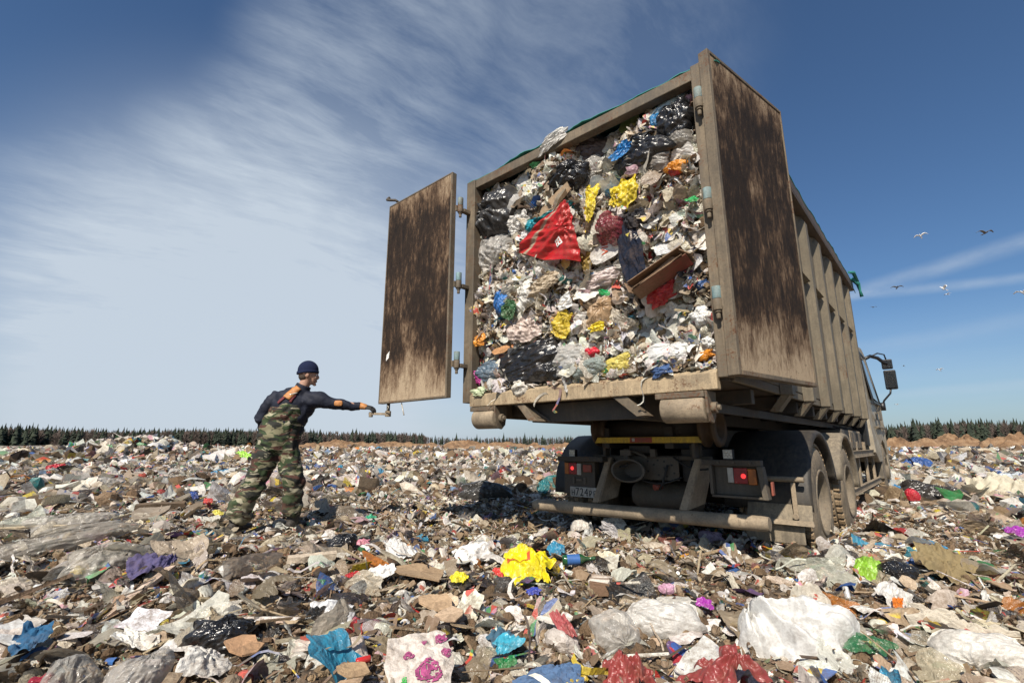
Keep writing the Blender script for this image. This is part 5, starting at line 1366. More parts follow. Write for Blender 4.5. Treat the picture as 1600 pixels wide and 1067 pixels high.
 ('sheet', 'red_scrap', 'plastic scrap', 'red scrap tucked behind the left edge of the yellow carrier bag', -0.077, 3.458, 0.068, 0.068, 40, (0.6, 0.04, 0.03)),
 ('sheet', 'cream_plate', 'tray', 'cream plastic tray in front of the green bottle', 0.688, 3.673, 0.155, 0.055, -5, (0.72, 0.66, 0.5)),
 ('foam', 'striped_box', 'carton', 'brown and white striped carton standing in the centre foreground', 0.526, 3.102, 0.099, 0.114, 80, (0.22, 0.13, 0.08)),
 ('bag', 'pink_lump', 'plastic bag', 'small pink lump at the top of the long white carrier bag', 0.911, 3.065, 0.075, 0.06, -20, (0.6, 0.34, 0.46)),
 ('sheet', 'purple_packet', 'packet', 'purple packet with white print right of the long white carrier bag', 1.051, 2.855, 0.091, 0.052, -10, (0.38, 0.04, 0.38)),
 ('sheet', 'purple_packet', 'packet', 'shiny purple packet near the right edge in the middle distance', 4.593, 4.654, 0.152, 0.093, -15, (0.34, 0.04, 0.38)),
 ('bag', 'black_heap', 'bin bag', 'wide heap of black bags in the right middle distance', 6.3, 7.588, 0.676, 0.329, 0, (0.035, 0.032, 0.03)),
 ('bag', 'red_bag', 'plastic bag', 'red bag at the left end of the wide black heap on the right', 5.668, 7.099, 0.144, 0.162, 20, (0.5, 0.02, 0.04)),
 ('sheet', 'blue_bag', 'plastic bag', 'dark blue bag in the middle distance right of the cab', 17.001, 20.807, 0.915, 0.35, -5, (0.02, 0.09, 0.3)),
 ('sheet', 'yellow_scrap', 'plastic scrap', 'round yellow scrap on the dark blue bag right of the cab', 20.663, 24.784, 0.385, 0.193, 0, (0.7, 0.52, 0.02)),
 ('sheet', 'blue_bag', 'plastic bag', 'sky blue bag near the lorry front wheel on the right', 6.69, 8.715, 0.134, 0.134, 0, (0.03, 0.24, 0.5)),
 ('cloth', 'pale_sacking', 'sack', 'large pale sacking sheet at the right edge in the middle distance', 7.774, 7.941, 0.749, 0.344, 5, (0.5, 0.46, 0.36)),
 ('sheet', 'pale_blue_sheet', 'plastic sheet', 'long pale blue sheet in the right middle distance', 12.954, 13.08, 0.74, 0.269, 10, (0.62, 0.68, 0.72)),
 ('slab', 'curved_panel', 'panel', 'curved off-white panel standing in the right middle distance', 9.721, 11.508, 0.355, 0.236, 40, (0.62, 0.6, 0.54)),
 ('sheet', 'white_sheet', 'plastic sheet', 'small white sheet on the right skyline beyond the blue bag', 58.701, 60.0, 1.093, 0.703, 0, (0.78, 0.77, 0.75)),
 ('bag', 'black_heap', 'bin bag', 'flat black bags near the right skyline below the earth mound', 41.005, 44.593, 2.085, 0.579, 0, (0.03, 0.03, 0.03)),
 ('fbag', 'clear_bag', 'plastic bag', 'rounded grey clear bag in the left middle distance beside a blue scrap', -7.199, 8.737, 0.513, 0.201, 0, (0.58, 0.55, 0.5)),
 ('sheet', 'white_film', 'plastic sheet', 'long white film in the left middle distance behind the grey clear bag', -16.208, 21.139, 0.984, 0.219, 5, (0.74, 0.74, 0.73)),
 ('sheet', 'red_bag', 'plastic bag', 'crimson bag in the left middle distance', -13.883, 15.09, 0.428, 0.194, 5, (0.48, 0.02, 0.04)),
 ('bag', 'black_heap', 'bin bag', 'flat black bags behind the grey clear bag on the left', -11.546, 12.176, 0.657, 0.188, 0, (0.03, 0.03, 0.03)),
 ('sheet', 'blue_bag', 'plastic bag', 'left one of two sky blue bags behind the man', -8.534, 14.313, 0.369, 0.147, 0, (0.03, 0.26, 0.46)),
 ('sheet', 'blue_bag', 'plastic bag', 'right one of two sky blue bags behind the man', -7.614, 13.448, 0.311, 0.138, 0, (0.03, 0.24, 0.44)),
 ('sheet', 'green_bag', 'plastic bag', 'neon green bag just behind the man on the left of his hip', -12.86, 23.716, 0.491, 0.614, 30, (0.38, 0.72, 0.08)),
 ('sheet', 'yellow_bag', 'plastic bag', 'small yellow bag in the middle distance under the open left door', -3.993, 13.668, 0.211, 0.211, 20, (0.8, 0.62, 0.02)),
 ('sheet', 'blue_bag', 'plastic bag', 'little blue bag right of the man below his arm', -6.022, 17.284, 0.29, 0.178, 0, (0.02, 0.26, 0.42)),
 ('sheet', 'blue_bag', 'plastic bag', 'blue bag beyond the small yellow bag under the left door', -3.052, 11.43, 0.205, 0.205, 0, (0.06, 0.25, 0.4)),
 ('sheet', 'teal_scrap', 'plastic scrap', 'mint green scrap right of the man boots', -1.505, 5.375, 0.122, 0.081, 10, (0.03, 0.35, 0.18)),
 ('sheet', 'red_scrap', 'plastic scrap', 'red wrapper left of the man legs', -3.734, 6.169, 0.102, 0.078, 0, (0.55, 0.06, 0.05)),
 ('slab', 'wood_crate_side', 'board', 'upturned grey tray in the left middle distance below the clear bag', -3.736, 5.222, 0.303, 0.118, -5, (0.3, 0.25, 0.19)),
 ('sheet', 'yellow_scrap', 'plastic scrap', 'yellow wrapper left of the man left boot', -3.165, 5.455, 0.096, 0.062, 20, (0.7, 0.62, 0.1)),
 ('sheet', 'blue_scrap', 'plastic scrap', 'blue packet left of the red wrapper by the man', -4.13, 6.538, 0.1, 0.075, 20, (0.02, 0.06, 0.25)),
 ('foam', 'brown_log', 'log', 'brown rolled carpet lying left of the man', -4.208, 6.045, 0.49, 0.084, -2, (0.13, 0.09, 0.055)),
]
# ================================================================== RUBBISH ONE CAN POINT AT
HM = [litter_mat('sack_paper', 0.7, 0.6, 0.08, 0, 0, 0.35),
      litter_mat('bag_plastic', 0.28, 0.42, 0.20, 0, 0, 0.22, 0.6),
      litter_mat('clear_film', 0.16, 0.4, 0.28, 0.6, 0.0, 0.3, 0.8),
      litter_mat('rag_cloth', 0.9, 0.3, 0.0, 0, 0, 0.4, 0.2),
      litter_mat('hard_thing', 0.15, 0.35, 0, 0, 0, 0.1, 0.6),
      litter_mat('bin_liner', 0.22, 0.12, 0.0, 0, 0, 0.16, 0.6)]
def tri(x): return np.abs((x % 2) - 1) - 0.5
def hsheet(r, n, fold=0.16, pinch=1.0, rag=0.20, soft=False, drape=0.0):
    g_ = np.linspace(-1, 1, n); x, y = np.meshgrid(g_, g_, indexing='ij'); lx, ly = x.copy(), y.copy()
    th = np.arctan2(y, x); rr = np.maximum(np.abs(x), np.abs(y)); rd_ = np.hypot(x, y)
    s = np.ones_like(x)
    for k in range(1, 11): s += rag * r.normal() / (k ** .8) * np.cos(k * th + r.uniform(0, 6.3))
    rnd_ = r.uniform(.2, .8)
    s = (1 + (s - 1) * rr) * (1 - rnd_ + rnd_ * np.where(rd_ > 0, rr / np.maximum(rd_, 1e-6), 1))
    x = x * s; y = y * s
    z = crease2(x, y, r, 7, fold) 
    for f_, a_ in ((2.5, .55), (5, .34), (9, .18)):
        for i in range(3):
            a = r.uniform(0, PI); w_ = tri((x * math.cos(a) + y * math.sin(a)) * f_ + r.uniform(0, 2) + 0.8 * vnoise(x * 2 + i, y * 2 + f_))
            if soft: w_ = 0.5 * np.sin(w_ * PI)
            z += fold * a_ * w_
    # radial gathers from a couple of pinch points
    for i in range(2):
        cx_, cy_ = r.uniform(-.9, .9, 2); dd = np.hypot(x - cx_, y - cy_); tt = np.arctan2(y - cy_, x - cx_)
        z += pinch * fold * 1.25 * tri(tt * r.integers(3, 7) / PI * 2 + r.uniform(0, 2)) * np.exp(-dd * 1.3) * np.clip(dd * 3, 0, 1)
        k = 1 - 0.25 * np.exp(-dd * 2.5)
        x = cx_ + (x - cx_) * k; y = cy_ + (y - cy_) * k
    x = x + crease2(lx, ly, r, 4, fold * .3); y = y + crease2(lx, ly, r, 4, fold * .3)
    if drape:
        q1 = lx * 1.0 + ly * .55 + .9 * vnoise(lx * 1.1 + 3, ly * 1.1); q2 = lx * .5 - ly * 1.0 + .9 * vnoise(lx * 1.4 + 8, ly * 1.4)
        z = z + drape * ((1 - np.abs(np.sin(q1 * 5.2))) ** 2 * (.5 + .5 * vnoise(lx * 2, ly * 2 + 4) * 2) + .5 * (1 - np.abs(np.sin(q2 * 8.3))) ** 2) + drape * 1.4 * np.exp(-((lx + .45) ** 2 + (ly - .1) ** 2) * 2.2)
    z = z - 0.35 * (lx ** 2 + ly ** 2) * r.uniform(.2, .9) * fold * 3
    z -= z.mean()
    return np.stack([x, y, z], -1).reshape(-1, 3), grid_faces(n, n), np.stack([lx, ly], -1).reshape(-1, 2)
def hbag(r, n, thick=0.65, gather=1.0):
    """slumped bag: a dome of film gathered towards a knot, its rim tucked into the heap"""
    g_ = np.linspace(-1, 1, n); x, y = np.meshgrid(g_, g_, indexing='ij'); lx, ly = x.copy(), y.copy()
    m_ = np.maximum(np.abs(x), np.abs(y)); rd_ = np.maximum(np.hypot(x, y), 1e-6); k = m_ / rd_; k = .25 + .75 * k; x = x * k; y = y * k
    th = np.arctan2(y, x); q_ = np.clip(np.hypot(x, y), 0, 1)
    s = np.ones_like(x)
    for i in range(2, 8): s += .11 * r.normal() / i ** .5 * np.cos(i * th + r.uniform(0, 6.3))
    x = x * (1 + (s - 1) * q_); y = y * (1 + (s - 1) * q_)
    z = 1.05 * np.sqrt(np.clip(1.02 - q_ ** 2.6, 0, 2)) 
    # knot near one side, folds running out of it
    ka = r.uniform(0, 2 * PI); kr = r.uniform(.45, .95); kx, ky = kr * math.cos(ka), kr * math.sin(ka)
    dd = np.hypot(x - kx, y - ky); tt = np.arctan2(y - ky, x - kx) + .35 * vnoise(x * 2.3 + ka, y * 2.3)
    fall = np.exp(-dd * .75)
    z += gather * fall * (.16 * tri(tt * 7 / PI + ka) + .10 * tri(tt * 13 / PI + 1.3 * ka) + .06 * tri(tt * 23 / PI))
    z -= .25 * np.exp(-(dd * 3.2) ** 2)
    z += gather * (crease2(x, y, r, 7, .16) + crease2(x, y, r, 9, .05))
    for f_, a_ in ((3, .07), (6, .045), (11, .025)):
        for i in range(3):
            a = r.uniform(0, PI); z += a_ * tri((x * math.cos(a) + y * math.sin(a)) * f_ + r.uniform(0, 2) + 1.1 * vnoise(x * 2.2 + i, y * 2.2 + f_))
    z -= .8
    x = x + .05 * vnoise(lx * 5 + ka, ly * 5); y = y + .05 * vnoise(lx * 5, ly * 5 + ka)
    return np.stack([x, y, z * thick * 1.25], -1).reshape(-1, 3), grid_faces(n, n), np.stack([lx, ly], -1).reshape(-1, 2)
def flat_slab(r, n=9, th=.05):
    a = np.linspace(0, 2 * PI, n, endpoint=False) + r.uniform(-.25, .25, n); rr = r.uniform(.75, 1.1, n)
    sq = 1 / np.maximum(np.abs(np.cos(a)), np.abs(np.sin(a))); rr = rr * (.3 + .7 * sq)
    x = rr * np.cos(a); y = rr * np.sin(a); z = .12 * x * r.uniform(-1, 1) + .15 * x * x
    P = np.concatenate([np.stack([x, y, z + th], -1), np.stack([x, y, z - th], -1), [[0, 0, th]], [[0, 0, -th]]]); F = []
    for i in range(n):
        j = (i + 1) % n; F += [(2 * n, i, j, j), (2 * n + 1, n + j, n + i, n + i), (i, n + i, n + j, j)]
    return P, np.array(F), P[:, :2]
def hplank(r, th=.12):
    n = 7; x = np.linspace(-1, 1, n); P = []
    for xx in x:
        for (a, b_) in ((-1, -1), (1, -1), (1, 1), (-1, 1)):
            P.append((xx + .03 * r.normal(), a * (1 + .12 * r.normal()), b_ * th * (1 + .15 * r.normal()) + .05 * xx * xx))
    F = [(i * 4 + k, i * 4 + (k + 1) % 4, i * 4 + 4 + (k + 1) % 4, i * 4 + 4 + k) for i in range(n - 1) for k in range(4)] + [(3, 2, 1, 0), (n * 4 - 4, n * 4 - 3, n * 4 - 2, n * 4 - 1)]
    P = np.array(P); return P, np.array(F), P[:, :2]
def item_mesh(name, P, F, L, col, mat, smooth=False, two=None):
    me = bpy.data.meshes.new(name)
    F = quadify(F)
    me.from_pydata(P.tolist(), [], [tuple(f[:3]) if f[2] == f[3] else tuple(f) for f in F.tolist()]); me.update()
    n = len(P)
    cc = np.tile(np.array([*col, 1.0]), (n, 1))
    if two is not None:
        m_, c2 = two; cc[m_(L[:, 0], L[:, 1])] = (*c2, 1)
    a = me.attributes.new('tint', 'FLOAT_COLOR', 'POINT'); a.data.foreach_set('color', cc.astype(np.float32).ravel())
    a = me.attributes.new('local', 'FLOAT_VECTOR', 'POINT'); a.data.foreach_set('vector', np.concatenate([L, np.zeros((n, 1))], 1).astype(np.float32).ravel())
    me.polygons.foreach_set('use_smooth', [smooth] * len(me.polygons))
    me.materials.append(mat)
    o = bpy.data.objects.new(name, me); C.objects.link(o); return o
def make_item(r, kind, name, sx, sy, col, big, outside=False):
    """mesh about its own origin, x across, y along, z out of the heap"""
    two = None; sm = False
    if kind in ('sheet', 'film', 'sack'):
        P, F, L = hsheet(r, 34 if big else 18, .17 if kind != 'sack' else .07, 1.0, .15 if kind != 'sack' else .05)
        mt = HM[2] if kind == 'film' else HM[1]
        if name in ('red_sack',):
            P, F, L = hsheet(r, 40, .085, .7, .03); mt = HM[1]
            k = (P[:, 1] + 1) / 2; P[:, 0] = P[:, 0] * (1.15 - .95 * np.clip(k, 0, 1)) + .10 * P[:, 1]; P[:, 1] *= 1.05
            two = (lambda a, b_: np.abs(a * 1.0 + .72) < .06, (.45, .36, .26))
        if name == 'lettered_packet': P, F, L = hsheet(r, 20, .05, .5, .03)
        if kind == 'sack': mt = HM[0]
        if 'paper' in name: mt = HM[0]
        zt = 0.52 * (sx + sy) / 2
        S = np.array([sx / 2, sy / 2, zt])
        if name == 'white_packet' and sx > 0.1: two = (lambda a, b_: (a < -.25) & (b_ < .15 + .3 * a), (.02, .02, .02))
    elif kind == 'cloth':
        P, F, L = hsheet(r, 40 if big else 20, .20, 1.3, .16, soft=True); mt = HM[3]; sm = True
        if name == 'white_sheet': mt = HM[1]; P, F, L = hbag(r, 130, .75, 3.4)
        if name == 'red_rag': mt = HM[1]; P, F, L = hsheet(r, 60, .26, 1.2, .52, soft=False)
        S = np.array([sx / 2, sy / 2, (.44 if name == 'white_sheet' else .42 if name == 'red_rag' else .5) * (sx + sy) / 2])
        if name == 'striped_fabric': two = (lambda a, b_: (a > .45) & (b_ < .0), (.22, .03, .06))
        if name == 'jeans':
            P, F, L = hsheet(r, 40, .12, 1.0, .05, soft=True)
            P[:, 0] = np.where(P[:, 1] < 0.1, P[:, 0] + np.sign(P[:, 0] + .1) * .12, P[:, 0]); S = np.array([sx / 2, sy / 2, sx * .55])
    elif kind in ('bag', 'fbag'):
        P, F, L = hbag(r, 56 if big else 30, .7); mt = HM[2] if kind == 'fbag' else (HM[5] if max(col) < .06 else HM[1])
        sm = False
        S = np.array([sx / 2, sy / 2, min(sx, sy) * .5])
        S = S * 1.12
    elif kind == 'slab':
        P, F, L = flat_slab(r, 9, .06); mt = HM[0]; S = np.array([sx / 2, sy / 2, min(sx, sy) / 2])
    elif kind in ('plank', 'foam'):
        P, F, L = hplank(r, .35 if kind == 'plank' else .7); mt = HM[0]; S = np.array([sx / 2, sy / 2, sy / 2])
        if name == 'striped_box': two = (lambda a, b_: np.sin(a * 9) > 0, (.6, .55, .48))
    elif kind == 'boxx':
        bxm = MB(); tk = .03
        bxm.box((-1, -.55, -1), (1, -.55 + tk * 2, .6)); bxm.box((-1, .5, -1), (1, .5 + tk * 2, .5), Matrix.Rotation(R(6), 3, 'X')); bxm.box((-1, -.5, -1), (-1 + tk, .5, .55), Matrix.Rotation(R(-7), 3, 'Y')); bxm.box((1 - tk, -.5, -1), (1, .5, .35), Matrix.Rotation(R(12), 3, 'Z')); bxm.box((-1, -.5, -1), (1, .5, -.96))
        bxm.box((-.95, -.60, .60), (.9, -.55, 1.15), Matrix.Rotation(R(38), 3, 'X')); bxm.box((-.8, -.2, -.9), (.7, .2, .0), Matrix.Rotation(R(20), 3, 'Z'))
        P = np.array(bxm.v); F = np.array(bxm.f); L = P[:, :2]; mt = HM[0]; S = np.array([sx / 2, sy / 2 * .8, .10])
        two = (lambda a, b_: (np.abs(b_ + .575) < .04) & (a > .2), (.30, .04, .03))
    elif kind == 'bottle':
        mbx = MB(); pr = [(-1, 0.001), (-1, .26), (-.9, .30), (.15, .30), (.42, .13), (.85, .10), (.86, .13), (1, .13), (1, .001)]
        if name == 'red_can': pr = [(-1, .001), (-1, .42), (-.92, .48), (.92, .48), (1, .42), (1, .001)]
        mbx.lathe((0, 0, 0), (1, 0, 0), pr, 20); P = np.array(mbx.v); F = np.array(mbx.f); L = P[:, :2]; mt = HM[4]; sm = True
        S = np.array([sx / 2, sx / 2, sx / 2])
    if kind in ('sheet', 'film', 'sack', 'cloth', 'bag', 'fbag'):   # true to size, ragged or not
        for k in (0, 1):
            P[:, k] = P[:, k] / max(np.percentile(np.abs(P[:, k]), 97), .2)
    P = P * S
    return item_mesh(name, P, F, L, col, mt, sm, two)
def place(o, loc, bx, by, bz):
    o.matrix_world = Matrix(((bx[0], by[0], bz[0], loc[0]), (bx[1], by[1], bz[1], loc[1]), (bx[2], by[2], bz[2], loc[2]), (0, 0, 0, 1)))
r = np.random.default_rng(77)
UX, UV, UW = TM.to_3x3() @ Vector((1, 0, 0)), TM.to_3x3() @ Vector((0, 1, 0)), Vector((0, 0, 1))
ITEMS = {}
for (kind, name, cat, label, u0, w0, sx, sy, rot, col) in LOAD_ITEMS:
    if rot and abs(rot) > 45: pass
    o = make_item(r, kind, name, sx * 1.08, sy * 1.08, col, sx * sy > .02)
    a = R(rot)
    jx, jy = r.normal() * .12, r.normal() * .12
    bx = (UX * math.cos(a) + UW * math.sin(a)); by = (-UX * math.sin(a) + UW * math.cos(a)); bz = bx.cross(by)
    by = (by + bz * jy).normalized(); bx = (bx + bz * jx).normalized(); bz = bx.cross(by).normalized(); bx = by.cross(bz)
    th_ = {'bag': .10, 'fbag': .10}.get(kind, .05) * min(sx, sy)
    v0 = float(load_v(u0, w0)) - 0.02 - th_ - (0.02 if kind in ('sheet', 'cloth') else 0)
    if w0 < .09 or name == 'white_carton': v0 = -0.045
    if name == 'red_sack': v0 -= .05
    v0 = max(v0, -.04 if kind in ('bag', 'fbag') else -.08)
    if 'over the top bar' in label: v0 = -0.005; w0 = 2.285; o.data.transform(Matrix.Diagonal((.8, .62, .5, 1)))
    if name == 'roll_of_cloth': v0 = .20; w0 -= .05; o.data.transform(Matrix.Diagonal((.85, .62, .7, 1)))
    if name == 'cardboard_box': v0 = -.06; bz2 = bz
    place(o, T(u0, v0, w0), bx, by, bz)
    tag(o, label, cat); ITEMS[label] = o
for (kind, name, cat, label, x0, y0, sx, sy, rot, col) in GROUND_ITEMS:
    rr = math.hypot(x0, y0); al = math.atan(CAM_H / rr); tau = R(24 if kind not in ('bag', 'fbag') else 50)
    if kind in ('bottle', 'plank', 'foam', 'slab', 'boxx'): tau = R(10)
    ly_ = sy if kind in ('bag', 'fbag', 'bottle') else min(sy / math.sin(al + tau), 1.6 * sx + .05)
    if kind in ('plank', 'foam'): ly_ = sy
    if name in ('white_sheet', 'yellow_bag', 'printed_sack') and sx > .3: sx *= .88; ly_ *= .85
    o = make_item(r, kind, name, sx, ly_, col, sx > .16)
    fw = Vector((x0 / rr, y0 / rr, 0)); rt = Vector((fw.y, -fw.x, 0))
    by = fw * math.cos(tau) + Vector((0, 0, math.sin(tau))); bz = rt.cross(by)
    a = R(rot); bx = rt * math.cos(a) + by * math.sin(a); by = -rt * math.sin(a) + by * math.cos(a)
    z = float(ground_h(x0, y0)) + (0.05 if rr < 6 else .10) + (sy * .30 if kind in ('bag', 'fbag', 'sheet', 'cloth', 'film', 'sack') else 0.02)
    place(o, (x0, y0, z), bx, by, bz)
    tag(o, label, cat); ITEMS[label] = o
# printed marks
def mark_on(o, verts, faces, mat, name='printed_mark', lift=.004):
    """lays small flat shapes, given in the item's own x, y, onto its surface"""
    dg = bpy.context.evaluated_depsgraph_get(); dg.update()
    pts = []
    for (x, y) in verts:
        hit, lc, nm, ix = o.ray_cast((x, y, 1.0), (0, 0, -1))
        pts.append((x, y, (lc.z if hit else 0.0) + lift))
    mb = MB(); mb.add(pts, faces); 
    return mb.build(name, mat, o, 0)
def gridmark(o, fn, x0, x1, y0, y1, n, mat, name, lift=.004):
    V_ = [(x0 + (x1 - x0) * i / n, y0 + (y1 - y0) * j / n) for i in range(n + 1) for j in range(n + 1)]
    F_ = [(i * (n + 1) + j, (i + 1) * (n + 1) + j, (i + 1) * (n + 1) + j + 1, i * (n + 1) + j + 1) for i in range(n) for j in range(n) if fn((i + .5) / n * 2 - 1, (j + .5) / n * 2 - 1)]
    return mark_on(o, V_, F_, mat, name, lift)
bpy.context.view_layer.update()
redm = simple('mark_red', (.55, .08, .02), .5); whm = simple('mark_white', (.8, .78, .75), .6); bkm = simple('mark_black', (.03, .02, .02), .6); magm = simple('mark_magenta', (.40, .07, .20), .8, var=.6, scale=60); blm = simple('mark_blue', (.05, .14, .38), .4); grm = simple('mark_green', (.03, .35, .05), .6)
yb_ = next(o for l_, o in ITEMS.items() if l_.startswith('bright yellow carrier'))
gridmark(yb_, lambda a, b_: (a < -.72 + .2 * b_ or b_ < -.72 - .1 * a or (a > .7 and b_ < .3)) , -.12, .03, .015, .10, 16, redm, 'printed_mark')
rs_ = next(o for l_, o in ITEMS.items() if l_.startswith('big bright red sack'))
def chk(a, b_): return abs(a) + abs(b_) < 1.0
gridmark(rs_, chk, .03, .13, -.15, -.05, 16, whm, 'printed_diamond', .006)
def chk2(a, b_):
    if abs(a) + abs(b_) > .92: return False
    p_ = int(math.floor((a + b_ + 1) * 2.5)); q_ = int(math.floor((a - b_ + 1) * 2.5)); return p_ % 2 == 1 and q_ % 2 == 1
gridmark(rs_, chk2, .03, .13, -.15, -.05, 24, redm, 'printed_check', .009)
lp_ = next(o for l_, o in ITEMS.items() if l_.startswith('white packet with red letters under'))
tx = text('VIN', .085, (0.02, -.035, 0.03), Matrix.Rotation(R(72), 3, 'Z'), redm, lp_, (0, 0, 0), 'printed_letters', .001)
me_ = tx.data
for v_ in me_.vertices:
    hit, lc, nm, ix = lp_.ray_cast((v_.co.x, v_.co.y, 1.0), (0, 0, -1)); v_.co.z = (lc.z if hit else .02) + .004 + (v_.co.z - .03)
sk_ = next(o for l_, o in ITEMS.items() if l_.startswith('dirty white sack with round magenta'))
def blot(s_):
    rb = np.random.default_rng(s_); ph = rb.uniform(0, 6, 6)
    def f(a, b_):
        d = math.hypot(a, b_); t_ = math.atan2(b_, a)
        return d < .85 + .12 * math.sin(3 * t_ + ph[0]) and vnoise(np.array(a * 5 + ph[1] * 9), np.array(b_ * 5 + ph[2])) > -.28 and not (.55 < d < .62)
    return f
for i, (cx_, cy_, q_) in enumerate(((.03, -.05, .055), (-.04, .03, .024), (.085, .085, .028), (.02, .075, .012), (.10, .02, .022))):
    gridmark(sk_, blot(i), cx_ - q_, cx_ + q_, cy_ - q_, cy_ + q_, 22, magm, 'printed_blot', .005)
gridmark(sk_, lambda a, b_: vnoise(np.array(a * 6), np.array(b_ * 9)) > -.1, -.07, -.05, -.10, -.06, 12, grm, 'printed_mark', .005)
gb_ = next(o for l_, o in ITEMS.items() if l_.startswith('dark green glass bottle'))
L0 = gb_.dimensions.x / 2
MB().lathe((0, 0, 0), (1, 0, 0), [(-.75 * L0, .305 * L0), (.02 * L0, .305 * L0)], 20).build('bottle_label', blm, gb_, 0)
# wires poking out of the cream cloth
for k_ in range(2):
    w1 = MB(); 
    pts = [(0.83 + .022 * k_, -.07, 1.80), (0.86 + .022 * k_, -.11, 1.74), (0.97 + .02 * k_, -.10, 1.60)]
    w1.tube(pts, .006, 6)
    o = w1.build('wire', M['rubber'], None, 0, BO); o.location = T(*BO); o.rotation_euler = (0, 0, YAW)
    tag(o, ('left' if k_ == 0 else 'right') + ' one of two thin dark wires leaning on the cream cloth bundle', 'wire', 'pair of wires on the cloth bundle')
# ================================================================== THE MAN
def loft(mb, joints, seg=20):
    """joints: (centre, radius across, radius deep, sideways axis)"""
    n = len(joints); v = []; f = []
    cs = [Vector(j[0]) for j in joints]
    for i, (c_, ra, rb_, ax) in enumerate(joints):
        d = (cs[min(i + 1, n - 1)] - cs[max(i - 1, 0)]).normalized()
        x = Vector(ax); x = (x - d * x.dot(d)).normalized(); y = d.cross(x)
        for k in range(seg):
            t_ = 2 * PI * k / seg
            v.append(cs[i] + x * (ra * math.cos(t_)) + y * (rb_ * math.sin(t_)))
    for i in range(n - 1):
        for k in range(seg):
            a = i * seg + k; b_ = i * seg + (k + 1) % seg
            f.append((a, b_, b_ + seg, a + seg))
    f.append(tuple(reversed(range(seg)))); f.append(tuple(range((n - 1) * seg, n * seg)))
    mb.add(v, f, True)
def ball(mb, c_, rx, ry=None, rz=None, rot=None, lv=3):
    ry = rx if ry is None else ry; rz = rx if rz is None else rz
    P, F = ico(lv)
    vs_ = []
    for p in P:
        q_ = Vector((p[0] * rx, p[1] * ry, p[2] * rz))
        if rot is not None: q_ = rot @ q_
        vs_.append(Vector(c_) + q_)
    mb.add(vs_, [tuple(x) for x in F.tolist()], True)
def fuse(mb, name, m, parent, voxel, smooth=4, fold=None, sub=0):
    """melts the overlapping shapes into one continuous skin"""
    o = mb.build('tmp', m, None, 0)
    md = o.modifiers.new('r', 'REMESH'); md.mode = 'VOXEL'; md.voxel_size = voxel; md.use_smooth_shade = True
    sm = o.modifiers.new('s', 'SMOOTH'); sm.iterations = smooth; sm.factor = 0.6
    dg = bpy.context.evaluated_depsgraph_get(); dg.update()
    me = bpy.data.meshes.new_from_object(o.evaluated_get(dg)); me.name = name
    bpy.data.objects.remove(o)
    if fold is not None:
        nv = len(me.vertices); co = np.empty(nv * 3); me.vertices.foreach_get('co', co); co = co.reshape(-1, 3)
        no = np.empty(nv * 3); me.vertex_normals.foreach_get('vector', no); no = no.reshape(-1, 3)
        co = co + no * fold(co)[:, None]
        me.vertices.foreach_set('co', co.ravel()); me.update()
    o = bpy.data.objects.new(name, me); C.objects.link(o)
    me.polygons.foreach_set('use_smooth', [True] * len(me.polygons))
    if not me.materials: me.materials.append(m)
    o.parent = parent
    return o
man = empty('person', (0, 0, 0))
tag(man, 'man in a dark blue jacket, camouflage overalls and navy beanie reaching for the door handle', 'person')
def camo():
    m, t, b = new_mat('tiger_camouflage')
    P = t.node('ShaderNodeTexCoord').outputs['Object']
    w_ = t.vmath('ADD', P, t.vmath('MULTIPLY', t.noise(P, 6, 2, .5, 0, 'Color'), (0.10, 0.10, 0.10)))
    def layer(loc, sc_, th):
        n_ = t.noise(t.mapping(w_, scale=(5.0, 5.0, 17), rot=(0, 0.22, 0), loc=loc), sc_, 3, .5, .4)
        return t.ramp(n_, [(th, 0.0), (th + .025, 1.0)])
    c = t.mix(layer((0, 0, 0), 1.0, .46), (.17, .155, .09), (.026, .044, .014))
    c = t.mix(layer((3, 5, 2), 1.0, .52), c, (.062, .024, .015))
    c = t.mix(layer((9, 1, 7), 1.15, .535), c, (.012, .013, .009))
    c = t.mix(t.math('MULTIPLY', layer((4, 8, 3), 1.3, .60), .8), c, (.36, .33, .23))
    gr_ = t.noise(P, 14, 5, .7)
    sp = t.node('ShaderNodeSeparateXYZ', ins={0: P})
    mud = t.node('ShaderNodeMapRange', ins={0: sp.outputs[2], 1: 0.0, 2: 0.45, 3: 0.55, 4: 0.0}).outputs[0]
    c = t.mix(t.math('MULTIPLY', t.ramp(gr_, [(.4, 0.0), (.65, 1.0)]), mud), c, (.16, .12, .08))
    t.l.new(c, b.inputs['Base Color']); b.inputs['Roughness'].default_value = .85
    bump(t, b, t.noise(P, 24, 4, .6), .25, .01)
    return m
MC = camo()
MJ = simple('navy_jacket', (.013, .016, .030), .72, var=.35, scale=14, spec=.3)
MH = simple('navy_knit', (.012, .018, .05), .95, var=.3, scale=120, spec=.2)
MS = simple('weathered_skin', (.42, .24, .165), .5, var=.18, scale=60)
MO = simple('orange_leather', (.50, .21, .06), .6, var=.4, scale=30)
MG = simple('dark_glove', (.03, .028, .026), .8, var=.5, scale=60)
MB_ = simple('work_boot', (.05, .04, .032), .7, var=.5, scale=30)
MST = simple('maroon_strap', (.16, .03, .035), .8)
MHR = simple('short_brown_hair', (.06, .04, .028), .9)
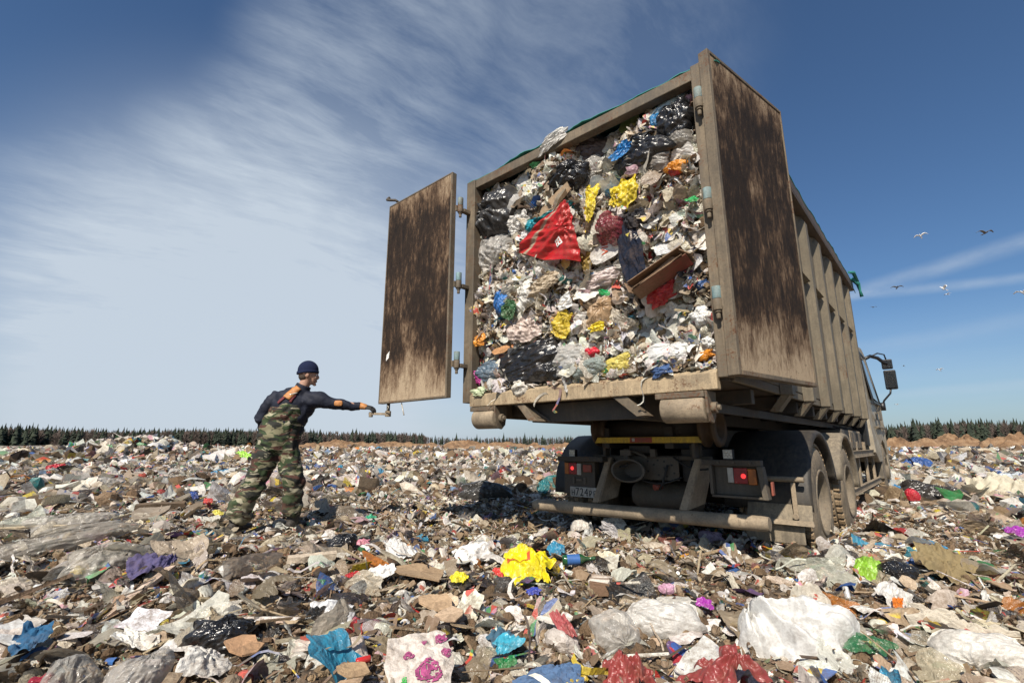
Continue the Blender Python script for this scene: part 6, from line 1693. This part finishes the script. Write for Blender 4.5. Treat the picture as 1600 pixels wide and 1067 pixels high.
# skeleton, metres
J = dict(pelv=(-2.465, 5.20, .90), waist=(-2.43, 5.20, 1.05), chest=(-2.33, 5.19, 1.27), neck=(-2.285, 5.20, 1.43), head=(-2.222, 5.205, 1.60),
         shR=(-2.085, 5.215, 1.335), elR=(-1.865, 5.235, 1.288), wrR=(-1.645, 5.305, 1.268), shL=(-2.535, 5.18, 1.335), elL=(-2.69, 5.16, 1.13), wrL=(-2.69, 5.36, 0.985),
         hipL=(-2.555, 5.18, .86), hipR=(-2.375, 5.22, .86), knL=(-2.655, 5.13, .46), knR=(-2.285, 5.20, .47), anL=(-2.775, 5.10, .085), anR=(-2.29, 5.30, .075))
J = {k: Vector(v) for k, v in J.items()}
SX = (0.90, 0.30, 0)      # shoulder line, left to right
# body: one continuous skin under the clothes
mb = MB()
loft(mb, [(J['pelv'] - Vector((0, 0, .06)), .14, .10, SX), (J['waist'], .135, .095, SX), (J['chest'], .155, .105, SX), (J['neck'] - Vector((0, 0, .04)), .11, .08, SX), (J['neck'], .062, .06, SX), (J['neck'] + Vector((.03, 0, .07)), .056, .058, SX), (J['head'] - Vector((.01, 0, .02)), .055, .06, SX)])
for s_ in 'LR':
    loft(mb, [(J['sh' + s_] + (J['chest'] - J['sh' + s_]) * .3, .06, .06, (0, 1, 0)), (J['sh' + s_], .055, .055, (0, 1, 0)), (J['el' + s_], .042, .042, (0, 1, 0)), (J['wr' + s_], .028, .03, (0, 1, 0))], 14)
    loft(mb, [(J['hip' + s_] + Vector((0, 0, .05)), .085, .09, SX), (J['kn' + s_], .058, .06, SX), (J['kn' + s_] * .6 + J['an' + s_] * .4, .055, .06, SX), (J['an' + s_], .04, .042, SX)], 14)
# head, turned to look along the arm (towards +x, a little away)
fx = Vector((.93, .36, -.06)).normalized(); fz = Vector((0.05, 0, 1)); fy = fz.cross(fx).normalized(); fz = fx.cross(fy).normalized()
HR = Matrix((fx, fy, fz)).transposed()
hc = J['head']
def hp_(a, b_, c_): return hc + fx * a + fy * b_ + fz * c_
ball(mb, hp_(-.012, 0, .018), .094, .076, .098, HR, 4)          # skull
loft(mb, [(hp_(.03, 0, .03), .062, .062, fy), (hp_(.042, 0, -.02), .058, .052, fy), (hp_(.047, 0, -.065), .046, .042, fy), (hp_(.052, 0, -.098), .027, .026, fy)], 18)   # face and jaw
ball(mb, hp_(.073, 0, -.098), .020, .024, .016, HR, 2)          # chin
ball(mb, hp_(.086, 0, .028), .014, .045, .010, HR, 2)           # brow
loft(mb, [(hp_(.086, 0, .018), .008, .008, fy), (hp_(.104, 0, -.018), .012, .012, fy), (hp_(.100, 0, -.030), .016, .008, fy), (hp_(.085, 0, -.034), .012, .006, fy)], 10)  # nose
for s_ in (-1, 1):
    ball(mb, hp_(.070, s_ * .038, -.022), .020, .018, .016, HR, 2)   # cheek
    ball(mb, hp_(-.008, s_ * .078, -.005), .018, .009, .030, HR, 2)  # ear
ball(mb, hp_(.088, 0, -.056), .010, .024, .006, HR, 2); ball(mb, hp_(.086, 0, -.068), .010, .021, .006, HR, 2)   # lips
body = fuse(mb, 'body', MS, man, .0065, 3)
em = simple('eye_white', (.7, .68, .65), .2, var=0)
for s_ in (-1, 1):
    e_ = MB(); ball(e_, hp_(.076, s_ * .030, .006), .0125, lv=3); eo = e_.build('eye', em, man, 0)
    e_ = MB(); ball(e_, hp_(.0845, s_ * .0305, .006), .0055, lv=2); e_.build('iris', MHR, eo, 0)
    e_ = MB(); ball(e_, hp_(.088, s_ * .030, .024), .004, .016, .004, HR, 2); e_.build('eyebrow', MHR, man, 0)
e_ = MB(); ball(e_, hp_(-.040, 0, -.018), .062, .072, .058, HR, 3); fuse(e_, 'hair', MHR, man, .008, 2)
# beanie
P, F = ico(4)
vv = []
for p in P:
    z = max(p[2], -.18 - .10 * (-p[0]) )
    vv.append(hp_(-.012 + p[0] * .107, p[1] * .090, .040 + z * .108 + (.012 if z > 0 else 0)))
mb = MB(); mb.add(vv, [tuple(x) for x in F.tolist()], True); hat = mb.build('beanie', MH, man, 0)
mb = MB(); vv = []; ff = []
for k in range(40):
    a = 2 * PI * k / 40
    zc_ = .018 - .018 * (math.cos(a) < 0) * abs(math.cos(a)) + .006 * math.cos(a)
    for (dr, dz_) in ((0, 0), (.008, .004), (.009, .030), (0, .034)):
        rr_ = .104 + dr
        vv.append(hp_(-.012 + rr_ * math.cos(a), rr_ * .845 * math.sin(a), zc_ + dz_))
for k in range(40):
    for j in range(4): ff.append((k * 4 + j, ((k + 1) % 40) * 4 + j, ((k + 1) % 40) * 4 + (j + 1) % 4, k * 4 + (j + 1) % 4))
mb.add(vv, ff, True); mb.build('cuff', MH, hat, 0)
# jacket
def folds(f1, a1, ax=(0, 0, 1), seed=0):
    def fn(co):
        ax_ = np.array(ax); s_ = co @ ax_
        side = co[:, 0] * .8 + co[:, 1] * .6
        w_ = fbm(side * 7 + seed, s_ * f1 + seed, 3)
        w3 = fbm(side * 22 + seed, s_ * 26, 3)
        w2 = np.sin((s_ * f1 * 1.1 + 2.0 * fbm(side * 4 + seed, co[:, 1] * 4 + s_ * 2, 2)) * 6)
        return a1 * (w_ * 1.6 + w2 * .30 + w3 * .45)
    return fn
mb = MB()
loft(mb, [((-2.425, 5.20, 1.00), .165, .125, SX), ((-2.40, 5.20, 1.12), .185, .135, SX), ((-2.35, 5.195, 1.24), .215, .140, SX), ((-2.315, 5.195, 1.33), .215, .125, SX), ((-2.295, 5.20, 1.395), .150, .095, SX), ((-2.28, 5.20, 1.44), .085, .075, SX), ((-2.27, 5.20, 1.465), .072, .070, SX)], 28)
loft(mb, [((-2.22, 5.20, 1.315), .10, .10, (0, 1, 0)), (J['shR'] + Vector((.02, 0, -.005)), .092, .088, (0, 1, 0)), ((-1.975, 5.225, 1.305), .080, .074, (0, 1, 0)), (J['elR'], .066, .062, (0, 1, 0)), ((-1.76, 5.27, 1.277), .056, .053, (0, 1, 0)), ((-1.665, 5.30, 1.27), .044, .042, (0, 1, 0))], 20)
loft(mb, [((-2.42, 5.19, 1.31), .10, .10, (0, 1, 0)), (J['shL'] + Vector((-.01, 0, 0)), .088, .09, (0, 1, 0)), ((-2.625, 5.16, 1.23), .074, .076, (0, 1, 0)), (J['elL'], .066, .068, (0, 1, 0)), ((-2.69, 5.26, 1.05), .056, .056, (1, 0, 0)), ((-2.685, 5.345, .99), .045, .045, (1, 0, 0))], 20)
jk = fuse(mb, 'jacket', MJ, man, .011, 4, folds(5.5, .016, (.45, 0, 1), 3))
mb = MB(); loft(mb, [((-2.285, 5.205, 1.435), .082, .078, SX), ((-2.262, 5.205, 1.492), .078, .074, SX)], 20); fuse(mb, 'collar', MJ, jk, .008, 2)
# overalls: trousers and bib in one piece
mb = MB()
loft(mb, [((-2.485, 5.20, .80), .18, .16, SX), ((-2.470, 5.20, .90), .218, .175, SX), ((-2.450, 5.20, 1.02), .212, .165, SX), ((-2.42, 5.195, 1.12), .212, .160, SX), ((-2.385, 5.19, 1.20), .198, .166, SX), ((-2.368, 5.18, 1.27), .158, .160, SX), ((-2.358, 5.17, 1.315), .125, .150, SX), ((-2.356, 5.165, 1.33), .10, .12, SX)], 28)
loft(mb, [((-2.55, 5.18, .88), .125, .135, SX), ((-2.575, 5.165, .74), .128, .130, SX), ((-2.62, 5.145, .58), .112, .115, SX), (J['knL'], .116, .112, SX), ((-2.71, 5.115, .33), .110, .108, SX), ((-2.755, 5.105, .18), .122, .115, SX), ((-2.78, 5.10, .125), .108, .105, SX)], 22)
loft(mb, [((-2.385, 5.215, .88), .120, .135, SX), ((-2.355, 5.21, .74), .122, .128, SX), ((-2.315, 5.20, .60), .108, .112, SX), (J['knR'], .108, .108, SX), ((-2.285, 5.235, .34), .104, .10, SX), ((-2.295, 5.27, .20), .112, .105, SX), ((-2.302, 5.29, .145), .092, .092, SX)], 22)
ov = fuse(mb, 'overalls', MC, man, .012, 4, folds(7.5, .019, (0.35, 0, 1), 11))
# straps with the crossed leather patch
def onback(x, z, y0=4.9, lift=.006):
    best = 9
    for o in (jk, ov):
        hit, lc, nm, ix = o.ray_cast((x, 4.5, z), (0, 1, 0))
        if hit and lc.y < best: best = lc.y
    return Vector((x, (best if best < 9 else 5.1) - lift, z))
bpy.context.view_layer.update()
def strip(name, a, b_, wd_, m, parent, n=14, lift=.008):
    v = []; f = []
    d = Vector((b_[0] - a[0], 0, b_[1] - a[1])); nrm = Vector((-d.z, 0, d.x)).normalized() * wd_ / 2
    for i in range(n + 1):
        t_ = i / n; x = a[0] + (b_[0] - a[0]) * t_; z = a[1] + (b_[1] - a[1]) * t_
        for s_ in (-1, -.33, .33, 1): v.append(onback(x + nrm.x * s_, z + nrm.z * s_, lift=lift))
    for i in range(n):
        for j in range(3): q_ = i * 4 + j; f.append((q_, q_ + 1, q_ + 5, q_ + 4))
    mb = MB(); mb.add(v, f, True); o = mb.build(name, m, parent, 0); s2 = o.modifiers.new('t', 'SOLIDIFY'); s2.thickness = .006; s2.offset = 0
    return o
sp1 = strip('strap', (-2.455, 1.285), (-2.355, 1.375), .026, MST, ov)
sp2 = strip('strap', (-2.325, 1.295), (-2.295, 1.375), .026, MST, ov)
strip('leather_patch', (-2.365, 1.335), (-2.285, 1.46), .078, MO, ov, 14, .013)
strip('buckle', (-2.340, 1.372), (-2.275, 1.398), .010, simple('buckle', (.6, .58, .5), .4, metal=.6), ov, 6, .018)
# elbow patch on the near side of the sleeve
mb = MB(); v = []; f = []
for i in range(9):
    for j in range(9):
        a, b_ = (i - 4) / 4, (j - 4) / 4; k = max(abs(a), abs(b_)) / max(math.hypot(a, b_), 1e-6) if (a or b_) else 1
        k = .4 + .6 * k
        v.append(onback(-1.865 + a * k * .042, 1.292 + b_ * k * .030, lift=.006))
for i in range(8):
    for j in range(8): q_ = i * 9 + j; f.append((q_, q_ + 9, q_ + 10, q_ + 1))
mb.add(v, f, True); ep = mb.build('elbow_patch', MO, jk, 0); s2 = ep.modifiers.new('t', 'SOLIDIFY'); s2.thickness = .006; s2.offset = 0
# side pocket flap and hip seam
# gloved right hand: palm, five fingers closing on the end of the door handle
def hand(base, fwd, up, name, m, mcuff, scale=1.0, curl=1.0, thumb_side=-1):
    """fwd along the fingers, up = back of the hand"""
    fwd = fwd.normalized(); up = (up - fwd * up.dot(fwd)).normalized(); sd_ = fwd.cross(up) * thumb_side
    def q(a, b_, c_): return base + (fwd * a + sd_ * b_ + up * c_) * scale
    mb = MB()
    loft(mb, [(q(-.005, 0, 0), .034 * scale, .024 * scale, sd_), (q(.03, 0, 0), .041 * scale, .022 * scale, sd_), (q(.075, 0, -.002), .046 * scale, .018 * scale, sd_), (q(.092, 0, -.003), .042 * scale, .014 * scale, sd_)], 16)
    for k, (off, ln, r0) in enumerate(((.034, .072, .0105), (.012, .080, .0108), (-.011, .074, .0102), (-.032, .058, .0092))):
        p = q(.082, off, -.002); ang_c = 0.15 * curl; pts = [p]; 
        for sgm, part in enumerate((.46, .30, .24)):
            ang_c += (.62, .85, .60)[sgm] * curl
            p = p + (fwd * math.cos(ang_c) - up * math.sin(ang_c)) * ln * part * scale
            pts.append(p)
        mb.tube([q(.06, off, 0)] + pts, [r0 * 1.1 * scale, r0 * 1.08 * scale, r0 * scale, r0 * .95 * scale, r0 * .8 * scale], 10)
        ball(mb, pts[-1], r0 * .8 * scale, lv=2)
    t0 = q(.018, .034, -.006); t1 = q(.046, .058, -.022); t2 = q(.070, .058, -.042); t3 = q(.088, .046, -.052)
    mb.tube([t0, t1, t2, t3], [.016 * scale, .0135 * scale, .0115 * scale, .009 * scale], 10); ball(mb, t3, .009 * scale, lv=2)
    g = fuse(mb, name, m, man, .0042, 2)
    mb = MB(); loft(mb, [(q(-.055, 0, 0), .044 * scale, .042 * scale, sd_), (q(-.02, 0, 0), .040 * scale, .036 * scale, sd_), (q(.018, 0, 0), .043 * scale, .030 * scale, sd_), (q(.034, 0.006, 0.0), .042 * scale, .027 * scale, sd_)], 18)
    fuse(mb, 'glove_cuff', mcuff, g, .006, 2)
    return g
hb = Vector((-1.632, 5.31, 1.268))
hand(hb, Vector((.97, .05, -.16)), Vector((.12, -.35, .93)), 'glove', MG, MO, 1.02, .62, -1)
hand(Vector((-2.683, 5.37, .972)), Vector((.2, .75, -.6)), Vector((-.9, .2, .1)), 'glove', MG, MO, 1.0, .9, 1)
# boots
for (k_, ank, dr) in (('L', J['anL'], Vector((.25, .95, 0))), ('R', J['anR'], Vector((.30, .95, 0)))):
    dr = dr.normalized(); sd_ = Vector((dr.y, -dr.x, 0)); mb = MB()
    g0 = ank + Vector((0, 0, -.075))
    loft(mb, [(ank + Vector((0, 0, .11)), .066, .066, sd_), (ank, .062, .070, sd_), (ank + dr * .03 + Vector((0, 0, -.04)), .052, .075, sd_)], 16)
    loft(mb, [(g0 - dr * .08 + Vector((0, 0, .035)), .038, .034, sd_), (g0 + Vector((0, 0, .045)), .048, .048, sd_), (g0 + dr * .10 + Vector((0, 0, .035)), .052, .036, sd_), (g0 + dr * .19 + Vector((0, 0, .03)), .040, .026, sd_)], 16)
    fuse(mb, 'boot', MB_, man, .008, 3)
# ================================================================== EARTH MOUNDS, WOODS, BIRDS
mm, t, b = new_mat('orange_sandy_earth')
P = t.node('ShaderNodeTexCoord').outputs['Object']
c = t.ramp(t.noise(P, .9, 8, .65), [(.32, (.09, .048, .024)), (.5, (.23, .135, .070)), (.68, (.34, .225, .13))])
t.l.new(c, b.inputs['Base Color']); b.inputs['Roughness'].default_value = .95
bump(t, b, t.noise(P, 2.5, 6, .7), 1.0, .25)
def mound(x, y, rx, ry, h, seed, name='earth_mound'):
    n = 44; g_ = np.linspace(-1, 1, n); X, Y = np.meshgrid(g_, g_, indexing='ij')
    d = np.hypot(X, Y); base = np.clip(1 - d ** 2, 0, 1) ** .8
    Z = .86 * h * base * (.75 + .9 * fbm(X * 2.2 + seed, Y * 2.2 - seed, 4) + .35 * np.abs(fbm(X * 6 + seed, Y * 6, 2))) - .25 * (d > .98)
    Z = np.maximum(Z, -.3) + float(ground_h(x, y)) - .1
    mb = MB(); mb.add(np.stack([X * rx, Y * ry, Z], -1).reshape(-1, 3).tolist(), grid_faces(n, n).tolist(), False)
    o = mb.build(name, mm, None, 0); o.location = (x, y, 0); return o
def col_of(px, dist):   # x at a given distance for a picture column of the 1600 px wide photo, used for the far background only
    return (px - 800) / 749.8 * dist * .978
mounds = [(1405, 58, 2.6, 2.4, 1.75), (1470, 60, 5.4, 3.5, 1.75), (1495, 66, 3.5, 3.0, 2.1), (1440, 70, 4, 3, 1.2), (1547, 60, 3.8, 3, 1.5), (1585, 56, 4.0, 3, 1.8), (1622, 60, 5, 3, 1.7), (1530, 75, 9, 4, 1.1)]
for k_, px in enumerate(range(470, 905, 24)):
    mounds.append((px + (k_ * 37 % 11), 62 + (k_ * 53) % 17, 3.2 + (k_ * 29 % 7) * .3, 3, 0.72 + (k_ * 31 % 9) * .06))
for i, (px, dist, rx, ry, h) in enumerate(mounds):
    o = mound(col_of(px, dist), dist, rx, ry, h, i * 3.7)
    tag(o, kind='structure')
# conifers
tm, t, b = new_mat('conifer_green')
P = t.node('ShaderNodeTexCoord').outputs['Object']
t.l.new(t.ramp(t.noise(P, .35, 4, .6), [(.35, (.012, .018, .012)), (.6, (.028, .040, .022)), (.75, (.05, .05, .035))]), b.inputs['Base Color']); b.inputs['Roughness'].default_value = .9
bm_, t, b = new_mat('bare_twigs')
P = t.node('ShaderNodeTexCoord').outputs['Object']
t.l.new(t.ramp(t.noise(P, .5, 4, .6), [(.35, (.06, .045, .038)), (.65, (.12, .09, .075))]), b.inputs['Base Color']); b.inputs['Roughness'].default_value = .95
tkm = simple('trunk_bark', (.07, .05, .035), .9)
def conifer(r, x, y, z, h, w_, V, F, nb=70):
    o = len(V)   # dense core of the crown
    for zz_, rr_ in ((0.02, .62), (.3, .5), (.6, .3), (.93, .03)):
        for k in range(6): V.append((x + w_ * rr_ * math.cos(k * PI / 3) * r.uniform(.7, 1.1), y + w_ * rr_ * math.sin(k * PI / 3), z + h * zz_))
    for i in range(3):
        for k in range(6): F.append((o + i * 6 + k, o + i * 6 + (k + 1) % 6, o + i * 6 + 6 + (k + 1) % 6, o + i * 6 + 6 + k))
    for k in range(nb):
        t_ = r.random() ** .8; zz = z + h * (.10 + .90 * t_); rad = w_ * (1 - t_) ** .9 * r.uniform(.5, 1.15) + .06
        a = r.uniform(0, 2 * PI); c_, s_ = math.cos(a), math.sin(a); dz = h * .07 * r.uniform(.6, 1.6); wd = rad * .8 + .2
        o = len(V)
        V += [(x + c_ * rad * .05 - s_ * wd * .2, y + s_ * rad * .05 + c_ * wd * .2, zz + dz), (x + c_ * rad - s_ * wd * .35, y + s_ * rad + c_ * wd * .35, zz - dz * .6), (x + c_ * rad * 1.1 + s_ * wd * .35, y + s_ * rad * 1.1 - c_ * wd * .35, zz - dz * .9), (x + c_ * rad * .1 + s_ * wd * .5, y + s_ * rad * .1 - c_ * wd * .5, zz + dz * .2)]
        F.append((o, o + 1, o + 2, o + 3))
def baretree(r, x, y, z, h, w_, V, F, nb=60):
    for k in range(nb):
        t_ = r.uniform(.25, 1); a = r.uniform(0, 2 * PI); rad = w_ * math.sin(PI * min(1, t_ * .9)) * r.uniform(.2, 1)
        x0, y0, z0 = x + r.normal() * .1, y + r.normal() * .1, z + h * (t_ - .2); x1, y1, z1 = x + math.cos(a) * rad, y + math.sin(a) * rad, z + h * t_
        d = .10 + .06 * r.random(); o = len(V); V += [(x0 - d, y0, z0), (x0 + d, y0, z0), (x1 + d * .5, y1, z1), (x1 - d * .5, y1, z1)]; F.append((o, o + 1, o + 2, o + 3))
r = np.random.default_rng(9)
def treeline(a0, a1, n, d0, d1, h0, h1, bare, mk):
    V = []; F = []; V2 = []; F2 = []
    for i in range(n):
        a = R(a0 + (a1 - a0) * (i + r.random()) / n); d = r.uniform(d0, d1); h = r.uniform(h0, h1) * (1 + .22 * float(vnoise(np.array(a * 14), np.array(2.0))))
        x, y = d * math.sin(a), d * math.cos(a)
        if r.random() < bare: baretree(r, x, y, -.5, h * .92, h * .30, V2, F2, 90)
        else: conifer(r, x, y, -.5, h, h * r.uniform(.22, .32), V, F, 60)
    mb = MB(); mb.add(V, F); o = mb.build(mk, tm, None, 0); tag(o, kind='stuff')
    if V2: mb = MB(); mb.add(V2, F2); o = mb.build(mk, bm_, None, 0); tag(o, kind='stuff')
treeline(-62, -22, 1600, 300, 380, 6.8, 9.8, .35, 'forest')
treeline(-22, -10, 170, 320, 400, 7.5, 10.0, .6, 'forest')
treeline(-10, 36, 260, 560, 700, 9, 12.5, .5, 'forest')
treeline(35, 62, 1200, 230, 300, 7.0, 10.2, .42, 'forest')
# single conifers one can tell apart on the skyline
singles = [(447, 0), (519, 1), (575, 2), (592, 3), (713, 4), (745, 5), (787, 6), (820, 7), (838, 8), (1396, 9), (1414, 10), (1431, 11), (1456, 12), (1556, 13), (1511, 14), (88, 15), (303, 16)]
lab = ['dark conifer on the skyline just right of the man hips', 'pointed conifer on the skyline right of the man', 'first of two small firs on the skyline left of the open door', 'second small fir left of the open door, beside its twin', 'pair of low firs on the skyline right under the left door', 'small fir under the left roller of the container', 'lone fir between the left roller and the slanted brace', 'dark fir on the skyline above the orange earth before the mudguard', 'little fir nearest the lorry on its left side', 'fir standing closest to the cab on the right', 'broad fir, second to the right of the cab', 'narrow fir, third to the right of the cab', 'tall fir above the long orange mound', 'very thin dark fir right of the long orange mound', 'wide dark fir between two orange mounds', 'fir rising above the far left woods', 'taller fir in the woods left of the man']
hgt = [9.5, 9.6, 8.2, 8.0, 8.6, 7.8, 8.6, 8.8, 7.6, 9.4, 9.8, 9.2, 10.2, 11.2, 10.4, 10.8, 11.0]
for (px, i) in singles:
    dist = 285 if (px < 480) else (330 if px < 900 else 226)
    h = hgt[i]
    x = col_of(px, dist); root = empty('fir_tree', (x, dist, -.4)); tag(root, lab[i], 'fir tree', 'firs along the skyline')
    V = []; F = []; conifer(r, 0, 0, 0, h, h * .2, V, F, 160)
    MB().add(V, F).build('crown', tm, root, 0)
    MB().tube([(0, 0, 0), (0, 0, h * .96)], [.22, .03], 7).build('trunk', tkm, root, 0)
# gulls
wht = simple('gull_white', (.82, .82, .82), .6, var=.1); gry = simple('gull_grey', (.16, .15, .14), .7, var=.2)
def gull(px, py, dist, span, head, roll, up, m, label):
    x = (px - 800) / 749.8; z = -(py - 533.5) / 749.8; th_ = R(12.107); c_, s_ = math.cos(th_), math.sin(th_)
    d = Vector((x, c_ - s_ * z, s_ + c_ * z)); d = d / d.y * dist
    root = empty('gull', (d.x, d.y, d.z + CAM_H)); root.rotation_euler = (R(roll), 0, R(head))
    tag(root, label, 'gull', 'gulls over the tip')
    s = span / 1.2
    mb = MB(); loft(mb, [((0, -.30 * s, 0), .008 * s, .006 * s, (1, 0, 0)), ((0, -.20 * s, 0), .035 * s, .022 * s, (1, 0, 0)), ((0, -.05 * s, 0), .06 * s, .055 * s, (1, 0, 0)), ((0, .10 * s, .005), .055 * s, .055 * s, (1, 0, 0)), ((0, .18 * s, .012), .035 * s, .038 * s, (1, 0, 0)), ((0, .23 * s, .016), .03 * s, .032 * s, (1, 0, 0)), ((0, .27 * s, .012), .012 * s, .012 * s, (1, 0, 0)), ((0, .32 * s, .008), .003 * s, .003 * s, (1, 0, 0))], 10)
    mb.build('body', m, root, 0)
    mb = MB(); mb.add([(-.05 * s, -.22 * s, 0), (.05 * s, -.22 * s, 0), (.07 * s, -.36 * s, 0), (-.07 * s, -.36 * s, 0)], [(0, 1, 2, 3)]); o = mb.build('tail', m, root, 0); q_ = o.modifiers.new('t', 'SOLIDIFY'); q_.thickness = .012
    for sd_ in (-1, 1):
        mb = MB(); e = up
        pr = [(.03, .10, -.09, 0), (.22, .13, -.06, .16 * e), (.36, .10, -.05, .20 * e), (.50, .03, -.07, .14 * e), (.60, -.05, -.09, .06 * e)]
        vv = []
        for (a, f_, bk, zz) in pr: vv += [(sd_ * a * s, f_ * s, zz * s), (sd_ * a * s, bk * s, (zz - .01) * s)]
        mb.add(vv, [(i * 2, i * 2 + 1, i * 2 + 3, i * 2 + 2) for i in range(4)], True); o = mb.build('wing', m, root, 0); q_ = o.modifiers.new('t', 'SOLIDIFY'); q_.thickness = .012 * s
gull(1438, 369, 42, 1.1, 120, 35, 1.3, wht, 'white gull high in the sky right of the container, wings raised')
gull(1540, 364, 34, 1.25, 175, 5, .9, gry, 'dark gull with wide bowed wings, highest toward the right edge')
gull(1402, 449, 46, 1.1, 160, 20, .7, gry, 'dark gull gliding just right of the cab mirrors, above the vapour trail')
gull(1474, 451, 36, 1.1, 60, 40, 1.2, wht, 'white gull banking on the vapour trail, larger of two close together')
gull(1480, 460, 60, 1.0, 90, 10, .6, wht, 'small white gull directly below the banking gull')
gull(1597, 457, 38, 1.2, 110, 20, .9, wht, 'white gull cut by the right edge of the picture')
gull(1365, 480, 70, 1.0, 170, 0, .6, gry, 'faint grey gull beside the upper corner of the container')
gull(1468, 578, 62, 1.0, 100, 30, 1.2, wht, 'tiny white gull low in the sky right of the mirrors')
gull(1412, 572, 120, 1.1, 60, 20, 1.2, gry, 'tiny dark speck of a gull right next to the mirror')
gull(1401, 632, 90, 1.0, 100, 20, .8, wht, 'tiny white gull just above the fir trees beside the cab')
